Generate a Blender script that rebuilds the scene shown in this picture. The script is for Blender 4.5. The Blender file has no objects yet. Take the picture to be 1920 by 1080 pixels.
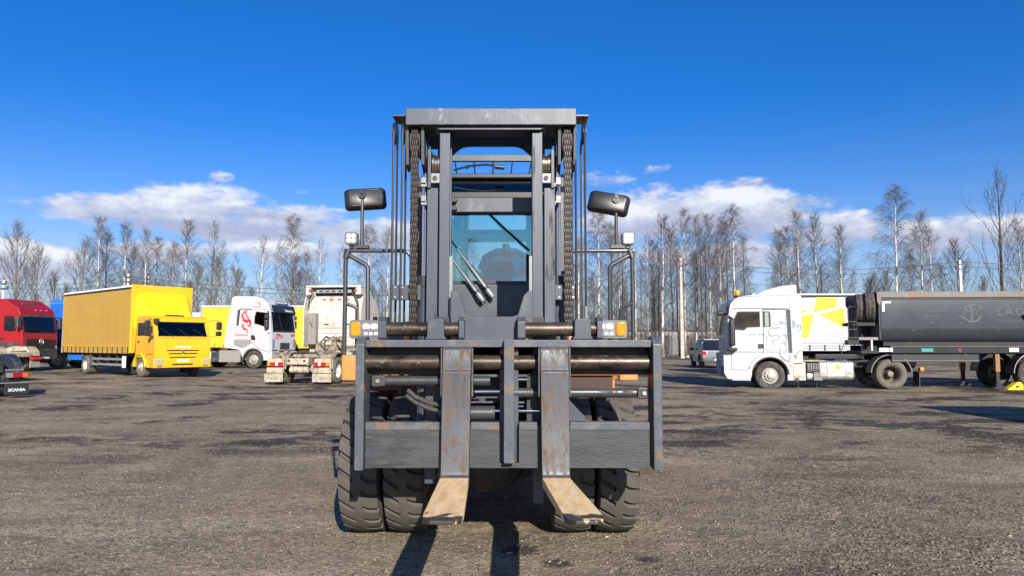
import bpy, math, random
import numpy as np
from mathutils import Vector, Matrix, noise as mnoise
S = bpy.context.scene
COL = S.collection
R = math.radians
PI = math.pi

# ---------------------------------------------------------------- camera
CAM_H, FPX = 1.53, 1350.0
PITCH = math.atan(105 / FPX)
cam = bpy.data.cameras.new('camera')
cam.sensor_width = 36.0
cam.lens = 36.0 * FPX / 1920.0
cam.clip_start = 0.05
cam.clip_end = 4000
co = bpy.data.objects.new('camera', cam)
COL.objects.link(co)
co.location = (0, 0, CAM_H)
co.rotation_euler = (PI / 2 + PITCH, 0, 0)
S.camera = co
S.view_settings.view_transform = 'Standard'
S.view_settings.look = 'None'
S.view_settings.exposure = 0.80
S.view_settings.gamma = 1.0
S.view_settings.use_curve_mapping = False
S.cycles.max_bounces = 6
S.cycles.transparent_max_bounces = 12
S.cycles.use_adaptive_sampling = True
S.cycles.use_denoising = True

_ca, _sa = math.cos(PITCH), math.sin(PITCH)
def pdir(u, v):
    y = -(v - 540) / FPX
    return (u - 960) / FPX, _ca - y * _sa, _sa + y * _ca
def azel(u, v):
    x, y, z = pdir(u, v)
    return math.atan2(x, y), math.atan2(z, math.hypot(x, y))

# ---------------------------------------------------------------- sun and sky
SUN_TO = Vector((-0.37, 1.42, -0.69)).normalized()      # the way the light travels
SUN_EL = math.asin(-SUN_TO.z)
sl = bpy.data.lights.new('sun', 'SUN')
sl.energy = 5.0
sl.angle = R(0.53)
sl.color = (1.0, 0.93, 0.82)
so = bpy.data.objects.new('sun', sl)
COL.objects.link(so)
so.rotation_euler = SUN_TO.to_track_quat('-Z', 'Y').to_euler()
so.location = (6, -30, 40)

W = bpy.data.worlds.new('World')
S.world = W
W.use_nodes = True
def make_world():
    nt = W.node_tree
    N, L = nt.nodes, nt.links
    N.clear()
    def mth(op, a, b=None, c=None, clamp=False):
        n = N.new('ShaderNodeMath'); n.operation = op; n.use_clamp = clamp
        for i, x in enumerate((a, b, c)):
            if x is None: continue
            if isinstance(x, (int, float)): n.inputs[i].default_value = x
            else: L.new(x, n.inputs[i])
        return n.outputs[0]
    out = N.new('ShaderNodeOutputWorld')
    bg = N.new('ShaderNodeBackground'); bg.inputs['Strength'].default_value = 0.062
    sky = N.new('ShaderNodeTexSky'); sky.sky_type = 'NISHITA'; sky.sun_disc = False
    sky.sun_elevation = SUN_EL
    # azimuth of the sun as the texture counts it: 0 = +Y, growing towards +X
    sky.sun_rotation = math.atan2(-SUN_TO.x, -SUN_TO.y)
    sky.altitude = 60; sky.air_density = 1.0; sky.dust_density = 1.3; sky.ozone_density = 4.5
    hs = N.new('ShaderNodeHueSaturation'); hs.inputs['Saturation'].default_value = 1.06
    hs.inputs['Hue'].default_value = 0.503
    tint = N.new('ShaderNodeMixRGB'); tint.blend_type = 'MULTIPLY'; tint.inputs[0].default_value = 1.0
    tc = N.new('ShaderNodeTexCoord')
    sep = N.new('ShaderNodeSeparateXYZ'); L.new(tc.outputs['Generated'], sep.inputs[0])
    az = mth('ARCTAN2', sep.outputs[0], sep.outputs[1])
    el = mth('ARCSINE', sep.outputs[2])
    low = N.new('ShaderNodeMapRange'); low.interpolation_type = 'SMOOTHSTEP'; L.new(el, low.inputs[0])
    low.inputs[1].default_value = 0.02; low.inputs[2].default_value = 0.34
    tm = N.new('ShaderNodeMixRGB'); L.new(low.outputs[0], tm.inputs[0])
    tm.inputs[1].default_value = (1.22, 1.22, 1.40, 1); tm.inputs[2].default_value = (0.44, 0.93, 1.46, 1)
    L.new(tm.outputs[0], tint.inputs[2])
    L.new(sky.outputs[0], tint.inputs[1]); L.new(tint.outputs[0], hs.inputs['Color'])
    def noise(scale_az, scale_el, seed, detail, rough):
        cx = N.new('ShaderNodeCombineXYZ')
        L.new(mth('MULTIPLY', az, scale_az), cx.inputs[0]); L.new(mth('MULTIPLY', el, scale_el), cx.inputs[1])
        cx.inputs[2].default_value = seed
        n = N.new('ShaderNodeTexNoise'); n.inputs['Scale'].default_value = 1.0
        n.inputs['Detail'].default_value = detail; n.inputs['Roughness'].default_value = rough
        L.new(cx.outputs[0], n.inputs['Vector'])
        return n.outputs['Fac']
    big = noise(11, 26, 3.1, 7, 0.58)
    fine = noise(38, 70, 8.4, 5, 0.6)
    wisp = noise(5, 30, 1.7, 6, 0.6)
    frill = noise(95, 150, 5.2, 6, 0.65)
    # (u, v, half width, half height up, half height down) in the photograph's own angles
    blobs = [(255, 395, 165, 30, 42), (385, 385, 150, 40, 55), (520, 402, 150, 24, 46), (430, 425, 190, 20, 30),
             (60, 492, 120, 36, 45), (20, 470, 90, 30, 40), (40, 378, 62, 14, 16), (700, 430, 130, 28, 50),
             (1290, 392, 200, 48, 60), (1420, 395, 150, 38, 60), (1180, 420, 90, 40, 60), (1560, 432, 120, 36, 42),
             (1760, 432, 130, 28, 44), (1890, 425, 90, 26, 44), (1130, 335, 60, 20, 20), (1230, 316, 44, 12, 12),
             (412, 331, 26, 13, 13), (1500, 368, 55, 13, 14), (1395, 340, 70, 12, 12),
             (560, 470, 150, 18, 30), (1350, 470, 180, 20, 36), (320, 470, 120, 20, 26), (565, 360, 22, 9, 9)]
    m = None; shade = None
    for (u, v, w, hu, hd) in blobs:
        amp = 0.16 if w < 75 else 1.0
        a0, e0 = azel(u, v)
        a1 = azel(u + w, v)[0] - a0
        eu = azel(u, v - hu)[1] - e0; ed = e0 - azel(u, v + hd)[1]
        de = mth('SUBTRACT', el, e0)
        up = mth('DIVIDE', mth('MAXIMUM', de, 0.0), eu); dn = mth('DIVIDE', mth('MINIMUM', de, 0.0), ed)
        ee = mth('ADD', up, dn)
        aa = mth('DIVIDE', mth('SUBTRACT', az, a0), a1)
        d2 = mth('ADD', mth('MULTIPLY', aa, aa), mth('MULTIPLY', ee, ee))
        w1 = mth('MAXIMUM', mth('SUBTRACT', amp - 0.12, mth('MULTIPLY', d2, 0.5 + 0.5 * amp)), -2.4)
        m = w1 if m is None else mth('SMOOTH_MAX', m, w1, 0.25)
        sh = mth('MULTIPLY', mth('MAXIMUM', mth('SUBTRACT', 1.25, d2), 0.0), ee)
        shade = sh if shade is None else mth('ADD', shade, sh)
    # loose fair-weather cloud all round the horizon outside the view
    band = mth('SUBTRACT', 1.0, mth('ABSOLUTE', mth('DIVIDE', mth('SUBTRACT', el, 0.13), 0.12)))
    far = mth('MULTIPLY', mth('SUBTRACT', mth('ABSOLUTE', az), 0.72), 3.0, clamp=True)
    m2 = mth('SUBTRACT', mth('MULTIPLY', mth('MULTIPLY', band, far), 0.9), mth('MULTIPLY', mth('SUBTRACT', 1.0, far), 3.0))
    m = mth('MAXIMUM', m, m2)
    nz = mth('ADD', mth('MULTIPLY', mth('SUBTRACT', big, 0.5), 2.6), mth('ADD', mth('MULTIPLY', mth('SUBTRACT', fine, 0.5), 1.0), mth('MULTIPLY', mth('SUBTRACT', frill, 0.5), 0.9)))
    dens = mth('MULTIPLY', mth('ADD', mth('ADD', m, nz), 0.38), 1.05, clamp=True)
    mr = N.new('ShaderNodeMapRange'); mr.interpolation_type = 'SMOOTHSTEP'
    L.new(dens, mr.inputs['Value']); mr.inputs['To Max'].default_value = 0.88
    # thin veil near the horizon
    veil = mth('MULTIPLY', mth('SUBTRACT', 1.0, mth('DIVIDE', mth('ABSOLUTE', mth('SUBTRACT', el, 0.10)), 0.10), clamp=True), mth('SUBTRACT', wisp, 0.36), clamp=True)
    fac = mth('MAXIMUM', mr.outputs[0], mth('MULTIPLY', veil, 0.9, clamp=True))
    s1 = mth('ADD', mth('MULTIPLY', shade, 0.55), mth('MULTIPLY', mth('SUBTRACT', fine, 0.5), 1.1))
    s1 = mth('ADD', mth('ADD', s1, mth('MULTIPLY', mth('SUBTRACT', big, 0.5), 0.9)), 0.42, clamp=True)
    cr = N.new('ShaderNodeValToRGB'); L.new(s1, cr.inputs[0])
    e = cr.color_ramp.elements
    e[0].position = 0.05; e[0].color = (4.4, 4.7, 6.2, 1)
    e[1].position = 0.85; e[1].color = (9.2, 9.3, 9.6, 1)
    x = cr.color_ramp.elements.new(0.45); x.color = (6.2, 6.5, 7.6, 1)
    mx = N.new('ShaderNodeMixRGB'); L.new(fac, mx.inputs[0]); L.new(hs.outputs[0], mx.inputs[1]); L.new(cr.outputs[0], mx.inputs[2])
    L.new(mx.outputs[0], bg.inputs['Color']); L.new(bg.outputs[0], out.inputs['Surface'])
make_world()

# ---------------------------------------------------------------- materials
MATS = {}
def _nodes(name):
    m = bpy.data.materials.new(name); m.use_nodes = True
    nt = m.node_tree
    return m, nt, nt.nodes, nt.links, nt.nodes['Principled BSDF']
def mat(name, col, rough=0.5, metal=0.0, var=0.12, vs=4.0, bump=0.0, bs=60.0, dirt=None, rust=None, stretch=(1, 1, 1), coat=0.0, emit=None, edge=None):
    """dirt/rust = (colour, amount 0..1, scale, contrast): patches with a shape of their own."""
    if name in MATS: return MATS[name]
    m, nt, N, L, P = _nodes(name)
    tc = N.new('ShaderNodeTexCoord')
    mp = N.new('ShaderNodeMapping'); mp.inputs['Scale'].default_value = stretch
    L.new(tc.outputs['Object'], mp.inputs[0])
    def nz(scale, detail=6, rgh=0.6, off=0.0):
        n = N.new('ShaderNodeTexNoise'); n.inputs['Scale'].default_value = scale
        n.inputs['Detail'].default_value = detail; n.inputs['Roughness'].default_value = rgh
        if off:
            a = N.new('ShaderNodeVectorMath'); a.operation = 'ADD'; a.inputs[1].default_value = (off, off * 1.7, -off)
            L.new(mp.outputs[0], a.inputs[0]); L.new(a.outputs[0], n.inputs['Vector'])
        else: L.new(mp.outputs[0], n.inputs['Vector'])
        return n.outputs['Fac']
    n1 = nz(vs)
    mr = N.new('ShaderNodeMapRange'); L.new(n1, mr.inputs[0])
    mr.inputs[1].default_value = 0.25; mr.inputs[2].default_value = 0.75
    mr.inputs[3].default_value = 1 - var; mr.inputs[4].default_value = 1 + var
    c = N.new('ShaderNodeVectorMath'); c.operation = 'SCALE'; c.inputs[0].default_value = col[:3]
    L.new(mr.outputs[0], c.inputs['Scale'])
    cur = c.outputs[0]
    rv = None
    for k, lay in enumerate((dirt, rust)):
        if not lay: continue
        dc, am, sc, ct = lay
        f = nz(sc, 8, 0.68, 11.3 + 7.1 * k)
        r2 = N.new('ShaderNodeMapRange'); L.new(f, r2.inputs[0])
        mid = 0.5 + (0.5 - am) * 0.42
        r2.inputs[1].default_value = mid - 0.5 / ct * 0.5; r2.inputs[2].default_value = mid + 0.5 / ct * 0.5
        mx = N.new('ShaderNodeMixRGB'); L.new(r2.outputs[0], mx.inputs[0]); L.new(cur, mx.inputs[1]); mx.inputs[2].default_value = (*dc[:3], 1)
        cur = mx.outputs[0]
        rv = r2.outputs[0]
    if edge:
        ec, er, ea = edge            # paint worn off along the edges
        bv = N.new('ShaderNodeBevel'); bv.samples = 4; bv.inputs['Radius'].default_value = er
        ge = N.new('ShaderNodeNewGeometry')
        dt = N.new('ShaderNodeVectorMath'); dt.operation = 'DOT_PRODUCT'; L.new(bv.outputs[0], dt.inputs[0]); L.new(ge.outputs['Normal'], dt.inputs[1])
        a1 = N.new('ShaderNodeMapRange'); L.new(dt.outputs['Value'], a1.inputs[0]); a1.inputs[1].default_value = 0.995; a1.inputs[2].default_value = 0.86; a1.inputs[3].default_value = 0.0; a1.inputs[4].default_value = 1.0
        a2 = N.new('ShaderNodeMapRange'); L.new(nz(16, 7, 0.7, 21.0), a2.inputs[0]); a2.inputs[1].default_value = 0.62 - ea * 0.3; a2.inputs[2].default_value = 0.70 - ea * 0.3
        am_ = N.new('ShaderNodeMath'); am_.operation = 'MULTIPLY'; L.new(a1.outputs[0], am_.inputs[0]); L.new(a2.outputs[0], am_.inputs[1])
        mx = N.new('ShaderNodeMixRGB'); L.new(am_.outputs[0], mx.inputs[0]); L.new(cur, mx.inputs[1]); mx.inputs[2].default_value = (*ec, 1)
        cur = mx.outputs[0]
    L.new(cur, P.inputs['Base Color'])
    P.inputs['Metallic'].default_value = metal
    rr = N.new('ShaderNodeMapRange'); L.new(nz(vs * 2.3, 5, 0.6, 3.3), rr.inputs[0])
    rr.inputs[3].default_value = max(0.02, rough - 0.12); rr.inputs[4].default_value = min(1, rough + 0.12)
    if rv is not None:
        m3 = N.new('ShaderNodeMixRGB'); L.new(rv, m3.inputs[0]); L.new(rr.outputs[0], m3.inputs[1]); m3.inputs[2].default_value = (0.85, 0.85, 0.85, 1)
        L.new(m3.outputs[0], P.inputs['Roughness'])
    else: L.new(rr.outputs[0], P.inputs['Roughness'])
    if coat: P.inputs['Coat Weight'].default_value = coat; P.inputs['Coat Roughness'].default_value = 0.08
    if bump:
        b = N.new('ShaderNodeBump'); b.inputs['Strength'].default_value = min(1, bump); b.inputs['Distance'].default_value = 0.004
        L.new(nz(bs, 6, 0.65, 5.0), b.inputs['Height']); L.new(b.outputs[0], P.inputs['Normal'])
    if emit:
        P.inputs['Emission Color'].default_value = (*emit[:3], 1); P.inputs['Emission Strength'].default_value = emit[3]
    MATS[name] = m
    return m
def glass(name, tint, refl_rough=0.02, mixmin=0.0):
    if name in MATS: return MATS[name]
    m, nt, N, L, P = _nodes(name)
    N.remove(P)
    out = [n for n in N if n.type == 'OUTPUT_MATERIAL'][0]
    t = N.new('ShaderNodeBsdfTransparent'); t.inputs[0].default_value = (*tint, 1)
    g = N.new('ShaderNodeBsdfGlossy'); g.inputs['Roughness'].default_value = refl_rough
    f = N.new('ShaderNodeFresnel'); f.inputs[0].default_value = 1.5
    a = N.new('ShaderNodeMath'); a.operation = 'ADD'; a.use_clamp = True; a.inputs[1].default_value = mixmin; L.new(f.outputs[0], a.inputs[0])
    mx = N.new('ShaderNodeMixShader'); L.new(a.outputs[0], mx.inputs[0]); L.new(t.outputs[0], mx.inputs[1]); L.new(g.outputs[0], mx.inputs[2])
    L.new(mx.outputs[0], out.inputs['Surface'])
    MATS[name] = m
    return m

# ---------------------------------------------------------------- mesh builder
class MB:
    def __init__(s): s.v = []; s.f = []; s.m = []
    def add(s, vs, fs, m=0):
        o = len(s.v); s.v += [tuple(p) for p in vs]
        for f in fs: s.f.append(tuple(i + o for i in f)); s.m.append(m)
        return s
    def box(s, x0, x1, y0, y1, z0, z1, m=0, M=None):
        vs = [Vector((x, y, z)) for z in (z0, z1) for y in (y0, y1) for x in (x0, x1)]
        if M is not None: vs = [M @ p for p in vs]
        return s.add(vs, [(0, 2, 3, 1), (4, 5, 7, 6), (0, 1, 5, 4), (2, 6, 7, 3), (0, 4, 6, 2), (1, 3, 7, 5)], m)
    def prism(s, poly, axis, a, b, m=0, top=None):
        """poly of 2D points; axis 'x': (y,z), 'y': (x,z), 'z': (x,y); top = poly of the far end if it differs."""
        def mk(p, t):
            return {'x': (t, p[0], p[1]), 'y': (p[0], t, p[1]), 'z': (p[0], p[1], t)}[axis]
        n = len(poly); q = top or poly
        vs = [mk(p, a) for p in poly] + [mk(p, b) for p in q]
        ar = sum(poly[i][0] * poly[(i + 1) % n][1] - poly[(i + 1) % n][0] * poly[i][1] for i in range(n))
        flip = (ar > 0) ^ (axis == 'y') ^ (b < a)
        fs = [tuple(range(n)), tuple(range(2 * n - 1, n - 1, -1))] + [(i, i + n, (i + 1) % n + n, (i + 1) % n) for i in range(n)]
        if flip: fs = [tuple(reversed(f)) for f in fs]
        return s.add(vs, fs, m)
    def cyl(s, p0, p1, r0, r1=None, n=16, m=0, caps=True):
        r1 = r0 if r1 is None else r1
        p0, p1 = Vector(p0), Vector(p1); d = (p1 - p0).normalized()
        a = d.orthogonal().normalized(); b = d.cross(a)
        vs = []
        for p, r in ((p0, r0), (p1, r1)):
            for i in range(n):
                t = 2 * PI * i / n; vs.append(p + a * (r * math.cos(t)) + b * (r * math.sin(t)))
        fs = [(i, (i + 1) % n, (i + 1) % n + n, i + n) for i in range(n)]
        if caps: fs += [tuple(range(n - 1, -1, -1)), tuple(range(n, 2 * n))]
        return s.add(vs, fs, m)
    def tube(s, pts, r, n=8, m=0, rs=None):
        pts = [Vector(p) for p in pts]
        d = (pts[1] - pts[0]).normalized(); a = d.orthogonal().normalized()
        vs = []
        for i, p in enumerate(pts):
            if i == 0: t = pts[1] - p
            elif i == len(pts) - 1: t = p - pts[i - 1]
            else: t = (pts[i + 1] - p).normalized() + (p - pts[i - 1]).normalized()
            t.normalize()
            a = (a - t * a.dot(t)).normalized(); b = t.cross(a)
            rr = rs[i] if rs else r
            for k in range(n):
                q = 2 * PI * k / n; vs.append(p + a * (rr * math.cos(q)) + b * (rr * math.sin(q)))
        fs = []
        for i in range(len(pts) - 1):
            for k in range(n):
                k2 = (k + 1) % n
                fs.append((i * n + k, i * n + k2, (i + 1) * n + k2, (i + 1) * n + k))
        e = (len(pts) - 1) * n
        fs += [tuple(range(n - 1, -1, -1)), tuple(range(e, e + n))]
        return s.add(vs, fs, m)
    def lathe(s, prof, c, axis='y', n=32, m=0, closed=False):
        """prof = [(radius, offset along axis)]"""
        c = Vector(c); vs = []; k = len(prof)
        for i in range(n):
            t = 2 * PI * i / n; ct, st = math.cos(t), math.sin(t)
            for r, h in prof:
                vs.append(c + {'y': Vector((r * ct, h, r * st)), 'x': Vector((h, r * ct, r * st)), 'z': Vector((r * ct, r * st, h))}[axis])
        fs = []
        kk = k if closed else k - 1
        for i in range(n):
            j = (i + 1) % n
            for q in range(kk):
                q2 = (q + 1) % k
                f = (i * k + q, j * k + q, j * k + q2, i * k + q2)
                fs.append(f if axis != 'y' else tuple(reversed(f)))
        return s.add(vs, fs, m)
    def build(s, name, mats, parent=None, bevel=0.0, seg=2, off=None, sharp=32, smooth=True):
        me = bpy.data.meshes.new(name)
        vs = s.v
        if off is not None: vs = [(p[0] - off[0], p[1] - off[1], p[2] - off[2]) for p in vs]
        me.from_pydata(vs, [], s.f)
        if not isinstance(mats, (list, tuple)): mats = [mats]
        for q in mats: me.materials.append(q)
        if len(mats) > 1: me.polygons.foreach_set('material_index', s.m)
        if smooth:
            me.polygons.foreach_set('use_smooth', [True] * len(s.f))
            me.set_sharp_from_angle(angle=R(sharp))
        me.update()
        o = bpy.data.objects.new(name, me); COL.objects.link(o)
        if parent is not None: o.parent = parent
        if bevel:
            b = o.modifiers.new('bevel', 'BEVEL'); b.width = bevel; b.segments = seg; b.limit_method = 'ANGLE'; b.angle_limit = R(35)
            b.harden_normals = True; b.use_clamp_overlap = True
        return o
def rrect(x0, x1, y0, y1, r, n=5):
    p = []
    for cx, cy, a in ((x1 - r, y1 - r, 0), (x0 + r, y1 - r, 90), (x0 + r, y0 + r, 180), (x1 - r, y0 + r, 270)):
        for i in range(n + 1):
            t = R(a + 90 * i / n); p.append((cx + r * math.cos(t), cy + r * math.sin(t)))
    return p
def thing(name, label, cat, loc=(0, 0, 0), rotz=0.0, group=None):
    o = bpy.data.objects.new(name, None); COL.objects.link(o)
    o.empty_display_size = 0.3
    o.location = loc; o.rotation_euler = (0, 0, rotz)
    o['label'] = label; o['category'] = cat
    if group: o['group'] = group
    return o
def tag(o, label, cat, group=None):
    o['label'] = label; o['category'] = cat
    if group: o['group'] = group
    return o
def dup(o, parent=None, loc=None, rot=None):
    c = o.copy(); COL.objects.link(c)
    if parent is not None: c.parent = parent
    if loc is not None: c.location = loc
    if rot is not None: c.rotation_euler = rot
    for ch in o.children: dup(ch, c)
    return c
def text(body, name, size, mtl, parent, loc, rot, align='CENTER', ext=0.0015, sx=1.0, shear=0.0, space=1.0, bold=0.0):
    cu = bpy.data.curves.new(name, 'FONT'); cu.body = body; cu.size = size; cu.align_x = align; cu.align_y = 'CENTER'
    cu.extrude = ext; cu.resolution_u = 3; cu.shear = shear; cu.space_character = space; cu.offset = bold
    t_ = bpy.data.objects.new(name, cu); COL.objects.link(t_)
    dg = bpy.context.evaluated_depsgraph_get()
    me = bpy.data.meshes.new_from_object(t_.evaluated_get(dg))
    bpy.data.objects.remove(t_); me.materials.clear(); me.materials.append(mtl); me.name = name
    o = bpy.data.objects.new(name, me); COL.objects.link(o); o.parent = parent
    o.location = loc; o.rotation_euler = rot; o.scale = (sx, 1, 1)
    return o
def strokes(name, lines, mtl, parent, place, thick=0.003):
    """brush strokes: each line = [(a, b, width)...] in a plane; place(a, b, d) gives the 3D point, d is the height off the plane."""
    mb = MB()
    for ln in lines:
        L_, R_ = [], []
        for i, (a, b, w) in enumerate(ln):
            a0, b0, _ = ln[max(0, i - 1)]; a1, b1, _ = ln[min(len(ln) - 1, i + 1)]
            dx, dy = a1 - a0, b1 - b0; q = math.hypot(dx, dy) or 1
            nx, ny = -dy / q * w / 2, dx / q * w / 2
            L_.append((a + nx, b + ny)); R_.append((a - nx, b - ny))
        n = len(ln)
        vs = [place(a, b, thick) for a, b in L_] + [place(a, b, thick) for a, b in R_] + [place(a, b, 0.0005) for a, b in L_] + [place(a, b, 0.0005) for a, b in R_]
        fs = []
        for i in range(n - 1):
            fs.append((i, i + 1, n + i + 1, n + i)); fs.append((i, 2 * n + i, 2 * n + i + 1, i + 1)); fs.append((n + i, n + i + 1, 3 * n + i + 1, 3 * n + i))
        mb.add(vs, fs)
    return mb.build(name, mtl, parent, smooth=False)
def sm(a, b, x):
    t = min(1, max(0, (x - a) / (b - a))); return t * t * (3 - 2 * t)
def gz(x, y):
    """height of the yard: a touch higher at the back left"""
    return 0.15 * sm(10, 29, y) * sm(-8.5, -15, x)
# ================================================================ ground
def ground_material():
    m, nt, N, L, P = _nodes('yard_gravel')
    tc = N.new('ShaderNodeTexCoord'); V = tc.outputs['Object']
    def nz(scale, detail=8, rgh=0.6, st=(1, 1, 1), rot=0.0):
        mp = N.new('ShaderNodeMapping'); mp.inputs['Scale'].default_value = st; mp.inputs['Rotation'].default_value = (0, 0, rot); L.new(V, mp.inputs[0])
        n = N.new('ShaderNodeTexNoise'); n.inputs['Scale'].default_value = scale; n.inputs['Detail'].default_value = detail; n.inputs['Roughness'].default_value = rgh
        L.new(mp.outputs[0], n.inputs['Vector']); return n.outputs['Fac']
    def mr(x, a, b, c, d, smooth=False):
        n = N.new('ShaderNodeMapRange'); L.new(x, n.inputs[0])
        if smooth: n.interpolation_type = 'SMOOTHSTEP'
        for i, q in enumerate((a, b, c, d)): n.inputs[i + 1].default_value = q
        return n.outputs[0]
    def mth(op, a, b):
        n = N.new('ShaderNodeMath'); n.operation = op
        for i, x in enumerate((a, b)):
            if isinstance(x, (int, float)): n.inputs[i].default_value = x
            else: L.new(x, n.inputs[i])
        return n.outputs[0]
    def mix(f, a, b):
        n = N.new('ShaderNodeMixRGB'); L.new(f, n.inputs[0])
        for i, x in ((1, a), (2, b)):
            if isinstance(x, tuple): n.inputs[i].default_value = (*x, 1)
            else: L.new(x, n.inputs[i])
        return n.outputs[0]
    sep = N.new('ShaderNodeSeparateXYZ'); L.new(V, sep.inputs[0])
    big = nz(0.16, 5, 0.6)
    mid = nz(0.9, 8, 0.65)
    col = mix(mr(big, 0.38, 0.62, 0, 1, True), (0.2249, 0.1764, 0.1204), (0.1791, 0.1447, 0.1050))
    col = mix(mr(mid, 0.42, 0.68, 0, 0.75, True), col, (0.2820, 0.2261, 0.1581))
    # worn wheel tracks and dusty streaks crossing the yard
    st = nz(0.55, 9, 0.7, (0.34, 1.0, 1.0), R(-34))
    col = mix(mr(st, 0.50, 0.64, 0, 0.8, True), col, (0.3125, 0.2559, 0.1820))
    st2 = nz(0.8, 9, 0.72, (0.34, 1.0, 1.0), R(32))
    col = mix(mr(st2, 0.51, 0.64, 0, 0.75, True), col, (0.0915, 0.0734, 0.0561))
    # coarse dark millings still damp
    d1 = nz(0.60, 12, 0.74, (0.72, 1.0, 1.0), R(9))
    dz = nz(0.11, 4, 0.55, (0.7, 1.0, 1.0), R(20))
    d1 = mth('ADD', d1, mth('MULTIPLY', mth('SUBTRACT', dz, 0.5), 0.55))
    d1 = mth('ADD', d1, mth('MULTIPLY', mth('SUBTRACT', nz(4.5, 9, 0.78, (0.8, 1.0, 1.0)), 0.5), 0.42))
    zone = mr(sep.outputs[1], 7.0, 13.0, 0.0, 1.0, True)
    d1z = mth('MULTIPLY', mr(d1, 0.505, 0.560, 0.0, 1.0, True), zone)
    col = mix(mth('MULTIPLY', d1z, 0.93), col, (0.0296, 0.0238, 0.0205))
    # single spots: oil and wet places (x, y, radius)
    nspot = nz(3.2, 8, 0.75)
    sp = None
    for (x, y, r) in ((2.75, 11.2, 0.75), (3.0, 14.2, 0.6), (-3.9, 11.4, 0.7), (0.33, 5.15, 0.16), (0.05, 5.5, 0.2), (0.95, 5.25, 0.13), (-2.4, 15.5, 0.9), (2.6, 17.5, 1.3), (8.2, 18.8, 1.2)):
        dx = mth('MULTIPLY', mth('SUBTRACT', sep.outputs[0], x), 0.8); dy = mth('SUBTRACT', sep.outputs[1], y)
        dd = mth('SQRT', mth('ADD', mth('MULTIPLY', dx, dx), mth('MULTIPLY', dy, dy)), 0)
        q = mth('SUBTRACT', 1.0, mth('DIVIDE', dd, r)); q = mth('ADD', mth('MAXIMUM', q, -0.6), mth('MULTIPLY', mth('SUBTRACT', nspot, 0.5), 2.0))
        sp = q if sp is None else mth('MAXIMUM', sp, q)
    col = mix(mr(sp, 0.25, 0.6, 0, 0.85, True), col, (0.0266, 0.0210, 0.0179))
    # dry grass and leaf litter under the trees
    wood = mth('MULTIPLY', mr(sep.outputs[1], 74.0, 84.0, 0.0, 1.0, True), mr(nz(0.5, 4), 0.2, 0.5, 0.6, 1.0))
    col = mix(wood, col, (0.115, 0.085, 0.052))
    # stones: one shade per stone
    vo = N.new('ShaderNodeTexVoronoi'); vo.inputs['Scale'].default_value = 62; L.new(V, vo.inputs['Vector'])
    vo2 = N.new('ShaderNodeTexVoronoi'); vo2.inputs['Scale'].default_value = 27; L.new(V, vo2.inputs['Vector'])
    bw = N.new('ShaderNodeSeparateColor'); L.new(vo.outputs['Color'], bw.inputs[0])
    bw2 = N.new('ShaderNodeSeparateColor'); L.new(vo2.outputs['Color'], bw2.inputs[0])
    grit = nz(150, 4, 0.7)
    k = mth('MULTIPLY', mr(bw.outputs[0], 0, 1, 0.68, 1.36), mr(grit, 0.3, 0.7, 0.72, 1.28))
    coarse = mth('MULTIPLY', mr(nz(0.42, 6, 0.6), 0.40, 0.60, 0.10, 1.0, True), mr(sep.outputs[0], -1.5, 3.0, 0.5, 1.0, True))
    vo3 = N.new('ShaderNodeTexVoronoi'); vo3.feature = 'DISTANCE_TO_EDGE'; vo3.inputs['Scale'].default_value = 27; L.new(V, vo3.inputs['Vector'])
    cell = mth('MULTIPLY', mr(bw2.outputs[1], 0, 1, 0.55, 1.45), mr(vo3.outputs['Distance'], 0.02, 0.16, 0.42, 1.12, True))
    k = mth('MULTIPLY', k, mth('ADD', 1.0, mth('MULTIPLY', coarse, mth('SUBTRACT', cell, 1.0))))
    k = mth('MULTIPLY', k, mr(nz(7, 9, 0.75), 0.3, 0.7, 0.62, 1.38))
    sc = N.new('ShaderNodeVectorMath'); sc.operation = 'SCALE'; L.new(col, sc.inputs[0]); L.new(k, sc.inputs['Scale'])
    L.new(sc.outputs[0], P.inputs['Base Color'])
    P.inputs['Roughness'].default_value = 0.92
    P.inputs['Specular IOR Level'].default_value = 0.25
    h = mth('ADD', mth('MULTIPLY', vo.outputs['Distance'], -0.55), mth('MULTIPLY', vo2.outputs['Distance'], -0.9))
    h = mth('ADD', h, mth('MULTIPLY', grit, 0.5)); h = mth('ADD', h, mth('MULTIPLY', nz(14, 8, 0.7), 1.6))
    h = mth('ADD', h, mth('MULTIPLY', mid, 3.0))
    b = N.new('ShaderNodeBump'); b.inputs['Strength'].default_value = 0.7; b.inputs['Distance'].default_value = 0.022
    L.new(h, b.inputs['Height']); L.new(b.outputs[0], P.inputs['Normal'])
    return m
GM = ground_material()
def make_ground():
    xs = sorted(set([-900, -500, -300, -200, -150, -110] + list(range(-90, -40, 5)) + [x * 1.0 for x in range(-40, 41)] + list(range(45, 95, 5)) + [110, 150, 200, 300, 500, 900]))
    ys = sorted(set([-300, -150, -80, -40, -20, -10] + [y * 1.0 for y in range(-5, 60)] + list(range(60, 120, 5)) + [130, 160, 200, 300, 500, 900, 1600]))
    vs = [(x, y, gz(x, y)) for y in ys for x in xs]
    n = len(xs)
    fs = [(j * n + i, j * n + i + 1, (j + 1) * n + i + 1, (j + 1) * n + i) for j in range(len(ys) - 1) for i in range(n - 1)]
    mb = MB(); mb.add(vs, fs)
    o = mb.build('ground', GM); o['kind'] = 'structure'
make_ground()

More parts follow.
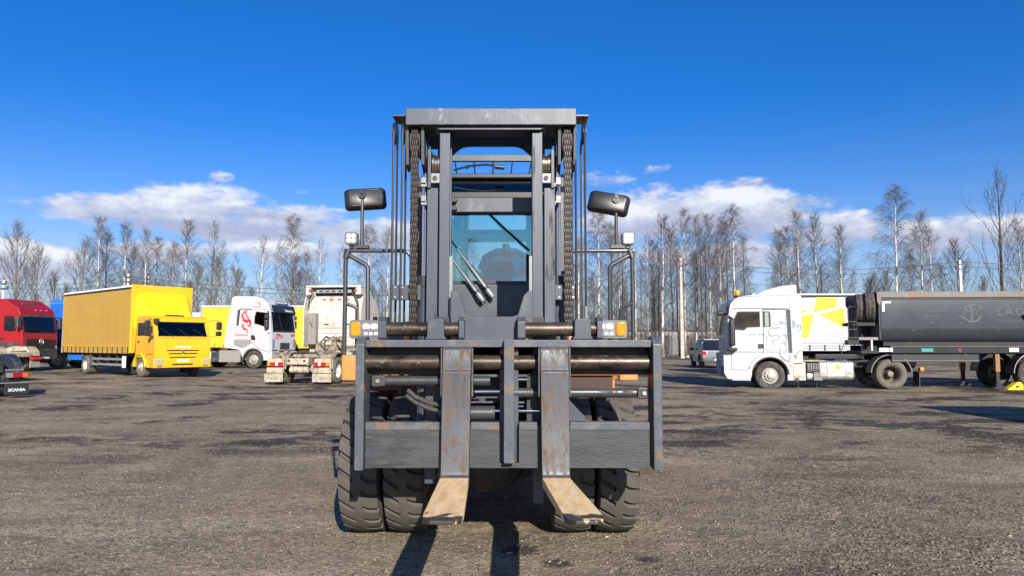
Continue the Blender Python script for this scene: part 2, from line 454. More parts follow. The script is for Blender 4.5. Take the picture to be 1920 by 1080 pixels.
def scatter_stones(name, n, y0, y1, smin, smax, mtl, seed, label, cat, squash=0.6, power=1.0):
    """loose stones as small irregular eight-faced lumps, one joined mesh"""
    r = np.random.default_rng(seed)
    y = y0 + (y1 - y0) * r.random(n) ** power
    x = (r.random(n) * 2 - 1) * (y * 0.74 + 0.3)
    s = smin + (smax - smin) * r.random(n) ** 3
    base = np.array([(1, 0, 0), (-1, 0, 0), (0, 1, 0), (0, -1, 0), (0, 0, 1), (0, 0, -1)], float)
    v = base[None] * (0.65 + 0.7 * r.random((n, 6, 1)))
    v += (r.random((n, 6, 3)) - 0.5) * 0.5
    a = r.random(n) * 2 * PI
    c, q = np.cos(a)[:, None], np.sin(a)[:, None]
    vx = v[:, :, 0] * c - v[:, :, 1] * q; vy = v[:, :, 0] * q + v[:, :, 1] * c
    g = np.array([gz(xx, yy) for xx, yy in zip(x, y)])
    V = np.stack([vx * s[:, None] + x[:, None], vy * s[:, None] + y[:, None], v[:, :, 2] * s[:, None] * squash + (g + s * squash * 0.35)[:, None]], -1).reshape(-1, 3)
    F = np.array([(0, 2, 4), (2, 1, 4), (1, 3, 4), (3, 0, 4), (2, 0, 5), (1, 2, 5), (3, 1, 5), (0, 3, 5)])
    F = (F[None] + (np.arange(n) * 6)[:, None, None]).reshape(-1)
    me = bpy.data.meshes.new(name)
    me.vertices.add(len(V)); me.vertices.foreach_set('co', V.ravel())
    me.loops.add(len(F)); me.loops.foreach_set('vertex_index', F)
    me.polygons.add(len(F) // 3); me.polygons.foreach_set('loop_start', np.arange(0, len(F), 3)); me.polygons.foreach_set('loop_total', np.full(len(F) // 3, 3))
    me.update(calc_edges=True); me.validate()
    me.materials.append(mtl)
    o = bpy.data.objects.new(name, me); COL.objects.link(o)
    o['kind'] = 'stuff'; tag(o, label, cat)
    return o
def stone_mat(name, a, b):
    m, nt, N, L, P = _nodes(name)
    g = N.new('ShaderNodeNewGeometry'); cr = N.new('ShaderNodeValToRGB')
    L.new(g.outputs['Random Per Island'], cr.inputs[0])
    cr.color_ramp.elements[0].color = (*a, 1); cr.color_ramp.elements[1].color = (*b, 1)
    L.new(cr.outputs[0], P.inputs['Base Color']); P.inputs['Roughness'].default_value = 0.9; P.inputs['Specular IOR Level'].default_value = 0.25
    return m
scatter_stones('gravel', 46000, 4.2, 17.0, 0.004, 0.017, stone_mat('gravel_stone', (0.05, 0.044, 0.038), (0.21, 0.18, 0.145)), 5, 'small loose grey and brown stones lying over the whole yard', 'gravel', power=1.35)
scatter_stones('pale_chips', 260, 4.6, 26.0, 0.006, 0.030, stone_mat('pale_chip', (0.22, 0.19, 0.14), (0.46, 0.40, 0.29)), 8, 'pale chips of wood and stone scattered thinly on the yard', 'debris', squash=0.3, power=1.2)

# ================================================================ trees
def bark_material(name, white, dark, amount, scale):
    m, nt, N, L, P = _nodes(name)
    tc = N.new('ShaderNodeTexCoord')
    mp = N.new('ShaderNodeMapping'); mp.inputs['Scale'].default_value = (1.3, 1.3, 0.55); L.new(tc.outputs['Object'], mp.inputs[0])
    n = N.new('ShaderNodeTexNoise'); n.inputs['Scale'].default_value = scale; n.inputs['Detail'].default_value = 5; L.new(mp.outputs[0], n.inputs['Vector'])
    mr = N.new('ShaderNodeMapRange'); L.new(n.outputs['Fac'], mr.inputs[0]); mr.inputs[1].default_value = amount - 0.04; mr.inputs[2].default_value = amount + 0.04
    mx = N.new('ShaderNodeMixRGB'); L.new(mr.outputs[0], mx.inputs[0]); mx.inputs[1].default_value = (*white, 1); mx.inputs[2].default_value = (*dark, 1)
    L.new(mx.outputs[0], P.inputs['Base Color']); P.inputs['Roughness'].default_value = 0.85
    return m
BIRCH = bark_material('birch_bark', (0.52, 0.49, 0.44), (0.06, 0.05, 0.045), 0.56, 2.6)
GREYBARK = bark_material('grey_bark', (0.17, 0.145, 0.115), (0.06, 0.05, 0.042), 0.55, 4)
DARKBARK = bark_material('dark_bark', (0.085, 0.07, 0.06), (0.03, 0.026, 0.024), 0.5, 4)
TWIG = bark_material('twig_bark', (0.100, 0.077, 0.068), (0.05, 0.039, 0.036), 0.52, 1.2)
TWIG2 = bark_material('willow_twig', (0.125, 0.108, 0.060), (0.060, 0.052, 0.034), 0.5, 1.2)
TWIG3 = bark_material('grey_twig', (0.165, 0.136, 0.110), (0.078, 0.063, 0.053), 0.5, 1.2)

def tree_proto(seed, H, kind):
    rnd = random.Random(seed)
    tr, cr = MB(), MB()
    def seg3(mb, p, q, r0, r1):
        d = (q - p)
        if d.length < 1e-5: return
        d.normalize(); a = d.orthogonal().normalized(); b = d.cross(a)
        vs = []
        for c, r in ((p, r0), (q, r1)):
            for k in range(3):
                t = 2.0944 * k + 0.3; vs.append(c + a * (r * math.cos(t)) + b * (r * math.sin(t)))
        mb.add(vs, [(0, 1, 4, 3), (1, 2, 5, 4), (2, 0, 3, 5)])
    def spike(mb, p, q, r):
        d = (q - p).normalized(); a = d.orthogonal().normalized(); b = d.cross(a)
        vs = [p + a * r, p + (b * 0.87 - a * 0.5) * r, p + (-b * 0.87 - a * 0.5) * r, q]
        mb.add(vs, [(0, 1, 3), (1, 2, 3), (2, 0, 3)])
    P = dict(birch=dict(tilt=(0.5, 0.95), first=0.13, n=84, len=0.225, droop=0.12, sec=8, tw=6, twl=0.6, r=0.0062),
             weep=dict(tilt=(0.5, 0.95), first=0.20, n=80, len=0.215, droop=0.5, sec=8, tw=7, twl=0.7, r=0.0066),
             aspen=dict(tilt=(0.45, 0.8), first=0.38, n=40, len=0.17, droop=0.0, sec=6, tw=5, twl=0.5, r=0.0075),
             poplar=dict(tilt=(0.35, 0.6), first=0.12, n=30, len=0.36, droop=-0.25, sec=6, tw=2, twl=0.6, r=0.013),
             maple=dict(tilt=(0.4, 0.75), first=0.16, n=38, len=0.36, droop=-0.1, sec=8, tw=6, twl=0.6, r=0.008),
             slim=dict(tilt=(0.5, 0.95), first=0.16, n=56, len=0.15, droop=0.05, sec=5, tw=4, twl=0.5, r=0.0075))[kind]
    # trunk, with one or two stems
    stems = []
    nst = 1
    for s in range(nst):
        pts = []; x = y = 0.0
        lx, ly = rnd.uniform(-.012, .012), rnd.uniform(-.012, .012)
        for i in range(15):
            t = i / 14; pts.append(Vector((x, y, H * t)))
            x += lx * H / 14 * 1.5 + rnd.uniform(-.03, .03); y += ly * H / 14 + rnd.uniform(-.03, .03)
        r0 = H * (0.0098 if kind in ('birch', 'weep', 'aspen') else 0.0078 if kind == 'slim' else 0.011)
        rs = [r0 * (1 - t / 14) ** 0.75 + 0.008 for t in range(15)]; rs[0] *= 1.2
        tr.tube(pts, r0, 8, 0, rs)
        stems.append((pts, rs))
    def at(t):
        pts = stems[0][0]; f = t * 14; i = min(13, int(f)); return pts[i].lerp(pts[i + 1], f - i)
    for k in range(P['n']):
        t = P['first'] + (0.985 - P['first']) * ((k + rnd.random()) / P['n']) ** 0.85
        p = at(t)
        az = k * 2.39996 + rnd.uniform(-.5, .5)
        tilt = rnd.uniform(*P['tilt']) * (0.5 + 0.5 * min(1.0, (1.03 - t) / (1.03 - P['first']) * 2.4))
        q_ = min(1, max(0.0, (1.03 - t) / (1.03 - P['first'])))
        env = (min(1.0, q_ / 0.72) ** 0.9) * (1.0 if q_ < 0.72 else 1 - (q_ - 0.72) / 0.28 * 0.45)
        ln = H * P['len'] * (0.16 + 0.98 * env) * rnd.uniform(0.6, 1.15)
        d = Vector((math.cos(az) * math.sin(tilt), math.sin(az) * math.sin(tilt), math.cos(tilt)))
        r = 0.006 + 0.0036 * ln
        q = p.copy(); dirs = d.copy(); n = 5; path = [q.copy()]
        for i in range(n):
            dirs = (dirs + Vector((rnd.uniform(-.16, .16), rnd.uniform(-.16, .16), rnd.uniform(-.1, .1) - P['droop'] * 0.34 * (i / n) * 2 + 0.03))).normalized()
            q2 = q + dirs * (ln / n)
            seg3(cr, q, q2, r * (1 - i / n * 0.8), r * (1 - (i + 1) / n * 0.8)); q = q2; path.append(q.copy())
        for j in range(P['sec']):
            f = 0.18 + 0.82 * (j + rnd.random()) / P['sec']; i = min(n - 1, int(f * n)); b = path[i].lerp(path[i + 1], f * n - i)
            bd = (path[i + 1] - path[i]).normalized()
            d2 = (bd + Vector((rnd.uniform(-1, 1), rnd.uniform(-1, 1), rnd.uniform(-.5, .7) - P['droop'] * 1.3)) * 0.72).normalized()
            l2 = ln * rnd.uniform(0.16, 0.42) * (1.15 - f * 0.45) + 0.15
            m2 = b + d2 * l2 * 0.5; d3 = (d2 + Vector((0, 0, -P['droop'] * 0.9)) + Vector((rnd.uniform(-.2, .2), rnd.uniform(-.2, .2), 0))).normalized(); e2 = m2 + d3 * l2 * 0.5
            seg3(cr, b, m2, P['r'], P['r'] * 0.75); seg3(cr, m2, e2, P['r'] * 0.75, P['r'] * 0.45)
            for w in range(P['tw']):
                g = rnd.random(); c = b.lerp(m2, g * 2) if g < 0.5 else m2.lerp(e2, g * 2 - 1)
                d4 = (d3 + Vector((rnd.uniform(-1, 1), rnd.uniform(-1, 1), rnd.uniform(-.7, .7) - P['droop'] * 1.6)) * 0.7).normalized()
                spike(cr, c, c + d4 * P['twl'] * rnd.uniform(0.45, 1.1), P['r'] * 0.62)
    return tr, cr
PROTO = {}
def proto(key, seed, H, kind, tm, cm):
    tr, cr = tree_proto(seed, H, kind)
    t = tr.build('trunk', tm); c = cr.build('crown', cm, smooth=False)
    COL.objects.unlink(t); COL.objects.unlink(c)
    PROTO[key] = (t.data, c.data, H)
for k, a in dict(b1=(11, 12, 'birch', BIRCH, TWIG), b2=(12, 12, 'birch', BIRCH, TWIG), b3=(13, 12, 'birch', BIRCH, TWIG3), w1=(21, 12, 'weep', BIRCH, TWIG), w2=(22, 12, 'weep', BIRCH, TWIG),
                 a1=(31, 12, 'aspen', GREYBARK, TWIG), a2=(32, 12, 'aspen', BIRCH, TWIG3), p1=(41, 12, 'poplar', DARKBARK, DARKBARK), m1=(51, 8, 'maple', GREYBARK, TWIG), m2=(52, 8, 'maple', GREYBARK, TWIG2),
                 s1=(61, 12, 'slim', BIRCH, TWIG), s2=(62, 12, 'slim', GREYBARK, TWIG), s3=(63, 12, 'slim', DARKBARK, TWIG)).items():
    proto(k, *a)
TREE_RND = random.Random(77)
def tree(key, u, vtop, Y, name, label, group=None, cat='tree', wide=1.0):
    """a tree at distance Y whose foot lies under picture column u and whose top reaches row vtop"""
    X = (u - 960) / FPX * Y * 1.0
    x, dy, dz = pdir(u, vtop); H = CAM_H + dz * Y / dy
    td, cd, h0 = PROTO[key]; s = H / h0
    t = thing(name, label, cat, (X, Y, gz(X, Y) - 0.05), TREE_RND.uniform(0, 6.28), group)
    for nm, d in (('trunk', td), ('crown', cd)):
        o = bpy.data.objects.new(nm, d); COL.objects.link(o); o.parent = t; o.scale = (s * wide, s * wide, s)
    return t
BG = 'birches along the edge of the wood'
# trees that can be told apart
for a in [
    ('b1', 180, 415, 82, 'birch_tree', 'tallest bare birch on the left above the rear half of the yellow box truck'),
    ('b2', 232, 428, 84, 'birch_tree', 'leaning bare birch second from the tallest one above the yellow box truck roof'),
    ('m1', 28, 440, 80, 'bare_tree', 'broad dark many branched bare tree above the red truck at the far left'),
    ('m1', 64, 482, 78, 'bare_tree', 'smaller rounded bare tree just right of the broad dark one above the red truck'),
    ('b3', 272, 438, 83, 'birch_tree', 'narrow bare birch above the front corner of the yellow truck box'),
    ('b1', 346, 420, 86, 'birch_tree', 'tall thin bare birch behind the right side of the yellow truck box front'),
    ('a1', 391, 422, 84, 'aspen_tree', 'dark tipped bare aspen standing over the bushy willows behind the yellow truck cab'),
    ('w2', 552, 412, 82, 'birch_tree', 'wide crowned bare birch above the gap between the two white tractors'),
    ('w1', 1124, 394, 86, 'birch_tree', 'tall weeping birch behind the right hand mirror of the forklift'),
    ('b2', 1242, 410, 84, 'birch_tree', 'tall white trunked birch left of the concrete utility pole by the gate'),
    ('b1', 1284, 398, 88, 'birch_tree', 'tall slim birch rising right behind the concrete utility pole'),
    ('w1', 1380, 388, 80, 'birch_tree', 'drooping white trunked birch above the amber beacons of the tractor'),
    ('b3', 1502, 402, 84, 'birch_tree', 'tall bare birch above the white tractor roof spoiler, left of a close pair'),
    ('b2', 1536, 408, 85, 'birch_tree', 'tall bare birch right one of the close pair above the white and yellow trailer'),
    ('b1', 1580, 428, 80, 'birch_tree', 'slim pointed birch standing free above the white and yellow trailer end'),
    ('w2', 1682, 356, 78, 'birch_tree', 'tallest weeping birch with bright white trunk above the grey tipper trailer front'),
    ('b3', 1730, 405, 80, 'birch_tree', 'bare white trunked birch just right of the tallest weeping one'),
    ('a2', 1752, 425, 81, 'aspen_tree', 'knobbly topped bare aspen beside the birch over the grey tipper trailer'),
    ('m1', 1800, 466, 84, 'bare_tree', 'low round crowned bare tree behind the white utility pole at right'),
    ('p1', 1882, 338, 74, 'poplar_tree', 'tall sparse dark poplar above the right end of the grey tipper')]:
    tree(*a)
# birches nothing tells apart
for a in [('b2', 198, 440, 85), ('m1', 150, 470, 84), ('b1', 290, 452, 88), ('m1', 250, 480, 86), ('s1', 312, 470, 90), ('b3', 325, 462, 92), ('s1', 415, 455, 90), ('s1', 440, 480, 86),
          ('a2', 487, 448, 88), ('s1', 520, 460, 86), ('b2', 576, 480, 90), ('s1', 598, 452, 88), ('s1', 638, 466, 85), ('w1', 690, 428, 86), ('b3', 726, 436, 90),
          ('m1', 545, 500, 80), ('b1', 1150, 425, 92), ('s1', 1165, 448, 90), ('s1', 1192, 470, 84), ('s1', 1215, 440, 95), ('b1', 1222, 455, 100), ('b2', 1262, 430, 96), ('b3', 1306, 412, 88),
          ('b1', 1332, 408, 86), ('s2', 1318, 430, 92), ('s1', 1352, 422, 84), ('b2', 1362, 415, 95), ('s1', 1402, 500, 90), ('b3', 1464, 436, 88), ('b1', 1480, 430, 92), ('s1', 1455, 500, 95),
          ('s1', 1602, 510, 90), ('m1', 1640, 525, 86), ('s1', 1665, 520, 84), ('b2', 1708, 470, 90), ('m1', 1660, 520, 80), ('b1', 1918, 415, 80), ('m1', 1848, 530, 84), ('b3', 1770, 500, 88), ('s1', 1240, 470, 108), ('m1', 100, 525, 84)]:
    k_ = [q for q in ((335, 'bare birch in the clump above the yellow box truck', 'lesser birches above the yellow truck'), (620, 'bare birch in the row above the white tractor with red dragon', 'lesser birches above the dragon tractor'),
                      (760, 'bare birch between the muddy tractor and the forklift mast', 'lesser birches left of the mast'), (1235, 'bare birch between the right mirror and the gate', 'lesser birches right of the mast'),
                      (1430, 'bare birch in the dense stand between gate and white tractor', 'lesser birches right of the gate'), (1620, 'bare birch in the stand above the white and yellow trailer', 'lesser birches above the trailer'),
                      (1930, 'small bare birch above the grey tipper trailer', 'lesser birches above the tipper')) if a[1] < q[0]][0]
    tree(*a, 'birch_tree', k_[1], k_[2])
# slender trunks further in
rr = random.Random(4)
for i in range(44):
    u = rr.uniform(1100, 1405) if i < 34 else rr.uniform(1460, 1605)
    tree(rr.choice(['s1', 's2', 's3', 's1', 's3']), u, rr.uniform(440, 575), rr.uniform(88, 122), 'slender_tree', 'thin bare trunk among many in the dense wood behind the gate', 'slender trunks in the wood')
for i in range(26):
    tree(rr.choice(['s1', 's2', 's3', 'b1', 's1']), rr.choice((rr.uniform(15, 75), rr.uniform(140, 335), rr.uniform(340, 460), rr.uniform(525, 640), rr.uniform(660, 750))), rr.uniform(505, 585), rr.uniform(90, 125), 'slender_tree', 'thin bare tree among many behind the parked trucks on the left', 'slender trees behind the trucks')
for i in range(12):
    tree(rr.choice(['s1', 's3', 'b3', 'b1']), rr.uniform(770, 1110), rr.uniform(430, 560), rr.uniform(84, 110), 'slender_tree', 'thin bare tree in the wood behind the forklift', 'slender trees behind the forklift')
for u, v, Y, w, l_ in [(375, 505, 74, 1.2, 'olive brown willow bush just right of the yellow truck box'), (410, 495, 73, 1.3, 'tallest olive brown willow bush above the yellow truck mirror'), (445, 515, 74, 1.25, 'olive brown willow bush directly left of the dragon tractor roof'),
                     (352, 540, 72, 1.1, 'low willow bush behind the front edge of the yellow truck box'), (470, 550, 75, 1.0, 'low willow bush directly above the dragon tractor cab'), (300, 545, 76, 1.0, 'low willow bush hidden behind the yellow truck box'),
                     (120, 545, 74, 0.9, 'greenish bush above the blue tractor at left'), (1635, 530, 82, 1.2, 'round brown bush above the spare wheels of the tipper')]:
    tree('m2', u, v, Y, 'willow_bush', l_, None, 'bush', w)

def undergrowth(name, n, seed, xr, yr, hr, mtl, label, r0=0.011):
    """upright brush: thin three-sided stems with side twigs"""
    r = np.random.default_rng(seed)
    V = np.zeros((n, 4, 3)); x = r.uniform(*xr, n); y = r.uniform(*yr, n)
    h = hr[0] + (hr[1] - hr[0]) * r.random(n) ** 1.8
    z0 = np.where(r.random(n) < 0.4, 0.0, h * r.random(n) * 0.6)
    for k, (a, b) in enumerate(((1, 0), (-.5, .87), (-.5, -.87))):
        V[:, k] = np.stack([x + a * r0, y + b * r0, z0 - 0.03], -1)
    ln = h - z0
    V[:, 3] = np.stack([x + r.normal(0, 0.28, n) * ln, y + r.normal(0, 0.28, n) * ln, h], -1)
    F = (np.array([(0, 1, 3), (1, 2, 3), (2, 0, 3)])[None] + (np.arange(n) * 4)[:, None, None]).reshape(-1)
    V = V.reshape(-1, 3)
    me = bpy.data.meshes.new(name)
    me.vertices.add(len(V)); me.vertices.foreach_set('co', V.ravel())
    me.loops.add(len(F)); me.loops.foreach_set('vertex_index', F)
    me.polygons.add(len(F) // 3); me.polygons.foreach_set('loop_start', np.arange(0, len(F), 3)); me.polygons.foreach_set('loop_total', np.full(len(F) // 3, 3))
    me.update(calc_edges=True); me.validate(); me.materials.append(mtl)
    o = bpy.data.objects.new(name, me); COL.objects.link(o); o['kind'] = 'stuff'; tag(o, label, 'undergrowth')
undergrowth('undergrowth', 42000, 3, (9, 62), (80, 112), (0.4, 4.2), TWIG2 if False else TWIG3, 'brown leafless brush filling the wood floor on the right')
undergrowth('undergrowth', 26000, 4, (-75, 8), (82, 112), (0.4, 4.0), TWIG3, 'brown leafless brush behind the trucks on the left')
undergrowth('brush_thicket', 5000, 6, (8, 64), (84, 110), (3.0, 8.5), TWIG3, 'tall thin grey saplings crowded between the birch trunks on the right', 0.013)
undergrowth('brush_thicket', 4000, 7, (-78, 8), (84, 110), (3.0, 7.5), TWIG, 'tall thin brown saplings crowded behind the trucks on the left', 0.013)
undergrowth('far_wood', 40000, 5, (-230, 230), (150, 215), (0.8, 6.0), TWIG, 'far off grey brown wood showing between the nearer trunks', 0.03)

# ================================================================ poles, wires, gate, far building
CONC = mat('concrete', (0.40, 0.37, 0.32), 0.85, var=0.18, vs=3, dirt=((0.22, 0.20, 0.17), 0.35, 6, 3))
PALE = mat('pale_concrete', (0.62, 0.60, 0.56), 0.8, var=0.1, vs=3)
IRON = mat('dark_iron', (0.035, 0.035, 0.038), 0.55, 0.3)
GALV = mat('galvanised_steel', (0.45, 0.46, 0.48), 0.42, 0.6, var=0.15)
CERAM = mat('insulator_ceramic', (0.10, 0.05, 0.035), 0.25)
def pole(u, v, Y, label, mtl, r=0.13):
    X = (u - 960) / FPX * Y
    _, dy, dz = pdir(u, v); H = CAM_H + dz * Y / dy
    t = thing('utility_pole', label, 'utility pole', (X, Y, gz(X, Y)), 0.0)
    MB().prism([(-r, -r * .8), (r, -r * .8), (r, r * .8), (-r, r * .8)], 'z', -0.1, H, 0, [(-r * .62, -r * .5), (r * .62, -r * .5), (r * .62, r * .5), (-r * .62, r * .5)]).build('pole', mtl, t, 0.012, 1)
    c = MB().box(-0.55, 0.55, -0.16, -0.10, H - 0.95, H - 0.85).box(-0.35, 0.35, -0.16, -0.10, H - 0.45, H - 0.36).build('crossarm', IRON, t)
    ins = None
    for x, z in ((-0.5, H - 0.85), (0.5, H - 0.85), (-0.3, H - 0.36), (0.3, H - 0.36), (0, H)):
        m = MB().lathe([(0.0, 0.26), (0.05, 0.25), (0.085, 0.2), (0.045, 0.15), (0.085, 0.1), (0.03, 0.06), (0.03, 0.0)], (x, -0.13 if x else 0, z), 'z', 10)
        m.build('insulator', CERAM, t)
    return (X, Y, H)
PO = [pole(4, 528, 72, 'white utility pole with dark crossarm above the red truck', PALE),
      pole(238, 516, 78, 'utility pole top with insulators left one above the yellow truck roof', PALE, 0.15),
      pole(275, 520, 84, 'plain white pole top right one above the yellow truck roof', PALE, 0.17),
      pole(1278, 484, 77, 'tall weathered concrete utility pole standing beside the gate', CONC, 0.19),
      pole(1804, 488, 72, 'white utility pole with insulators above the grey tipper trailer', PALE, 0.17)]
WIRE = mat('wire', (0.03, 0.03, 0.033), 0.6)
def wires(pa, pb, offs, label, sag=0.9):
    for dx, dz in offs:
        mb = MB()
        a = Vector((pa[0] + dx, pa[1] - 0.13, pa[2] + dz)); b = Vector((pb[0] + dx, pb[1] - 0.13, pb[2] + dz))
        pts = [a.lerp(b, i / 14) - Vector((0, 0, sag * (1 - (2 * i / 14 - 1) ** 2))) for i in range(15)]
        mb.tube(pts, 0.019, 4)
        o = mb.build('power_line', WIRE)
        tag(o, label, 'power line', 'overhead power lines')
off4 = [(-.5, -.62), (.5, -.62), (-.3, -.13), (.3, -.13), (0, -1.9)]
wires((-95, 70, 9.0), PO[0], off4, 'thin black overhead wire crossing the sky at far left', 0.5)
wires(PO[0], PO[1], off4, 'thin black overhead wire above the red truck', 0.5)
wires(PO[1], (PO[3][0], PO[3][1], PO[3][2] - 0.6), off4, 'long thin black overhead wire passing behind the forklift', 2.2)
wires(PO[3], PO[4], off4, 'thin black overhead wire between the two poles on the right', 1.0)
wires(PO[4], (75, 70, 9.6), off4, 'thin black overhead wire leaving the picture at right', 0.6)

def make_gate():
    X0, Y0 = 17.2, 77.5
    t = thing('sliding_gate', 'open dark metal sliding gate end with mesh panel beside the concrete pole', 'gate', (X0, Y0, 0))
    fr = MB()
    for x in (-0.35, 0.0, 0.75): fr.box(x - .04, x + .04, -.04, .04, 0.1, 2.9)
    fr.box(-4.5, 2.6, -.05, .05, 0.28, 0.40).box(-4.5, -.35, -.03, .03, 2.84, 2.9).box(-4.5, -0.35, -.06, .06, .75, .82)
    fr.build('gate_frame', IRON, t)
    b = MB()
    for i in range(14): b.box(-.33, .73, -.012, .012, 0.5 + i * .17, 0.512 + i * .17)
    for i in range(6): b.box(.05 + i * .12, .062 + i * .12, -.012, .012, .4, 2.85)
    b.build('mesh_panel', GALV, t)
    MB().tube([(0.75, 0, 2.3), (2.3, 0, 0.45)], 0.03, 6).tube([(-.35, 0, 0.5), (-1.2, 0, 1.7)], 0.02, 6).build('brace', IRON, t)
    for x, l in ((18.35, 'pale steel gate post just left of the concrete pole'), (19.75, 'pale steel gate post just right of the concrete pole')):
        p = thing('gate_post', l, 'post', (x, 77.3, 0))
        MB().cyl((0, 0, -.1), (0, 0, 2.75), 0.075, n=10).build('post', GALV, p)
        MB().box(-.2, .2, -.2, .2, -.05, .12).build('foot', CONC, p, .02, 1)
    for i, (x, s, l) in enumerate(((18.7, .3, 'rounded pale boulder at the foot of the concrete pole'), (20.4, .42, 'larger pale boulder lying right of the gate posts'), (21.0, .3, 'small pale boulder beside the parked car at the gate'))):
        mb = MB(); rq = random.Random(i)
        mb.lathe([(0, 0.75), (.5, .62), (.9, .3), (1, 0), (.8, -.25)], (0, 0, 0), 'z', 9)
        mb.v = [(a * s * rq.uniform(.8, 1.2), b * s * rq.uniform(.8, 1.2), c * s * rq.uniform(.85, 1.1) + .1) for a, b, c in mb.v]
        o = mb.build('boulder', CONC); o.location = (x, 76.6, 0); tag(o, l, 'rock')
make_gate()
def far_building():
    t = thing('warehouse', 'long low pale warehouse half hidden behind the wood on the right', 'building', (24.0, 130, 0), R(4))
    MB().box(-11, 13, 0, 10, 0, 4.0).build('wall', mat('warehouse_wall', (0.50, 0.49, 0.47), .7), t)
    MB().prism([(-.6, 4.0), (10.6, 4.0), (5, 5.2)], 'x', -11.4, 13.4).build('roof', mat('warehouse_roof', (0.30, 0.31, 0.33), .6), t)
    w = MB()
    for i in range(7): MB().box(-9.5 + i * 3.2, -8 + i * 3.2, -.06, .02, 1.8, 3.0).build('window', mat('far_glass', (0.05, 0.06, 0.07), .15), t)
far_building()
# ================================================================ forklift
FL = (-0.18, 6.12, 0.0)
def make_forklift():
    T = thing('forklift', 'large dark grey heavy forklift seen head on with its scuffed forks raised', 'forklift', FL)
    CX = -0.18
    PAINT = mat('grey_paint', (0.0372, 0.0455, 0.0614), 0.42, var=0.12, vs=3, bump=0.12, bs=40, dirt=((0.0716, 0.0793, 0.0886), 0.24, 5, 4), rust=((0.1575, 0.1739, 0.1939), 0.0, 14, 14), edge=((0.15, 0.16, 0.17), 0.006, 0.3))
    MAST = mat('mast_paint', (0.0408, 0.0494, 0.0690), 0.4, var=0.14, vs=5, bump=0.15, bs=45, dirt=((0.0648, 0.0749, 0.0956), 0.30, 4, 4), rust=((0.0211, 0.0225, 0.0258), 0.28, 9, 4), stretch=(1, 1, 0.16), edge=((0.14, 0.15, 0.165), 0.005, 0.3))
    SCUFF = mat('scuffed_grey_paint', (0.0413, 0.0497, 0.0677), 0.42, var=0.12, vs=3, bump=0.15, bs=40, dirt=((0.0855, 0.0951, 0.1158), 0.30, 6, 6), rust=((0.2416, 0.2589, 0.2951), 0.17, 13, 12), stretch=(1, 1, 0.45), edge=((0.26, 0.27, 0.28), 0.008, 0.6))
    PAINTR = mat('chipped_grey_paint', (0.0529, 0.0641, 0.0808), 0.45, var=0.15, vs=5, bump=0.25, bs=45, dirt=((0.0881, 0.0942, 0.0969), 0.34, 7, 5), rust=((0.1469, 0.0942, 0.0535), 0.26, 9, 8), edge=((0.16, 0.115, 0.075), 0.009, 0.75))
    WORN = mat('worn_plate', (0.0278, 0.0323, 0.0380), 0.5, var=0.25, vs=9, bump=0.5, bs=70, dirt=((0.0154, 0.0170, 0.0182), 0.42, 7, 2.2), rust=((0.0520, 0.0565, 0.0590), 0.33, 22, 2.6), stretch=(0.35, 1, 1.9), edge=((0.13, 0.13, 0.13), 0.008, 0.5))
    FORK = mat('fork_shank', (0.0368, 0.0449, 0.0572), 0.42, 0.1, var=0.2, vs=6, bump=0.25, bs=50, dirt=((0.0567, 0.0663, 0.0787), 0.40, 7, 3), rust=((0.0945, 0.0551, 0.0292), 0.36, 19, 2.4), stretch=(1.3, 1, 0.5), edge=((0.17, 0.10, 0.055), 0.010, 0.8))
    BLADE = mat('fork_blade', (0.7400, 0.4810, 0.2294), 0.55, 0.1, var=0.3, vs=8, bump=0.25, bs=70, dirt=((0.8000, 0.6364, 0.3848), 0.40, 9, 3), rust=((0.0740, 0.0622, 0.0532), 0.10, 5, 8), stretch=(2.6, 0.35, 1))
    nt = BLADE.node_tree; N, L = nt.nodes, nt.links; P = N['Principled BSDF']
    src = P.inputs['Base Color'].links[0].from_socket
    tc = N.new('ShaderNodeTexCoord'); sp = N.new('ShaderNodeSeparateXYZ'); L.new(tc.outputs['Object'], sp.inputs[0])
    nz = N.new('ShaderNodeTexNoise'); nz.inputs['Scale'].default_value = 9; nz.inputs['Detail'].default_value = 6; L.new(tc.outputs['Object'], nz.inputs['Vector'])
    r1 = N.new('ShaderNodeMapRange'); L.new(sp.outputs[1], r1.inputs[0]); r1.inputs[1].default_value = -2.45; r1.inputs[2].default_value = -2.76; r1.inputs[3].default_value = 0.0; r1.inputs[4].default_value = 0.5
    ad = N.new('ShaderNodeMath'); ad.operation = 'ADD'; L.new(r1.outputs[0], ad.inputs[0]); L.new(nz.outputs['Fac'], ad.inputs[1])
    r2 = N.new('ShaderNodeMapRange'); L.new(ad.outputs[0], r2.inputs[0]); r2.inputs[1].default_value = 0.86; r2.inputs[2].default_value = 0.92
    mx = N.new('ShaderNodeMixRGB'); L.new(r2.outputs[0], mx.inputs[0]); L.new(src, mx.inputs[1]); mx.inputs[2].default_value = (0.035, 0.03, 0.026, 1); L.new(mx.outputs[0], P.inputs['Base Color'])
    STEEL = mat('greasy_shaft', (0.0777, 0.0592, 0.0459), 0.36, 0.55, var=0.35, vs=14, bump=0.3, bs=80, dirt=((0.0222, 0.0178, 0.0148), 0.42, 5, 3), rust=((0.2220, 0.1924, 0.1628), 0.18, 12, 5), stretch=(1, 1, 2.0))
    CYLP = mat('grey_cylinder', (0.0444, 0.0468, 0.0486), 0.33, 0.15, var=0.12, vs=8, dirt=((0.0326, 0.0314, 0.0296), 0.3, 7, 4))
    CHROME = mat('chrome', (0.62, 0.63, 0.66), 0.10, 1.0, var=0.03)
    BLACK = mat('black_plastic', (0.014, 0.014, 0.016), 0.42, var=0.1)
    RUB = mat('hose_rubber', (0.0252, 0.0252, 0.0274), 0.38, var=0.15, vs=10)
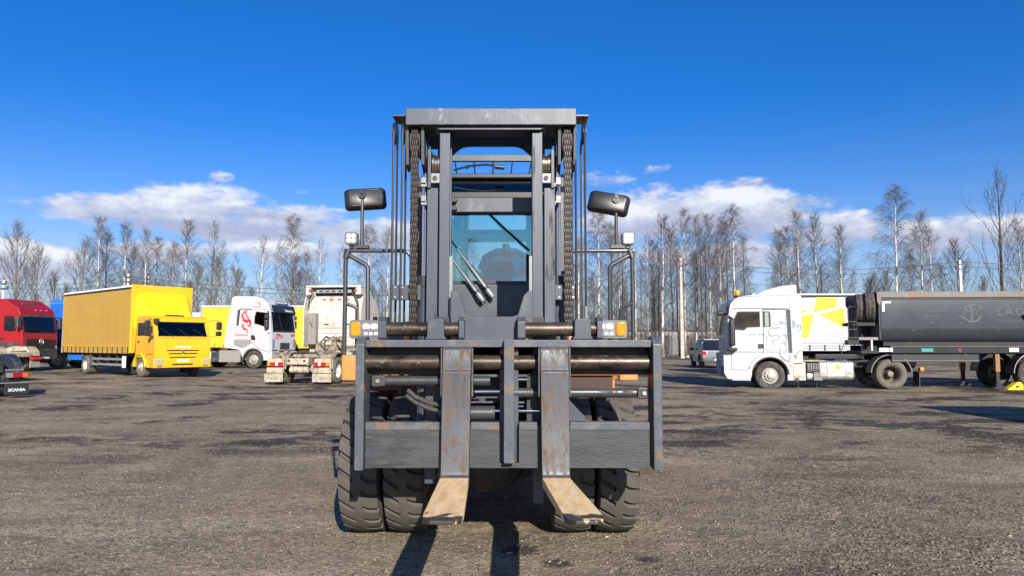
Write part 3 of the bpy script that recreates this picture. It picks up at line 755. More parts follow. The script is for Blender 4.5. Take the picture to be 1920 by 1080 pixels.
    HOSE = mat('braided_hose', (0.0407, 0.0385, 0.0333), 0.6, var=0.4, vs=40, bump=0.8, bs=150)
    CHAIN = mat('oiled_chain', (0.0190, 0.0136, 0.0106), 0.5, 0.3, var=0.35, vs=20)
    ORANGE = mat('orange_paint', (0.5772, 0.1850, 0.0407), 0.42, var=0.1, vs=5, dirt=((0.4070, 0.2220, 0.1036), 0.22, 5, 4))
    REDP = mat('shade_dark_red', (0.0327, 0.0064, 0.0040), 0.5, var=0.15)  # red darkened in the colour for the shade behind the fenders
    TYRE = mat('dusty_tyre', (0.0749, 0.0671, 0.0571), 0.9, var=0.18, vs=8, bump=0.15, bs=60, dirt=((0.0539, 0.0489, 0.0418), 0.35, 10, 3))
    ZINC = mat('zinc_bolt', (0.55, 0.50, 0.38), 0.3, 0.9)
    ALU = mat('pale_pad', (0.1924, 0.1998, 0.2072), 0.4, 0.2, var=0.1)
    SHADE_BLACK = mat('shade_black_steel', (0.016, 0.016, 0.018), .55, var=.3, vs=6)  # near-black colour puts the shade between the carriage bars into the steel
    def B(mb, name, m, par=T, bev=0.006, seg=2, **k):
        return mb.build(name, m, par, bev, seg, off=FL, **k)

    # ---------------------------------------------------------- tyres
    def tyre_mesh(mirror):
        RR, Wd = 0.565, 0.305
        NT, K, SKEW = 27, 14, 1.0
        nth = NT * K
        # across: (w -1..1) with profile drop of the shoulder
        wv = [-1.0, -0.95, -0.82, -0.62, -0.42, -0.24, -0.20, 0.0, 0.20, 0.24, 0.42, 0.62, 0.82, 0.95, 1.0]
        vs = []; fs = []
        for i in range(nth):
            for w in wv:
                r = RR - 0.016 * w * w - (0.022 if abs(w) > 0.97 else 0.0)
                sh = (0.78 * w if w < 0.5 else 0.78 * 0.5 + 0.12 * (w - 0.5)) * K      # the tread grid itself runs on the skew
                ph = (i + (K // 2 if w > 0 else 0)) % K
                if abs(w) > 0.22 and ph < 4: r -= 0.040
                t = 2 * PI * (i + SKEW * sh) / nth
                ww = w * Wd / 2 * (-1 if mirror else 1)
                vs.append((ww, r * math.cos(t), r * math.sin(t)))
        n = len(wv)
        for i in range(nth):
            j = (i + 1) % nth
            for q in range(n - 1):
                f = (i * n + q, i * n + q + 1, j * n + q + 1, j * n + q)
                fs.append(tuple(reversed(f)) if mirror else f)
        mb = MB(); mb.add(vs, fs)
        for s in (-1, 1):
            h = Wd / 2
            pr = [(RR - 0.044, s * h), (RR - 0.08, s * (h + 0.006)), (0.45, s * (h + 0.012)), (0.38, s * (h + 0.004)), (0.30, s * (h - 0.02)), (0.272, s * (h - 0.03)), (0.26, s * (h - 0.08))]
            mb.lathe(pr, (0, 0, 0), 'x', 64)
        return mb
    m0 = tyre_mesh(False).build('tyre', TYRE, T, sharp=22)
    RIM = mat('rim_paint', (0.36, 0.34, 0.30), 0.5, var=0.2)
    def rim():
        mb = MB()
        mb.lathe([(0.272, -0.13), (0.262, -0.10), (0.25, -0.06), (0.25, 0.06), (0.262, 0.10), (0.272, 0.13)], (0, 0, 0), 'x', 40)
        mb.lathe([(0.25, 0.05), (0.2, 0.03), (0.12, 0.03), (0.11, 0.07), (0.0, 0.07)], (0, 0, 0), 'x', 40)
        mb.lathe([(0.25, -0.05), (0.2, -0.03), (0.12, -0.03), (0.0, -0.03)], (0, 0, 0), 'x', 40)
        for k in range(10):
            t = 2 * PI * k / 10; mb.cyl((0.02, 0.17 * math.cos(t), 0.17 * math.sin(t)), (0.06, 0.17 * math.cos(t), 0.17 * math.sin(t)), 0.016, n=6)
        return mb
    r0 = rim().build('rim', RIM, m0)
    m0.location = (-1.0, 0, 0.56)
    for x in (-0.655, 0.66, 1.005):
        c = dup(m0, T, (x, 0, 0.56), (0.3 + x, 0, 0))
    # rear steering wheels
    for x in (-0.86, 0.86):
        dup(m0, T, (x, 3.05, 0.5), (1.1, 0, 0)).scale = (0.95, 0.89, 0.89)

    # ---------------------------------------------------------- axle, chassis, counterweight
    a = MB(); a.cyl((CX - .95, 6.12, .56), (CX + .95, 6.12, .56), .13, n=20)
    a.lathe([(0.0, -.30), (.17, -.28), (.26, -.20), (.30, -.06), (.30, .1), (.24, .24), (0.0, .28)], (CX - 0.0, 6.06, .62), 'y', 28)
    a.box(CX - .44, CX - .36, 5.92, 6.3, .36, .9).box(CX + .36, CX + .44, 5.92, 6.3, .36, .9)
    B(a, 'drive_axle', mat('axle_black', (0.03, 0.031, 0.034), .6, var=.3), bev=0)
    c = MB()
    c.box(CX - .47, CX + .47, 6.3, 9.0, .45, 1.25).box(CX - .62, CX - .50, 5.75, 9.3, .75, 1.30).box(CX + .50, CX + .62, 5.75, 9.3, .75, 1.30)
    B(c, 'chassis', REDP, bev=0.02)
    # fenders over the front tyres: flat orange tops with a red underside darkened for shade
    for s in (-1, 1):
        f = MB()
        xo, xi = CX + s * 1.20, CX + s * 0.62
        x0, x1 = min(xo, xi), max(xo, xi)
        for xa, xb, zb in ((CX + s * 1.20, CX + s * 1.05, 1.235), (CX + s * 1.05, CX + s * 0.62, 1.275)):
            f.prism([(5.86, zb), (5.86, 1.44), (6.95, 1.44), (7.1, 1.2), (7.06, 1.18), (6.93, 1.38), (5.92, 1.38), (5.92, zb)], 'x', min(xa, xb), max(xa, xb))
        B(f, 'fender', ORANGE, bev=0.01)
        MB()
        st = MB().box(min(xo, xo - s * .5), max(xo, xo - s * .5), 7.3, 8.3, .45, .52).box(min(xo, xo - s * .06), max(xo, xo - s * .06), 7.2, 8.5, .5, 1.3)
        B(st, 'step_panel', ORANGE, bev=0.01)
    # headlamp carrier in front of each fender, red web behind it
    for s in (-1, 1):
        w = MB().box(CX + min(s * .5, s * 1.0), CX + max(s * .5, s * 1.0), 5.9, 5.94, 1.15, 1.38)
        B(w, 'fender_web', REDP, bev=0.004)
    cw = MB()
    cw.prism([(8.5, .55), (8.5, 1.75), (9.2, 1.8), (9.75, 1.55), (9.8, .6), (9.5, .45), (8.9, .45)], 'x', CX - 1.15, CX + 1.15)
    B(cw, 'counterweight', ORANGE, bev=0.05)
    hd = MB().prism([(7.9, 1.25), (7.9, 1.78), (8.5, 1.75), (8.5, 1.25)], 'x', CX - 1.0, CX + 1.0)
    B(hd, 'engine_hood', ORANGE, bev=0.03)

    # ---------------------------------------------------------- cab
    cab = MB()
    cx0, cx1 = CX - 0.66, CX + 0.66
    yF, yB = 6.2, 7.65
    pil = 0.075
    for x in (cx0, cx1 - pil):
        cab.prism([(yF, 1.30), (yF + .09, 1.30), (yF + .13, 2.87), (yF + .06, 2.87)], 'x', x, x + pil)
        cab.box(x, x + pil, yB - .09, yB, 1.3, 3.02)
        cab.box(x, x + pil, yF + .10, yB - .09, 1.30, 1.42)
        cab.box(x, x + pil, yF + .13, yB - .09, 2.92, 3.02)
    cab.box(cx0 + pil, cx1 - pil, yF + .06, yF + .13, 2.665, 2.87)      # header between the two windscreens
    cab.box(cx0 + pil, cx1 - pil, yF + .36, yF + .44, 3.06, 3.105)
    cab.prism([(yF + .06, 2.87), (yF + .13, 2.87), (yF + .44, 3.06), (yF + .42, 3.11)], 'x', cx0, cx0 + pil)
    cab.prism([(yF + .06, 2.87), (yF + .13, 2.87), (yF + .44, 3.06), (yF + .42, 3.11)], 'x', cx1 - pil, cx1)
    cab.box(cx0, cx1, yF + .44, yB, 3.05, 3.12)
    cab.box(cx0 + pil, cx1 - pil, yB - .06, yB, 1.3, 1.95)
    cab.box(cx0 + pil, cx1 - pil, yF + .1, yB - .06, 1.3, 1.36)
    B(cab, 'cab_frame', BLACK, bev=0.012)
    cowl = MB().prism([(yF - .01, 1.40), (yF - .01, 2.04), (yF + .05, 2.07), (yF + .07, 2.07), (yF + .07, 1.40)], 'x', cx0 + .02, cx1 - .02)
    B(cowl, 'cowl', PAINT, bev=0.01)
    GL = glass('cab_glass', (0.89, 0.985, 0.92), mixmin=0.12)
    g = MB().prism([(yF + .035, 2.07), (yF + .041, 2.07), (yF + .081, 2.665), (yF + .075, 2.665)], 'x', cx0 + pil, cx1 - pil); ws = B(g, 'windscreen', GL, bev=0)
    g = MB().prism([(yF + .10, 2.875), (yF + .106, 2.875), (yF + .406, 3.065), (yF + .40, 3.065)], 'x', cx0 + pil, cx1 - pil); B(g, 'roof_windscreen', glass('roof_glass', (0.42, 0.55, 0.58), mixmin=0.06), bev=0)
    g = MB().box(cx0 + pil, cx1 - pil, yB - .035, yB - .03, 1.95, 3.02); B(g, 'rear_window', GL, bev=0)
    for x in (cx0 + .03, cx1 - .036):
        g = MB().box(x, x + .006, yF + .14, yB - .09, 1.42, 2.92); B(g, 'side_window', GL, bev=0)
    fb = MB().box(cx0 + pil, cx1 - pil, yF + .02, yF + .055, 2.045, 2.075); B(fb, 'window_seal', BLACK, bev=0)
    # roof guard bar standing above the roof windscreen
    gd = MB().box(cx0 + .02, cx1 - .02, yF + .56, yF + .60, 3.27, 3.335)
    B(gd, 'roof_guard', PAINT, bev=0.006)
    bars = MB()
    for k in range(7):
        x = cx0 + .12 + k * (cx1 - cx0 - .24) / 6
        B(MB().cyl((x + (x - CX) * .02, yF + .58, 3.275), (CX + (x - CX) * .94, yF + .50, 3.115), .007, n=6), 'guard_bar', BLACK, bev=0)
    # wipers: one on top, one hanging across the windscreen, twin silver arms in front of the cowl
    w = MB().tube([(CX - .36, yF + .36, 3.135), (CX - .22, yF + .36, 3.172), (CX - .06, yF + .355, 3.185), (CX + .06, yF + .36, 3.168)], .010, 6).cyl((CX + .02, yF + .36, 3.168), (CX + .11, yF + .36, 3.158), .022, n=10).cyl((CX - .25, yF + .36, 3.16), (CX - .22, yF + .36, 3.17), .018, n=8)
    B(w, 'roof_wiper', BLACK, bev=0)
    w = MB().tube([(CX - .03, yF + .06, 2.68), (CX + .12, yF + .03, 2.53), (CX + .33, yF + .02, 2.34)], .011, 6)
    B(w, 'windscreen_wiper', BLACK, bev=0)
    SIL = mat('silver_arm', (0.15, 0.155, 0.165), .35, .5)
    for dx, dz, nm in ((0.0, 0.0, 'a'), (0.082, 0.035, 'b')):
        p0, p1 = Vector((CX - .49 + dx, yF - .015, 2.47 + dz)), Vector((CX - .125 + dx, yF - .075, 1.975 + dz))
        d = p1 - p0
        wa = MB().tube([p0, p0 + d * .42, p0 + d * .46, p1], .01, 10, rs=[.007, .009, .013, .0185]); o = B(wa, 'wiper_arm', SIL, bev=0)
        e = MB().cyl(p0 + d * .99, p0 + d * 1.03, .022, n=12); e.build('collar', BLACK, o, off=FL)
        e = MB().tube([p0 + d * 1.03, p0 + d * 1.10, p0 + d * 1.17], .03, 12, rs=[.021, .025, .017]); e.build('arm_cap', ALU, o, off=FL)
    lo = MB().tube([(CX - .02 + .03 * math.cos(t) * (1.3 if t < 3.3 else 1), yF - .06, 1.94 + .055 * math.sin(t)) for t in [i * .5 for i in range(9)]], .005, 6)
    B(lo, 'washer_hose', BLACK, bev=0)
    # seat and controls
    SEAT = mat('seat_blue', (0.035, 0.06, 0.10), .75, var=.15)
    SX = CX + .12
    st = MB().prism(rrect(SX - .27, SX + .27, 1.92, 2.47, .15, 6), 'y', 7.35, 7.47, 0, rrect(SX - .24, SX + .24, 1.92, 2.45, .14, 6))
    se = B(st, 'seat_back', SEAT, bev=0.03)
    B(MB().prism(rrect(SX - .27, SX + .27, 6.95, 7.45, .09), 'z', 1.78, 1.92), 'seat_cushion', SEAT, bev=.03)
    B(MB().tube([(SX - .27, 7.36, 2.3), (SX - .22, 7.33, 2.42), (SX - .1, 7.31, 2.48), (SX + .1, 7.31, 2.48), (SX + .22, 7.33, 2.42), (SX + .27, 7.36, 2.3)], .026, 8).cyl((SX, 7.31, 2.47), (SX, 7.31, 2.55), .036, n=10), 'seat_handle', BLACK, bev=0)
    for s in (-1, 1):
        B(MB().tube([(SX + s * .27, 7.4, 2.22), (SX + s * .33, 7.2, 2.27), (SX + s * .34, 7.0, 2.28)], .028, 8), 'armrest', BLACK, bev=0)
    B(MB().lathe([(.17 + .016 * math.cos(t), .016 * math.sin(t)) for t in [k * PI / 4 for k in range(8)]], (0, 0, 0), 'z', 24, closed=True).box(-.16, .16, -.015, .015, -.01, .01).cyl((0, 0, 0), (0, 0, -.4), .03, n=8).__class__() if False else MB().cyl((SX, 6.72, 1.4), (SX, 6.8, 1.98), .035, n=10), 'steering_column', BLACK, bev=0)
    ring = MB().lathe([(.165 + .014 * math.cos(k * PI / 4), .014 * math.sin(k * PI / 4)) for k in range(8)], (SX, 6.82, 2.0), 'z', 24, closed=True).box(SX - .16, SX + .16, 6.805, 6.835, 1.992, 2.008)
    B(ring, 'steering_wheel', BLACK, bev=0)

    # ---------------------------------------------------------- mast
    MX = -0.152
    fy = 5.13
    for s in (-1, 1):
        # inner mast channel (stands in front, taller)
        xi = MX + s * .335
        q = MB().box(xi - .038, xi + .038, fy, fy + .035, .42, 3.066).box(xi - .016, xi + .016, fy + .035, fy + .15, .42, 3.07).box(xi - .038, xi + .038, fy + .15, fy + .185, .42, 3.07)
        B(q, 'inner_upright', MAST, bev=.005)
        xo = MX + s * .424
        q = MB().box(xo - .040, xo + .040, fy + .02, fy + .06, .55, 2.66).box(xo + (.008 if s > 0 else -.042), xo + (.042 if s > 0 else -.008), fy + .06, fy + .20, .55, 2.66).box(xo - .040, xo + .040, fy + .20, fy + .24, .55, 2.66)
        B(q, 'outer_upright', MAST, bev=.005)
        # plate, roller and block on top of the outer upright
        q = MB().box(xo - s * .0 + (.0 if s < 0 else -.028), xo + (.028 if s < 0 else .0), fy + .015, fy + .05, 2.60, 2.93) if False else MB().box(MX + s * .447 - .012, MX + s * .447 + .012, fy + .0, fy + .18, 2.655, 2.94)
        B(q, 'roller_bracket', PAINT, bev=.004)
        rx = MX + s * .402
        ro = MB().lathe([(0, -.031), (.068, -.031), (.074, -.027), (.074, -.012), (.066, -.007), (.066, .007), (.074, .012), (.074, .027), (.068, .031), (0, .031)], (rx, fy + .085, 2.845), 'x', 36)
        B(ro, 'roller', mat('polished_roller', (0.42, 0.34, 0.27), .22, .95, var=.2, vs=8), bev=0)
        bk = MB().box(rx - .036, rx + .034, fy + .005, fy + .08, 2.69, 2.765); o = B(bk, 'stop_block', ALU, bev=.006)
        MB().cyl((rx - .004, fy + .006, 2.728), (rx - .004, fy - .004, 2.728), .017, n=8).build('bolt', IRON, o, off=FL)
        # lift cylinder: chrome rod above, grey barrel below
        lx = MX + s * .492
        B(MB().cyl((lx, fy + .17, 1.98), (lx, fy + .17, 3.06), .024, n=18), 'lift_rod', CHROME, bev=0)
        o = B(MB().cyl((lx, fy + .17, .72), (lx, fy + .17, 1.99), .05, n=20), 'lift_cylinder', PAINT, bev=0)
        MB().cyl((lx, fy + .17, 1.95), (lx, fy + .17, 2.03), .057, n=20).build('gland', IRON, o, off=FL)
        for k, z in enumerate((2.69, 2.555)):
            B(MB().box(min(lx - .02, lx + .07 * -s), max(lx - .02, lx + .07 * -s), fy + .05, fy + .085, z - .016, z + .016).box(lx - .02 + .0, lx + .018, fy + .05, fy + .085, z, z + .055), 'guide_bracket', ALU, bev=.003)
        # cheek plates round the chain sheave
        for dx in (-.056, .056):
            kx = MX + s * .553 + dx
            q = MB().prism([(fy - .02, 3.12), (fy + .22, 3.12), (fy + .22, 2.86), (fy + .13, 2.80), (fy + .02, 2.83)], 'x', kx - .012, kx + .012)
            B(q, 'sheave_cheek', mat('dark_grey_paint', (0.05, 0.055, 0.065), .5), bev=.004)
        sh = MB().lathe([(0, -.036), (.12, -.036), (.12, -.030), (.10, -.026), (.10, .026), (.12, .030), (.12, .036), (0, .036)], (MX + s * .553, fy + .11, 3.0), 'x', 30)
        B(sh, 'chain_sheave', IRON, bev=0)
        # leaf chain, one plate pair after another
        hx = MX + s * .553
        ch = B(MB().box(hx - .02, hx + .02, fy + .0, fy + .012, 1.62, 1.72), 'lift_chain', CHAIN, bev=0)
        pitch = .0435
        wid = MB()
        lm = None
        for k in range(33):
            z = 1.68 + k * pitch
            lk = MB()
            xs = (-.023, -.008, .008, .023) if k % 2 else (-.0155, 0, .0155)
            for xx in xs:
                lk.prism(rrect(-.017, .017, -.031, .031, .013, 3), 'x', xx - .0052, xx + .0052)
            lk.cyl((-.029, 0, .0), (.029, 0, .0), .0075, n=8)
            if lm is None or len(lm) < 2:
                o = lk.build('chain_link', CHAIN, ch)
                lm = (lm or []) + [o.data]
            else:
                o = bpy.data.objects.new('chain_link', lm[k % 2]); COL.objects.link(o); o.parent = ch
            o.location = (hx - FL[0], fy + .0 - FL[1], z)
        # outer hose reels: bracket, sheaves and hoses
        nh = 4 if s < 0 else 3
        xs = [-.864, -.799] if s < 0 else [.462, .530]
        bx0, bx1 = (-.872, -.775) if s < 0 else (.46, .56)
        B(MB().box(bx0, bx1, fy + .0, fy + .2, 3.183, 3.197).box(bx0 + (.09 if s < 0 else 0), bx1 - (0 if s < 0 else .09), fy + .02, fy + .18, 2.95, 3.183), 'hose_bracket', PAINT, bev=.003)
        for k, x in enumerate(xs):
            B(MB().lathe([(0, -.011), (.085, -.011), (.085, -.008), (.07, -.004), (.07, .004), (.085, .008), (.085, .011), (0, .011)], (x + .0005 * s, fy + .11, 3.08), 'x', 24), 'hose_sheave', BLACK, bev=0)
            pts = [(x + (-.006 if s < 0 else .0) * 1, fy + .022, 1.62), (x, fy + .022, 2.2), (x, fy + .022, 3.06)]
            for t in range(1, 8):
                a_ = PI - PI * t / 8; pts.append((x, fy + .11 + .088 * math.cos(a_), 3.07 + .088 * math.sin(a_)))
            pts += [(x + (.0 if s < 0 else -.012), fy + .198, 3.0), (x + (.0 if s < 0 else -.014), fy + .198, 1.62)]
            h = B(MB().tube(pts, .0084, 8), 'hydraulic_hose', RUB, bev=0)
            if s > 0 and k > 0:
                MB().cyl((x, fy + .022, 1.66), (x, fy + .022, 1.80), .0125, n=8).build('hose_fitting', ALU, h, off=FL)
        q = MB().box(*( (-.865, -.655) if s < 0 else (.31, .475)), fy + .035, fy + .06, 1.845, 1.955)
        o = B(q, 'hose_clamp', PAINT, bev=.004)
        for zz in (1.865, 1.935):
            for xx in ((-.84, -.79) if s < 0 else (.34, .44)): MB().cyl((xx, fy + .036, zz), (xx, fy + .027, zz), .008, n=6).build('bolt', ZINC, o, off=FL)
        # pale slide pad on the inner side of the channel
        B(MB().box(MX + s * .287 - .013, MX + s * .287 + .013, fy + .01, fy + .05, 1.70, 2.16), 'slide_pad', ALU, bev=.003)
        # tilt cylinder back to the chassis
        B(MB().cyl((MX + s * .47, fy + .25, 1.0), (MX + s * .47, 6.9, 1.15), .055, n=16), 'tilt_cylinder', PAINT, bev=0)
    # top crosshead
    B(MB().box(-.764, .462, fy - .07, fy + .25, 3.099, 3.221), 'top_crosshead', SCUFF, bev=.006)
    B(MB().prism([(-.565, 3.097), (-.52, 3.073), (.205, 3.073), (.25, 3.097)], 'y', fy - .035, fy + .16), 'crosshead_flange', PAINT, bev=.003)
    arch = [(-.68, 3.088), (-.68, 2.80), (-.66, 2.80), (-.63, 2.985), (-.575, 2.985)]
    # dark web plate behind with a rounded arch opening
    pl = [(-.75, 3.09), (-.75, 2.985), (-.598, 2.985), (-.598, 2.96), (-.545, 2.96), (-.545, 2.70), (-.465, 2.70), (-.465, 2.905), (-.452, 2.905), (-.437, 2.912), (-.385, 2.958), (-.355, 2.972), (-.32, 2.978)]
    pr = [(2 * MX - x, z) for x, z in reversed(pl)]
    q_ = 5.5 / 5.2; B(MB().prism([(x * q_, 1.53 + (z - 1.53) * q_) for x, z in pl + pr], 'y', fy + .36, fy + .385), 'crosshead_web', PAINT, bev=0)
    # cross member of the outer mast
    B(MB().box(MX - .46, MX + .46, fy + .55, fy + .60, 2.581, 2.696), 'mast_crossmember', SCUFF, bev=.005)
    B(MB().box(MX - .46, MX + .46, fy + .245, fy + .29, 1.1, 1.3), 'mast_crossmember', PAINT, bev=.005)
    for z in (2.67, 2.605): B(MB().cyl((MX - .30, fy + .55, z), (MX - .30, fy + .50, z), .018, n=8), 'stop_bolt', BLACK, bev=0)

    # ---------------------------------------------------------- inner carriage plate between the uprights, with U shaped cut-out
    iy = 5.02
    up = [(-.43, 1.30), (-.43, 1.90), (-.395, 1.90), (-.365, 1.87), (-.345, 1.80), (-.325, 1.735), (-.29, 1.722)]
    up2 = [(2 * MX + .02 - x, z) for x, z in reversed(up)]
    B(MB().prism(up + up2, 'y', iy, iy + .05), 'carriage_plate', PAINT, bev=.006)
    for s in (-1, 1):
        B(MB().box(MX + s * .33 - .05, MX + s * .33 + .05, iy + .05, iy + .11, .80, 1.72), 'carriage_cheek', SHADE_BLACK, bev=.004)
    B(MB().box(-.80, .50, iy + .02, iy + .05, .74, 1.30), 'carriage_backplate', mat('shadow_plate', (0.045, 0.048, 0.055), .55), bev=.004) if False else None
    for x0, x1 in ((-.50, -.40), (.10, .20)):
        B(MB().box(x0, x1, iy, iy + .04, .72, 1.32), 'carriage_post', SHADE_BLACK, bev=.004)
    # sideshift shafts with end flanges
    sz, sy = 1.632, 4.985
    for (xa, xb, fl, fr) in ((-.865, -.34, -.885, -.345), (.075, .60, .065, .60)):
        o = B(MB().cyl((xa, sy, sz), (xb, sy, sz), .049, n=28), 'sideshift_shaft', STEEL, bev=0)
        for fx, w in ((fl, .055), (fr, .04)):
            outer = abs(fx) > .55
            fm = MB()
            fm.prism([(sy - .07, sz - .06), (sy - .03, sz - .105), (sy + .07, sz - .105), (sy + .07, sz + .085), (sy - .04, sz + .085), (sy - .07, sz + .05)], 'x', fx - w / 2, fx + w / 2)
            q = fm.build('shaft_flange', PAINT, o, .005, 2, off=FL)
            if not outer:
                for zz in (-.075, .07):
                    o2 = MB().cyl((fx + w / 2, sy - .04, sz + zz), (fx + w / 2 + .016, sy - .04, sz + zz), .011, n=6)
                    o2.build('bolt', ZINC, o, off=FL)
    # ---------------------------------------------------------- fork carriage (shifted sideways on its shafts)
    cy = 4.90
    KL, KR = -1.02, .975
    for s, x in ((-1, KL), (1, KR)):
        lean = .02 * s
        sp = MB().prism([(4.86, .69), (4.845, 1.53), (4.90, 1.58), (5.02, 1.58), (5.06, 1.30), (5.06, .69)], 'x', x - .03, x + .03)
        B(sp, 'side_plate', PAINTR, bev=.007)
    B(MB().box(KL + .03, KR - .03, 4.885, 5.0, 1.508, 1.558), 'top_bar', PAINTR, bev=.005)
    B(MB().cyl((KL + .03, 4.955, 1.405), (KR - .03, 4.955, 1.405), .049, n=32), 'fork_shaft', STEEL, bev=0)
    bp = [(KL + .05, .70), (KR - .055, .70), (KR - .055, 1.0), (KL + .05, 1.0)]
    lower = [(-.985, .70), (.925, .70), (.925, .985), (.045, .985), (.045, .735), (-.083, .735), (-.083, .985), (-.985, .985)]
    B(MB().prism(lower, 'y', 4.90, 4.955), 'lower_plate', WORN, bev=.004)
    for x0, x1 in ((-.985, -.30), (-.275, -.086), (.048, .17), (.39, .925)):
        B(MB().box(x0, x1, 4.895, 4.99, .986, 1.004).box(x0, x1, 4.892, 4.8985, .955, .986), 'plate_ledge', PAINTR, bev=.003)
    B(MB().box(-.054, .014, 4.82, 4.885, .744, 1.562), 'centre_post', PAINTR, bev=.005)
    B(MB().box(-.084, .044, 4.957, 4.985, .72, 1.5), 'centre_web', PAINT, bev=.003)
    # lugs that grip the sideshift shafts
    for x0, x1 in ((-.585, -.455), (.416, .546)):
        lug = [(x0 + .01, 1.53), (x0 + .008, 1.69), (x0 + .02, 1.703), (x1 - .02, 1.703), (x1 - .008, 1.69), (x1 - .006, 1.585), (x1 + .012, 1.558), (x0 - .012 + .02, 1.558)]
        lug = [(x0 - .012, 1.558), (x0 + .006, 1.585), (x0 + .008, 1.69), (x0 + .02, 1.703), (x1 - .02, 1.703), (x1 - .008, 1.69), (x1 - .006, 1.585), (x1 + .012, 1.558)]
        B(MB().prism(lug, 'y', 4.898, 5.05), 'shaft_lug', PAINT, bev=.008)
    # fork positioning and sideshift cylinders
    cyls = [(-.955, -.15, 1.278, 4.985, .033, -.915, None), (.985 - 1.06, .87, 1.196, 4.985, .033, .90, None), (-.50, -.118, 1.058, 5.0, .049, None, None)]
    for (xa, xb, z, y, r, eye, _) in cyls:
        if eye is not None and eye < 0: xa2, xb2 = eye + .05, xb
        elif eye is not None: xa2, xb2 = xa, eye - .05
        else: xa2, xb2 = xa, xb
        o = B(MB().cyl((xa2, y, z), (xb2, y, z), r, n=26), 'positioning_cylinder', CYLP, bev=0)
        if eye is not None:
            MB().prism([(eye - .045, z - .03), (eye - .03, z - .04), (eye + .05, z - .034), (eye + .05, z + .034), (eye - .03, z + .04), (eye - .045, z + .03)], 'y', y - .04, y + .02).build('cylinder_eye', CYLP, o, .006, 2, off=FL)
            MB().cyl((eye, y - .055, z), (eye, y, z), .014, n=10).build('eye_bolt', ZINC, o, off=FL)
    for xa, xb, z, y, r, n_ in ((.0, .105, 1.287, 4.985, .0105, 1), (-.255, -.08, 1.205, 4.985, .0125, 1), (-.12, .21, 1.072, 5.0, .011, 1)):
        o = B(MB().cyl((xa, y, z), (xb, y, z), r, n=14), 'piston_rod', CHROME, bev=0)
    B(MB().tube([(-.72, 5.02, 1.21), (-.66, 5.0, 1.165), (-.56, 4.98, 1.125), (-.47, 4.97, 1.11), (-.40, 4.97, 1.105)], .0165, 10), 'braided_hose', HOSE, bev=0)
    B(MB().tube([(-.73, 5.03, 1.175), (-.66, 5.01, 1.125), (-.56, 4.99, 1.085), (-.46, 4.98, 1.065), (-.40, 4.98, 1.06)], .0165, 10), 'braided_hose', HOSE, bev=0)
    for x0, x1, z0, z1 in ((-.25, -.10, 1.160, 1.168), (-.29, -.13, 1.125, 1.137), (.0, .085, 1.123, 1.135), (.0, .08, 1.098, 1.108)):
        B(MB().box(x0, x1, 4.99, 5.03, z0, z1), 'cylinder_strap', ALU if False else PAINT, bev=.002)
    B(MB().prism([(.39, 1.006), (.50, 1.006), (.50, 1.035), (.45, 1.085), (.39, 1.15)], 'y', 4.97, 4.985), 'gusset', PAINT, bev=.003)
    B(MB().box(-.44, -.385, 5.0, 5.02, .72, 1.2), 'carriage_strut', PAINT, bev=.003)
    B(MB().box(KL + .03, KR - .03, 5.02, 5.06, 1.318, 1.508), 'carriage_crossbeam', SHADE_BLACK, bev=.004)

    # ---------------------------------------------------------- forks
    for (xs0, xs1, xb0, xb1, tx0, tx1) in ((-.462, -.272, -.470, -.283, -.415, -.222), (.188, .378, .197, .381, .245, .432)):
        fk = MB()
        ys, ye = 4.800, 4.885
        # shank with the hook head
        poly = [(ys + .01, 1.36), (ys + .022, 1.49), (ys + .04, 1.497), (ye + .01, 1.497), (ye + .01, .60), (ye - .01, .585), (ys, .585), (ys, 1.355)]
        def sec(z):      # the fork leans a little from top to heel
            t = (1.497 - z) / .9; return xs0 + (xb0 - xs0) * t, xs1 + (xb1 - xs1) * t
        prof = [(ys + .03, 1.497), (ys + .018, 1.46), (ys + .014, 1.36), (ys, 1.345), (ys, .70), (ys - .010, .672), (ys - .035, .660)]
        back = [(ye + .012, 1.497), (ye + .012, 1.46), (ye + .012, 1.36), (ye, 1.345), (ye, .70), (ye - .005, .64), (ye - .03, .602)]
        vs = []
        for (yf, zf), (yb, zb) in zip(prof, back):
            a0, a1 = sec(zf)
            vs += [(a0, yf, zf), (a1, yf, zf), (a1, yb, zb), (a0, yb, zb)]
        n = len(prof)
        fs = [(0, 3, 2, 1)]
        for i in range(n - 1):
            for k in range(4):
                k2 = (k + 1) % 4
                fs.append((i * 4 + k, i * 4 + k2, (i + 1) * 4 + k2, (i + 1) * 4 + k))
        fs.append(((n - 1) * 4, (n - 1) * 4 + 1, (n - 1) * 4 + 2, (n - 1) * 4 + 3))
        fk.add(vs, fs)
        fo = B(fk, 'fork', FORK, bev=.006)
        # raised lip round the head of the fork
        lip = MB()
        a0, a1 = sec(1.4)
        lip.box(a0 - .014, a0 - .003, ys + .03, ye, 1.18, 1.503).box(a1 + .003, a1 + .014, ys + .03, ye, 1.18, 1.503).box(a0 - .003, a1 + .003, ys + .034, ye, 1.498, 1.507)
        lip.build('fork_hook', PAINT, fo, .002, 1, off=FL)
        # blade, thinning to a worn rounded tip
        bl = MB(); vs = []
        st = [(4.765, .6595, .058), (4.3, .684, .052), (3.8, .712, .042), (3.50, .728, .034), (3.40, .733, .029), (3.35, .735, .024), (3.315, .736, .018)]
        for i, (y, zt, th) in enumerate(st):
            t = (4.765 - y) / (4.765 - 3.315)
            a0 = xb0 + (tx0 - xb0) * t; a1 = xb1 + (tx1 - xb1) * t
            ins = {len(st) - 1: .042, len(st) - 2: .016, len(st) - 3: .004}.get(i, 0)
            a0 += ins; a1 -= ins
            vs += [(a0, y, zt), (a1, y, zt), (a1, y, zt - th), (a0, y, zt - th)]
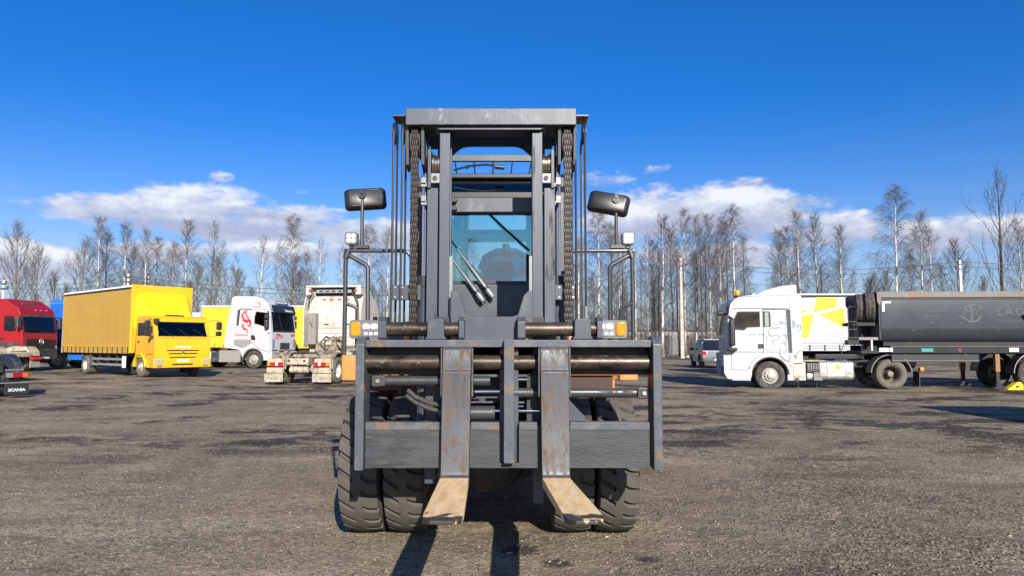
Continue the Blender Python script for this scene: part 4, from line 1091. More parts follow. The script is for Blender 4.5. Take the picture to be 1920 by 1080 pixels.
        n = len(st); fs = [(0, 1, 2, 3)]
        for i in range(n - 1):
            for k in range(4):
                k2 = (k + 1) % 4; fs.append((i * 4 + k, (i + 1) * 4 + k, (i + 1) * 4 + k2, i * 4 + k2))
        fs.append(((n - 1) * 4 + 3, (n - 1) * 4 + 2, (n - 1) * 4 + 1, (n - 1) * 4))
        bl.add(vs, fs); bl.build('fork_blade', BLADE, fo, .004, 2, off=FL)

    # ---------------------------------------------------------- guard frames, mirrors and lamps on the fenders
    GREYT = mat('guard_tube', (0.032, 0.035, 0.040), .4, var=.1)
    LED = mat('work_lamp_led', (0.6, 0.62, 0.65), .15, emit=(1.0, 1.0, 0.96, 0.8))
    LENS = mat('lamp_reflector', (0.16, 0.165, 0.175), .35, .3, var=.25, vs=30)
    HL = mat('headlamp_led', (0.9, 0.92, 1.0), .1, emit=(0.93, 0.95, 1.0, 0.4))
    AMB = mat('amber_lens', (0.80, 0.19, 0.008), .22, emit=(1.0, 0.25, 0.0, 0.12))
    LAMPH = mat('lamp_housing', (0.10, 0.115, 0.11), .5)
    for s in (-1, 1):
        X = lambda d: CX - .01 + s * d
        y = 5.92
        B(MB().cyl((X(1.185), y, 1.43), (X(1.185), y, 2.28), .018, n=12), 'guard_post', GREYT, bev=0)
        B(MB().tube([(X(1.20), y, 2.30), (X(.72), y, 2.30), (X(.67), y, 2.285), (X(.645), y, 2.25), (X(.64), y, 2.2), (X(.64), y, 1.45)], .017, 10), 'guard_rail', GREYT, bev=0)
        B(MB().tube([(X(1.165), y, 2.265), (X(1.02), y, 2.185), (X(1.0), y, 2.16), (X(.995), y, 1.5)], .018, 10), 'guard_brace', GREYT, bev=0)
        B(MB().tube([(X(1.175), y, 1.86), (X(1.10), y, 1.835), (X(1.085), y, 1.81), (X(1.083), y, 1.5)], .015, 8), 'grab_handle', GREYT, bev=0)
        B(MB().cyl((X(1.185), y, 2.24), (X(1.16), y, 2.31), .028, n=10), 'joint', GREYT, bev=0)
        # work lamp
        lx = X(1.135) if s < 0 else X(1.150)
        o = B(MB().prism(rrect(lx - .052, lx + .052, 2.345, 2.453, .022, 4), 'y', y - .045, y + .02), 'work_lamp', LAMPH, bev=.006)
        MB().prism(rrect(lx - .041, lx + .041, 2.356, 2.442, .015, 4), 'y', y - .049, y - .044).build('lens', LENS, o, off=FL)
        for dx in (-.019, .019):
            for dz in (-.019, .019):
                MB().lathe([(.0, -.006), (.013, -.004), (.017, 0), (0, 0)], (lx + dx, y - .049, 2.399 + dz), 'y', 14).build('led', LED, o, off=FL)
        MB().box(lx - .02, lx + .02, y - .02, y + .01, 2.315, 2.347).build('lamp_foot', BLACK, o, .004, 1, off=FL)
        # mirror on a stem
        mx = X(1.055); tp = 2.70
        mo = MB().cyl((mx, y, 2.31), (mx, y, 2.78 if s < 0 else 2.76), .0145, n=10).box(mx - .05, mx + .06, y - .03, y + .03, 2.318, 2.345)
        B(mo, 'mirror_stem', GREYT, bev=0)
        mcx = X(1.04) if s < 0 else X(1.0)
        mz = 2.742 if s < 0 else 2.705
        M = Matrix.Translation((mcx, y + .05, mz)) @ Matrix.Rotation(R(-7 if s < 0 else 14), 4, 'Y') @ Matrix.Rotation(R(-6), 4, 'X') @ Matrix.Rotation(R(-12) * s, 4, 'Z')
        mb = MB(); ws, hs = .172, .091
        secs = [(rrect(-ws * .80, ws * .80, -hs * .74, hs * .74, .03, 5), -.05), (rrect(-ws * .93, ws * .93, -hs * .90, hs * .90, .035, 5), -.035), (rrect(-ws, ws, -hs, hs, .036, 5), .0), (rrect(-ws, ws, -hs, hs, .036, 5), .022)]
        vs = []; n = len(secs[0][0])
        for pl_, yy in secs: vs += [M @ Vector((p[0], yy, p[1])) for p in pl_]
        fs = [tuple(range(n))]
        for q in range(len(secs) - 1): fs += [(q * n + i, (q + 1) * n + i, (q + 1) * n + (i + 1) % n, q * n + (i + 1) % n) for i in range(n)]
        fs.append(tuple(range(4 * n - 1, 3 * n - 1, -1)))
        mb.add(vs, fs)
        o = B(mb, 'mirror', BLACK, bev=0, sharp=40)
        MB().prism(rrect(-ws * .94, ws * .94, -hs * .92, hs * .92, .03, 5), 'y', .0225, .024).add([], []).__class__
        g = MB(); pl_ = rrect(-ws * .94, ws * .94, -hs * .92, hs * .92, .03, 5); g.add([M @ Vector((p[0], .0235, p[1])) for p in pl_], [tuple(range(len(pl_) - 1, -1, -1))]); g.build('mirror_glass', CHROME, o, off=FL)
        B(MB().cyl((mx, y - .025, mz + .02), (mx + .0, y + .02, mz + .02), .028, n=12).cyl((mx, y - .035, mz + .045), (mx, y - .005, mz + .045), .016, n=10), 'mirror_joint', BLACK, bev=0)
        # combination headlamp
        h0, h1 = X(1.120), X(.855)
        x0, x1 = min(h0, h1), max(h0, h1)
        yy = 5.80
        o = B(MB().prism(rrect(x0, x1, 1.572, 1.722, .028, 5), 'y', yy, yy + .12), 'headlamp', LAMPH, bev=.006)
        a0, a1 = (x0 + .016, x0 + .092) if s < 0 else (x1 - .092, x1 - .016)
        MB().prism(rrect(a0, a1, 1.594, 1.705, .02, 5), 'y', yy - .014, yy + .002).build('indicator', AMB, o, .008, 2, off=FL)
        b0, b1 = (x0 + .098, x1 - .014) if s < 0 else (x0 + .014, x1 - .098)
        MB().prism(rrect(b0, b1, 1.588, 1.707, .014, 4), 'y', yy - .006, yy + .002).build('lamp_glass', LENS, o, .003, 1, off=FL)
        for k in range(2):
            x = b0 + (b1 - b0) * (.28 + .42 * k)
            MB().prism(rrect(x - .028, x + .024, 1.652, 1.690, .012, 3), 'y', yy - .013, yy - .0055).build('led', HL, o, off=FL)
        for k in range(3):
            x = b0 + (b1 - b0) * (.25 + .27 * k)
            MB().prism(rrect(x - .012, x + .012, 1.604, 1.622, .006, 3), 'y', yy - .012, yy - .0055).build('led', HL, o, off=FL)
        B(MB().box(min(X(.70), X(.9)), max(X(.70), X(.9)), 5.86, 5.9, 1.40, 1.62), 'lamp_bracket', GREYT, bev=.004)
    return T
make_forklift()
# ================================================================ vehicles
WHITE = mat('white_paint', (0.44, 0.445, 0.455), .28, var=.03, coat=.35, dirt=((0.37, 0.36, 0.345), 0.2, 1.6, 2))
CREAM = mat('dirty_white_paint', (0.47, 0.445, 0.40), .45, var=.06, vs=2, dirt=((0.35, 0.30, 0.235), 0.34, 2.4, 3), rust=((0.18, 0.15, 0.11), 0.17, 5, 6))
MUD = mat('mud_crust', (0.29, 0.24, 0.175), .9, var=.25, vs=6, bump=.8, bs=22, dirt=((0.13, 0.095, 0.065), 0.46, 5, 4), rust=((0.035, 0.03, 0.026), 0.30, 8, 7))
MUDL = mat('mud_film', (0.38, 0.33, 0.25), .85, var=.15, vs=4, bump=.3, bs=22, dirt=((0.21, 0.17, 0.12), 0.38, 5, 4))
YEL = mat('yellow_paint', (0.66, 0.355, 0.007), .35, var=.05, coat=.3, dirt=((0.52, 0.28, 0.03), 0.2, 1.8, 3))
YELB = mat('bright_yellow_paint', (0.74, 0.46, 0.005), .3, var=.03, coat=.4)
TARP = mat('yellow_curtain', (0.46, 0.265, 0.040), .6, var=.10, vs=1.2, bump=.4, bs=9, dirt=((0.40, 0.24, 0.05), 0.34, 1.1, 1.0), stretch=(.4, 1, 1.6))
TARPY = mat('golden_curtain', (0.66, 0.38, 0.010), .5, var=.05, vs=1.5, bump=.3, bs=9)
REDC = mat('red_cab_paint', (0.27, 0.005, 0.010), .45, var=.05, coat=.05)
BLUEC = mat('blue_cab_paint', (0.012, 0.10, 0.46), .3, var=.05, coat=.5)
DGREY = mat('charcoal_plastic', (0.035, 0.037, 0.042), .5, var=.15, dirt=((0.10, 0.095, 0.085), 0.28, 3, 3))
BLK = mat('black_rubber_plastic', (0.016, 0.016, 0.018), .55, var=.2)
TYR = mat('road_tyre', (0.032, 0.030, 0.028), .85, var=.2, vs=8, dirt=((0.085, 0.075, 0.062), 0.42, 6, 3))
TYRD = mat('dusty_road_tyre', (0.115, 0.10, 0.082), .9, var=.2, vs=8, dirt=((0.085, 0.075, 0.063), 0.35, 6, 3))
RIMS = mat('steel_rim', (0.45, 0.43, 0.39), .42, .4, var=.2, vs=10, dirt=((0.26, 0.20, 0.14), 0.35, 8, 4))
RIMD = mat('dirty_rim', (0.20, 0.165, 0.125), .7, var=.3, vs=10, dirt=((0.045, 0.04, 0.035), 0.4, 7, 4))
RIMC = mat('cream_rim', (0.58, 0.53, 0.43), .6, var=.15, vs=10, dirt=((0.30, 0.26, 0.20), 0.3, 8, 4))
GLS = mat('cab_window', (0.010, 0.013, 0.018), .06, var=.0)
GLSM = mat('far_cab_window', (0.022, 0.032, 0.045), .08)
TANK = mat('aluminium_tank', (0.56, 0.56, 0.55), .32, .75, var=.08, dirt=((0.42, 0.38, 0.31), 0.3, 4, 3))
CHAS = mat('chassis_black', (0.014, 0.014, 0.016), .7, var=.3, dirt=((0.048, 0.042, 0.034), 0.28, 4, 3))
STEELG = mat('galvanised_rail', (0.34, 0.35, 0.36), .45, .5, var=.12)
LRED = mat('red_lens', (0.55, 0.015, 0.012), .18)
LORA = mat('orange_lens', (0.85, 0.22, 0.015), .18)
LCLR = mat('clear_lens', (0.62, 0.63, 0.66), .12, .55, var=.35, vs=25)
PLATE = mat('plate_white', (0.72, 0.72, 0.70), .4)
INK = mat('print_black', (0.02, 0.02, 0.022), .5)
INKR = mat('print_red', (0.62, 0.018, 0.05), .45)
INKG = mat('print_grey', (0.21, 0.24, 0.28), .45)
INKW = mat('print_white', (0.56, 0.56, 0.56), .45)
REFL = mat('reflector_white', (0.80, 0.80, 0.76), .3)

def wheel(T, x, y, out, r=.5, w=.29, style='front', rim=RIMS, tyre=TYR, flat=0.0, name='wheel', z=None):
    """out = +1 or -1: the side its face looks to (local y). rim mesh with the tyre as its child"""
    z = r - flat if z is None else z
    s = out
    rb = MB()
    rr = r * .57
    if style == 'front':
        pr = [(rr, -w * .4), (rr * 1.0, w * .34), (rr * .95, w * .40), (rr * .86, w * .30), (rr * .80, w * .34), (rr * .62, w * .55), (rr * .42, w * .58), (rr * .36, w * .74), (rr * .2, w * .80), (0, w * .80)]
        bolt_r, bolt_y = rr * .54, w * .56
    else:
        pr = [(rr, -w * .4), (rr * 1.0, w * .40), (rr * .95, w * .44), (rr * .88, w * .30), (rr * .84, -w * .05), (rr * .60, -w * .16), (rr * .42, -w * .14), (rr * .38, w * .22), (rr * .3, w * .30), (0, w * .31)]
        bolt_r, bolt_y = rr * .58, -w * .12
    rb.lathe([(a, b * s) for a, b in pr], (0, 0, 0), 'y', 28)
    for k in range(10):
        t = 2 * PI * k / 10
        cx_, cz_ = bolt_r * math.cos(t), bolt_r * math.sin(t)
        rb.cyl((cx_, bolt_y * s, cz_), (cx_, (bolt_y + .035) * s, cz_), r * .036, n=6)
    o = rb.build(name, rim, T)
    o.location = (x, y, z)
    tb = MB()
    sec = [(rr, -w * .42), (rr * 1.12, -w * .49), (r * .80, -w * .52), (r * .94, -w * .47), (r * .99, -w * .40), (r, -w * .3), (r, -w * .19), (r * .975, -w * .18), (r * .975, -w * .15), (r, -w * .14), (r, w * .14), (r * .975, w * .15), (r * .975, w * .18), (r, w * .19), (r, w * .3), (r * .99, w * .40), (r * .94, w * .47), (r * .80, w * .52), (rr * 1.12, w * .49), (rr, w * .42)]
    tb.lathe(sec, (0, 0, 0), 'y', 44)
    if flat:
        tb.v = [(a, b * (1 + .35 * max(0, (-c - (r - flat) * .6) / r)), max(c, -(r - flat) + .002)) for a, b, c in tb.v]
    tb.build('tyre', tyre, o)
    return o
def boxpart(T, name, m, x0, x1, y0, y1, z0, z1, bev=.01, par=None):
    return MB().box(x0, x1, y0, y1, z0, z1).build(name, m, par or T, bev, 2)
def sidepart(T, name, m, poly, y, th, bev=.004, par=None):
    """flat piece lying on a side: poly of (x, z), from y outwards by th (signed)"""
    return MB().prism(poly, 'y', y, y + th).build(name, m, par or T, bev, 2)
def gapped(T, name, m, poly, y, th, bev=.004, par=None, gap=.013):
    """body panel with an open dark shut line round it"""
    n = len(poly); ar = sum(poly[i][0] * poly[(i + 1) % n][1] - poly[(i + 1) % n][0] * poly[i][1] for i in range(n))
    sg = 1 if ar > 0 else -1
    out = []
    for i in range(n):
        (ax, az), (bx, bz), (cx, cz) = poly[i - 1], poly[i], poly[(i + 1) % n]
        d1 = Vector((bx - ax, bz - az)).normalized(); d2 = Vector((cx - bx, cz - bz)).normalized()
        nn = Vector((d1.y + d2.y, -d1.x - d2.x)) * sg
        nn = nn.normalized() * gap * 1.2 if nn.length > 1e-4 else nn
        out.append((bx + nn.x, bz + nn.y))
    o = sidepart(T, name, m, poly, y, th, bev, par)
    s = 1 if th > 0 else -1
    sidepart(T, 'shut_line', BLK, out, y - s * .01, s * (.01 + abs(th) * .55), 0, o)
    return o
def slope(T, name, m, p0, p1, y0, y1, off=.006, th=.012, bev=.003, par=None, ins=0.0):
    """panel lying on a front slope running from (x,z) p0 to p1"""
    dx, dz = p1[0] - p0[0], p1[1] - p0[1]; q = math.hypot(dx, dz); nx, nz = dz / q, -dx / q
    if nx < 0: nx, nz = -nx, -nz
    a, b = off, off - th
    poly = [(p0[0] + nx * b, p0[1] + nz * b), (p0[0] + nx * a, p0[1] + nz * a), (p1[0] + nx * a, p1[1] + nz * a), (p1[0] + nx * b, p1[1] + nz * b)]
    mb = MB()
    if ins:
        vs = []
        for (px, pz), yy in zip(poly, (0, 0, ins, ins)): vs += [(px, y0 + yy, pz), (px, y1 - yy, pz)]
        mb.add(vs, [(0, 2, 4, 6), (1, 7, 5, 3), (0, 1, 3, 2), (2, 3, 5, 4), (4, 5, 7, 6), (6, 7, 1, 0)])
    else: mb.prism(poly, 'y', y0, y1)
    return mb.build(name, m, par or T, bev, 2)
def arch(cx, cz, r, z0, n=12, a0=0, a1=180):
    return [(cx + r * math.cos(R(a0 + (a1 - a0) * i / n)), max(z0, cz + r * math.sin(R(a0 + (a1 - a0) * i / n)))) for i in range(n + 1)]
def fender(T, x, y0, y1, r, z, m, th=.03, a0=8, a1=172, name='mudguard', par=None):
    o_ = arch(x, z, r, -9, 14, a0, a1); i_ = arch(x, z, r - th, -9, 14, a0, a1)
    return MB().prism(o_ + i_[::-1], 'y', y0, y1).build(name, m, par or T, .006, 1)
def place(name, label, cat, u, Y, head, y_off=0.0, group=None):
    """thing whose local point (0, y_off) lands under picture column u at distance Y"""
    X = (u - 960) / FPX * Y
    h = R(head)
    ox, oy = X + math.sin(h) * y_off, Y - math.cos(h) * y_off
    return thing(name, label, cat, (ox, oy, gz(ox, oy)), h, group)

import bmesh
def carve(o, cutters):
    """cut real openings, then drop the cutters"""
    for c in cutters:
        m = o.modifiers.new('cut', 'BOOLEAN'); m.object = c; m.operation = 'DIFFERENCE'; m.solver = 'EXACT'; m.material_mode = 'TRANSFER'
    for x in [o] + list(cutters):
        b = bmesh.new(); b.from_mesh(x.data); bmesh.ops.recalc_face_normals(b, faces=b.faces); b.to_mesh(x.data); b.free()
    dg = bpy.context.evaluated_depsgraph_get(); dg.update()
    me = bpy.data.meshes.new_from_object(o.evaluated_get(dg)); me.name = o.name
    o.modifiers.clear(); o.data = me
    for c in cutters: bpy.data.objects.remove(c)
    me.set_sharp_from_angle(angle=R(32))
def bev(o, w, seg=2):
    b = o.modifiers.new('bevel', 'BEVEL'); b.width = w; b.segments = seg; b.limit_method = 'ANGLE'; b.angle_limit = R(35); b.harden_normals = True
def hollow(T, o, hw, inside, ws, side, lining):
    """open a solid cab: inside = cabin outline (x, z), ws = (p0, p1, half width) of the windscreen, side = side window outline"""
    cs = [MB().prism(inside, 'y', -hw + .09, hw - .09).build('cut', lining, T)]
    (p0, p1, w) = ws
    dx, dz = p1[0] - p0[0], p1[1] - p0[1]; q = math.hypot(dx, dz); nx, nz = dz / q, -dx / q
    if nx < 0: nx, nz = -nx, -nz
    cs.append(MB().prism([(p0[0] - nx * .22, p0[1] - nz * .22), (p0[0] + nx * .2, p0[1] + nz * .2), (p1[0] + nx * .2, p1[1] + nz * .2), (p1[0] - nx * .22, p1[1] - nz * .22)], 'y', -w, w).build('cut', lining, T))
    carve(o, cs)
    for d in [c for c in T.children if c.name.startswith('door') and c.type == 'MESH' and not c.name.startswith(('door_h', 'door_w', 'door_p', 'door_m'))] + [o]:
        for x in [d] + [c for c in d.children if c.name.startswith('shut_line')]:
            ms = [m for m in x.modifiers]; keep = [(m.width, m.segments) for m in ms if m.type == 'BEVEL']; x.modifiers.clear()
            carve(x, [MB().prism(side, 'y', -hw - .3, hw + .3).build('cut', lining, T)])
            for wd, sg in keep: bev(x, wd, sg)
def cabin(T, x0, x1, zf, hw, belt, wheel_y):
    """dashboard, two seats and a steering wheel"""
    boxpart(T, 'dashboard', DGREY, x1 - .42, x1 - .06, -hw + .12, hw - .12, belt - .30, belt + .03, .06)
    for y in (-.62, .62):
        s = boxpart(T, 'seat', mat('cab_seat', (0.03, 0.032, 0.04), .8), x0 + .10, x0 + .65, y - .26, y + .26, zf, zf + .42, .06)
        MB().box(x0 + .06, x0 + .22, y - .25, y + .25, zf + .35, belt + .34).box(x0 + .08, x0 + .2, y - .14, y + .14, belt + .36, belt + .55).build('seat_back', mat('cab_seat', (0.03, 0.032, 0.04), .8), s, .05)
    w = MB().lathe([(.22 + .016 * math.cos(a), .016 * math.sin(a)) for a in [k * PI / 3 for k in range(6)]], (0, 0, 0), 'z', 22, closed=True).box(-.21, .21, -.02, .02, -.012, .012)
    M = Matrix.Translation((x1 - .52, wheel_y, belt + .06)) @ Matrix.Rotation(R(-28), 4, 'Y')
    w.v = [tuple(M @ Vector(p)) for p in w.v]
    w.build('steering_wheel', BLK, T)
CABGL = glass('truck_glass', (0.29, 0.35, 0.37), .01, .02)
LINING = mat('cab_lining', (0.07, 0.068, 0.065), .8)
# ---------------------------------------------------------------- yellow box truck
def yellow_truck():
    T = place('box_truck', 'yellow curtain sided box truck with yellow cab facing the camera on the left', 'truck', 272, 30.0, -40, -1.05)
    # load box
    x0, x1, hw = -8.6, -.75, 1.27
    zb, zt = 1.0, 3.87
    bx = MB().box(x0 + .03, x1 - .06, -hw + .03, hw - .03, zb, zt - .1)
    bx.build('load_box', TARP, T, .01)
    for s in (-1, 1):
        # curtain: one wavy sheet per side
        mb = MB(); nx, nz_ = 90, 6; vs = []
        rq = random.Random(9)
        for i in range(nx + 1):
            for j in range(nz_ + 1):
                t, q = i / nx, j / nz_
                wob = .004 * math.sin(t * 61 + q * 1.3) * (1 - q * .6) + .014 * math.sin(t * 17 + q * 2) * math.sin(PI * q) + .001 * math.sin(t * 133)
                vs.append((x0 + .04 + (x1 - x0 - .14) * t, s * (hw + .012 + wob * .7), zb + .30 + (zt - .16 - zb - .30) * q))
        fs = []
        for i in range(nx):
            for j in range(nz_):
                a = i * (nz_ + 1) + j; f = (a, a + nz_ + 1, a + nz_ + 2, a + 1); fs.append(f if s < 0 else f[::-1])
        mb.add(vs, fs); mb.build('curtain', TARP, T, sharp=60)
        boxpart(T, 'curtain_hem', YELB, x0 + .04, x1 - .10, s * (hw + .03) - .012, s * (hw + .03) + .012, zb + .27, zb + .30, .003)
        boxpart(T, 'side_board', TARP, x0 + .02, x1 - .08, min(s * (hw - .02), s * (hw + .018)), max(s * (hw - .02), s * (hw + .018)), zb - .02, zb + .255, .006)
        n = 15
        st = None
        for k in range(n):
            x = x0 + .28 + k * (x1 - x0 - .5) / (n - 1)
            mb = MB().box(-.022, .022, -.008, .008, -.14, .14).box(-.05, .05, -.006, .006, -.015, .015)
            if st is None: st = mb.build('curtain_strap', CHAS, T); o = st
            else: o = bpy.data.objects.new('curtain_strap', st.data); COL.objects.link(o); o.parent = T
            o.location = (x, s * (hw + .032), zb + .13)
        boxpart(T, 'roof_edge', BLK, x0, x1 - .06, min(s * (hw - .05), s * (hw + .03)), max(s * (hw - .05), s * (hw + .03)), zt - .16, zt - .09, .006)
        boxpart(T, 'roof_rail', PLATE, x0, x1 - .06, min(s * (hw - .06), s * (hw + .02)), max(s * (hw - .06), s * (hw + .02)), zt - .08, zt, .006)
    boxpart(T, 'roof', mat('grey_roof_sheet', (0.42, 0.42, 0.41), .6), x0, x1 - .06, -hw + .06, hw - .06, zt - .06, zt - .01)
    boxpart(T, 'rear_frame', STEELG, x0 - .05, x0 + .02, -hw - .03, hw + .03, zb - .05, zt, .01)
    boxpart(T, 'front_wall', YEL, x1 - .07, x1, -hw - .04, hw + .04, zb, zt + .02, .02)
    for y in (-1.13, -1.05, 1.05, 1.13): MB().cyl((x1 - .005, y, zt - .07), (x1 + .008, y, zt - .07), .018, n=8).build('lamp', BLK, T)
    # air deflector in front of the wall
    dv = MB()
    prof = [(-1.12, 2.05), (-1.12, 3.42), (-.98, 3.55), (.98, 3.55), (1.12, 3.42), (1.12, 2.05)]
    # scooped shell: back outline on the wall, front edge over the cab
    back = [(-1.14, 1.9), (-1.13, 3.3), (-1.02, 3.52), (-.6, 3.58), (.6, 3.58), (1.02, 3.52), (1.13, 3.3), (1.14, 1.9)]
    mid = [(-1.06, 1.9), (-1.04, 3.05), (-.95, 3.26), (-.6, 3.34), (.6, 3.34), (.95, 3.26), (1.04, 3.05), (1.06, 1.9)]
    frt = [(-.92, 2.3), (-.90, 2.52), (-.8, 2.60), (-.5, 2.64), (.5, 2.64), (.8, 2.60), (.90, 2.52), (.92, 2.3)]
    vs = [(x1 + .0, y, z) for y, z in back] + [(x1 + .30, y, z) for y, z in mid] + [(x1 + .95, y, z) for y, z in frt]
    fs = []
    for q in range(2):
        for i in range(7): fs.append((q * 8 + i, q * 8 + i + 1, (q + 1) * 8 + i + 1, (q + 1) * 8 + i))
    fs.append(tuple(range(16, 24)))
    dv.add(vs, fs); dv.build('air_deflector', YELB, T, .03, 3, sharp=50)
    for s in (-1, 1):
        sidepart(T, 'side_deflector', YEL, [(x1, 1.0), (x1 + .22, 1.0), (x1 + .30, 1.5), (x1 + .30, 2.0), (x1, 2.2)], s * 1.2, s * .05, .01)
    # cab
    ZR = 2.54
    fr = 1.24
    arc = arch(0, .42, .56, .42, 10, 0, 180)
    prof = [(fr - .02, .42), (fr + .02, .62), (fr + .02, .80), (fr, 1.68), (fr - .24, 2.30), (fr - .36, 2.46), (fr - .56, ZR), (-.42, ZR), (-.52, 2.44), (-.52, .78), (-.52, .62)] + arc[::-1]
    cabm = MB().prism(prof, 'y', -1.17, 1.17).build('cab', YEL, T)
    slope(T, 'windscreen', CABGL, (fr, 1.72), (fr - .23, 2.27), -1.02, 1.02, .004, .02, .004, ins=.07)
    [slope(T, 'windscreen_seal', BLK, a_, b_, -1.03, 1.03, .007, .02, .003) for a_, b_ in (((fr + .002, 1.69), (fr - .012, 1.73)), ((fr - .225, 2.255), (fr - .243, 2.30)))]
    sl_ = slope(T, 'door_window_reflection', GLSM, (fr, 1.80), (fr - .16, 2.18), .62, .92, .0045, .02, .002) if False else None
    # far side light seen through the cab
    slope(T, 'cab_far_window', mat('seen_through_pane', (0.42, 0.36, 0.30), .2), (fr - .05, 1.85), (fr - .18, 2.16), .66, .90, .0075, .01, .002) if False else None
    slope(T, 'front_panel_line', mat('seam_shadow', (0.10, 0.06, 0.008), .8), (fr + .002, 1.605), (fr + .002, 1.620), -1.0, 1.0, .003, .01, 0)
    for z, a, b in ((1.115, -.66, .66), (.985, -.60, .60), (.83, -.55, .55)):
        boxpart(T, 'grille_slot', BLK, fr - .03, fr + .026, a, b, z - .024, z + .024, .006)
    MB().cyl((fr + .01, 0, 1.05), (fr + .035, 0, 1.05), .065, n=20).build('badge', TANK, T)
    text('K', 'badge_letter', .07, BLK, T, (fr + .037, 0, 1.05), (PI / 2, 0, PI / 2)) if False else MB().box(fr + .034, fr + .038, -.025, .025, 1.025, 1.075).build('badge_mark', BLK, T)
    text('КАМАЗ', 'lettering', .125, INKW, T, (fr + .018, 0, 1.25), (PI / 2, 0, PI / 2), sx=1.5, bold=.004)
    boxpart(T, 'bumper', YEL, fr - .35, fr + .06, -1.21, 1.21, .40, .79, .05)
    for s in (-1, 1):
        boxpart(T, 'headlamp', LCLR, fr - .05, fr + .075, min(s * .80, s * 1.17), max(s * .80, s * 1.17), .60, .755, .02)
        boxpart(T, 'fog_lamp', BLK, fr - .05, fr + .072, min(s * .86, s * 1.04), max(s * .86, s * 1.04), .45, .53, .01)
        boxpart(T, 'fog_lens', LCLR, fr, fr + .076, min(s * .90, s * 1.0), max(s * .90, s * 1.0), .465, .515, .008)
        boxpart(T, 'corner_seam', CHAS, fr - .02, fr + .024, min(s * 1.02, s * 1.10), max(s * 1.02, s * 1.10), 1.14, 1.155, .002)
        # door, window, mirror
        d = gapped(T, 'door', YEL, [(-.40, .82), (-.40, 2.36), (.70, 2.36), (fr - .18, 1.75), (fr - .14, .98), (.62, .98), (.50, .82)], s * 1.165, s * .03, .012)
        sidepart(T, 'door_window', CABGL, [(-.30, 1.72), (-.30, 2.26), (.64, 2.26), (.86, 1.78), (.70, 1.70), (.3, 1.72)], s * 1.19, s * .012, .006, par=d)
        MB().box(-.25, -.08, min(s * 1.195, s * 1.225), max(s * 1.195, s * 1.225), 1.45, 1.50).build('handle', BLK, d, .006)
        m_ = MB().tube([(fr - .2, s * 1.17, 2.36), (fr + .05, s * 1.42, 2.40), (fr + .1, s * 1.50, 2.3), (fr + .1, s * 1.50, 1.75), (fr - .05, s * 1.2, 1.68)], .012, 6).build('mirror_arm', BLK, T)
        MB().prism(rrect(s * 1.50 - .12, s * 1.50 + .12, 1.98, 2.32, .05), 'y', 0, 0).__class__
        MB().prism(rrect(s * 1.50 - .11, s * 1.50 + .11, 1.98, 2.32, .05), 'x', fr + .02, fr + .14).build('mirror', BLK, m_, .03, 2)
        MB().prism(rrect(s * 1.49 - .12, s * 1.49 + .12, 1.72, 1.92, .05), 'x', fr + .02, fr + .14).build('mirror', BLK, m_, .03, 2)
        fm = MB().prism(arch(0, .42, .60, -9, 12, 5, 178) + arch(0, .42, .52, -9, 12, 5, 178)[::-1], 'y', s * 1.13, s * 1.24).build('wheel_arch', YELB, T, .01, 1)
        boxpart(T, 'arch_foot', YEL, .50, .80, min(s * 1.12, s * 1.22), max(s * 1.12, s * 1.22), .42, .60, .02)
        wheel(T, 0, s * 1.03, s, .43, .27, 'front', RIMS, TYRD)
        wheel(T, -5.7, s * 1.0, s, .43, .5, 'rear', RIMC, TYRD)
        boxpart(T, 'mud_flap', BLK, -.78, -.75, min(s * .86, s * 1.2), max(s * .86, s * 1.2), .12, .66, .004)
        for z in (.48, .72):
            boxpart(T, 'side_guard', STEELG, -5.0, -1.7, min(s * 1.15, s * 1.21), max(s * 1.15, s * 1.21), z - .05, z + .05, .008)
        boxpart(T, 'guard_end', PLATE, -1.72, -1.48, min(s * 1.12, s * 1.22), max(s * 1.12, s * 1.22), .36, .86, .03)
        for x in (-2.4, -3.3, -4.3): boxpart(T, 'guard_bracket', CHAS, x - .04, x + .04, min(s * 1.0, s * 1.16), max(s * 1.0, s * 1.16), .45, 1.0, .004)
        boxpart(T, 'wheel_guard', DGREY, -5.25, -5.20, min(s * .8, s * 1.22), max(s * .8, s * 1.22), .35, .95, .01)
    for y, x in ((-.72, -.62), (.08, .62), (.52, .62)):
        pass
    for y in (-.85, -.15, .50):
        MB().tube([(fr + .02, y + .42, 1.66), (fr + .015, y + .36, 1.72), (fr - .12, y - .05, 2.02)], .011, 6).build('wiper', BLK, T)
    boxpart(T, 'roof_vent', BLK, .25, .62, -.36, .30, ZR - .02, ZR + .06, .02)
    for k in range(3): MB().lathe([(0, .035), (.04, .02), (.05, 0), (0, 0)], (fr - .42, .30 + k * .22, ZR - .07), 'z', 10).build('roof_marker', LORA, T)
    boxpart(T, 'visor_mirror', BLK, fr - .20, fr - .02, -1.16, -.98, 2.20, 2.42, .03)
    boxpart(T, 'number_plate', PLATE, fr + .058, fr + .066, -.26, .26, .645, .755, .003)
    text('М 089 ОК 198', 'plate_lettering', .085, INK, T, (fr + .068, 0, .70), (PI / 2, 0, PI / 2), ext=.0005)
    boxpart(T, 'bumper_slot', BLK, fr + .0, fr + .064, -.46, .42, .50, .585, .02)
    boxpart(T, 'chassis', CHAS, -8.3, 1.0, -.42, .42, .55, .85, .01)
    boxpart(T, 'underframe', CHAS, -8.5, -.9, -1.1, 1.1, .86, .98, .004)
    for x in (0, -5.7): MB().cyl((x, -1, .43), (x, 1, .43), .09, n=10).build('axle', CHAS, T)
    boxpart(T, 'fuel_tank', CHAS, -3.2, -2.1, -1.05, -.5, .35, .82, .05)
    boxpart(T, 'spare_box', mat('rusty_box', (0.16, 0.07, 0.04), .8, var=.3), -4.6, -3.6, -1.0, -.45, .55, .85, .03)
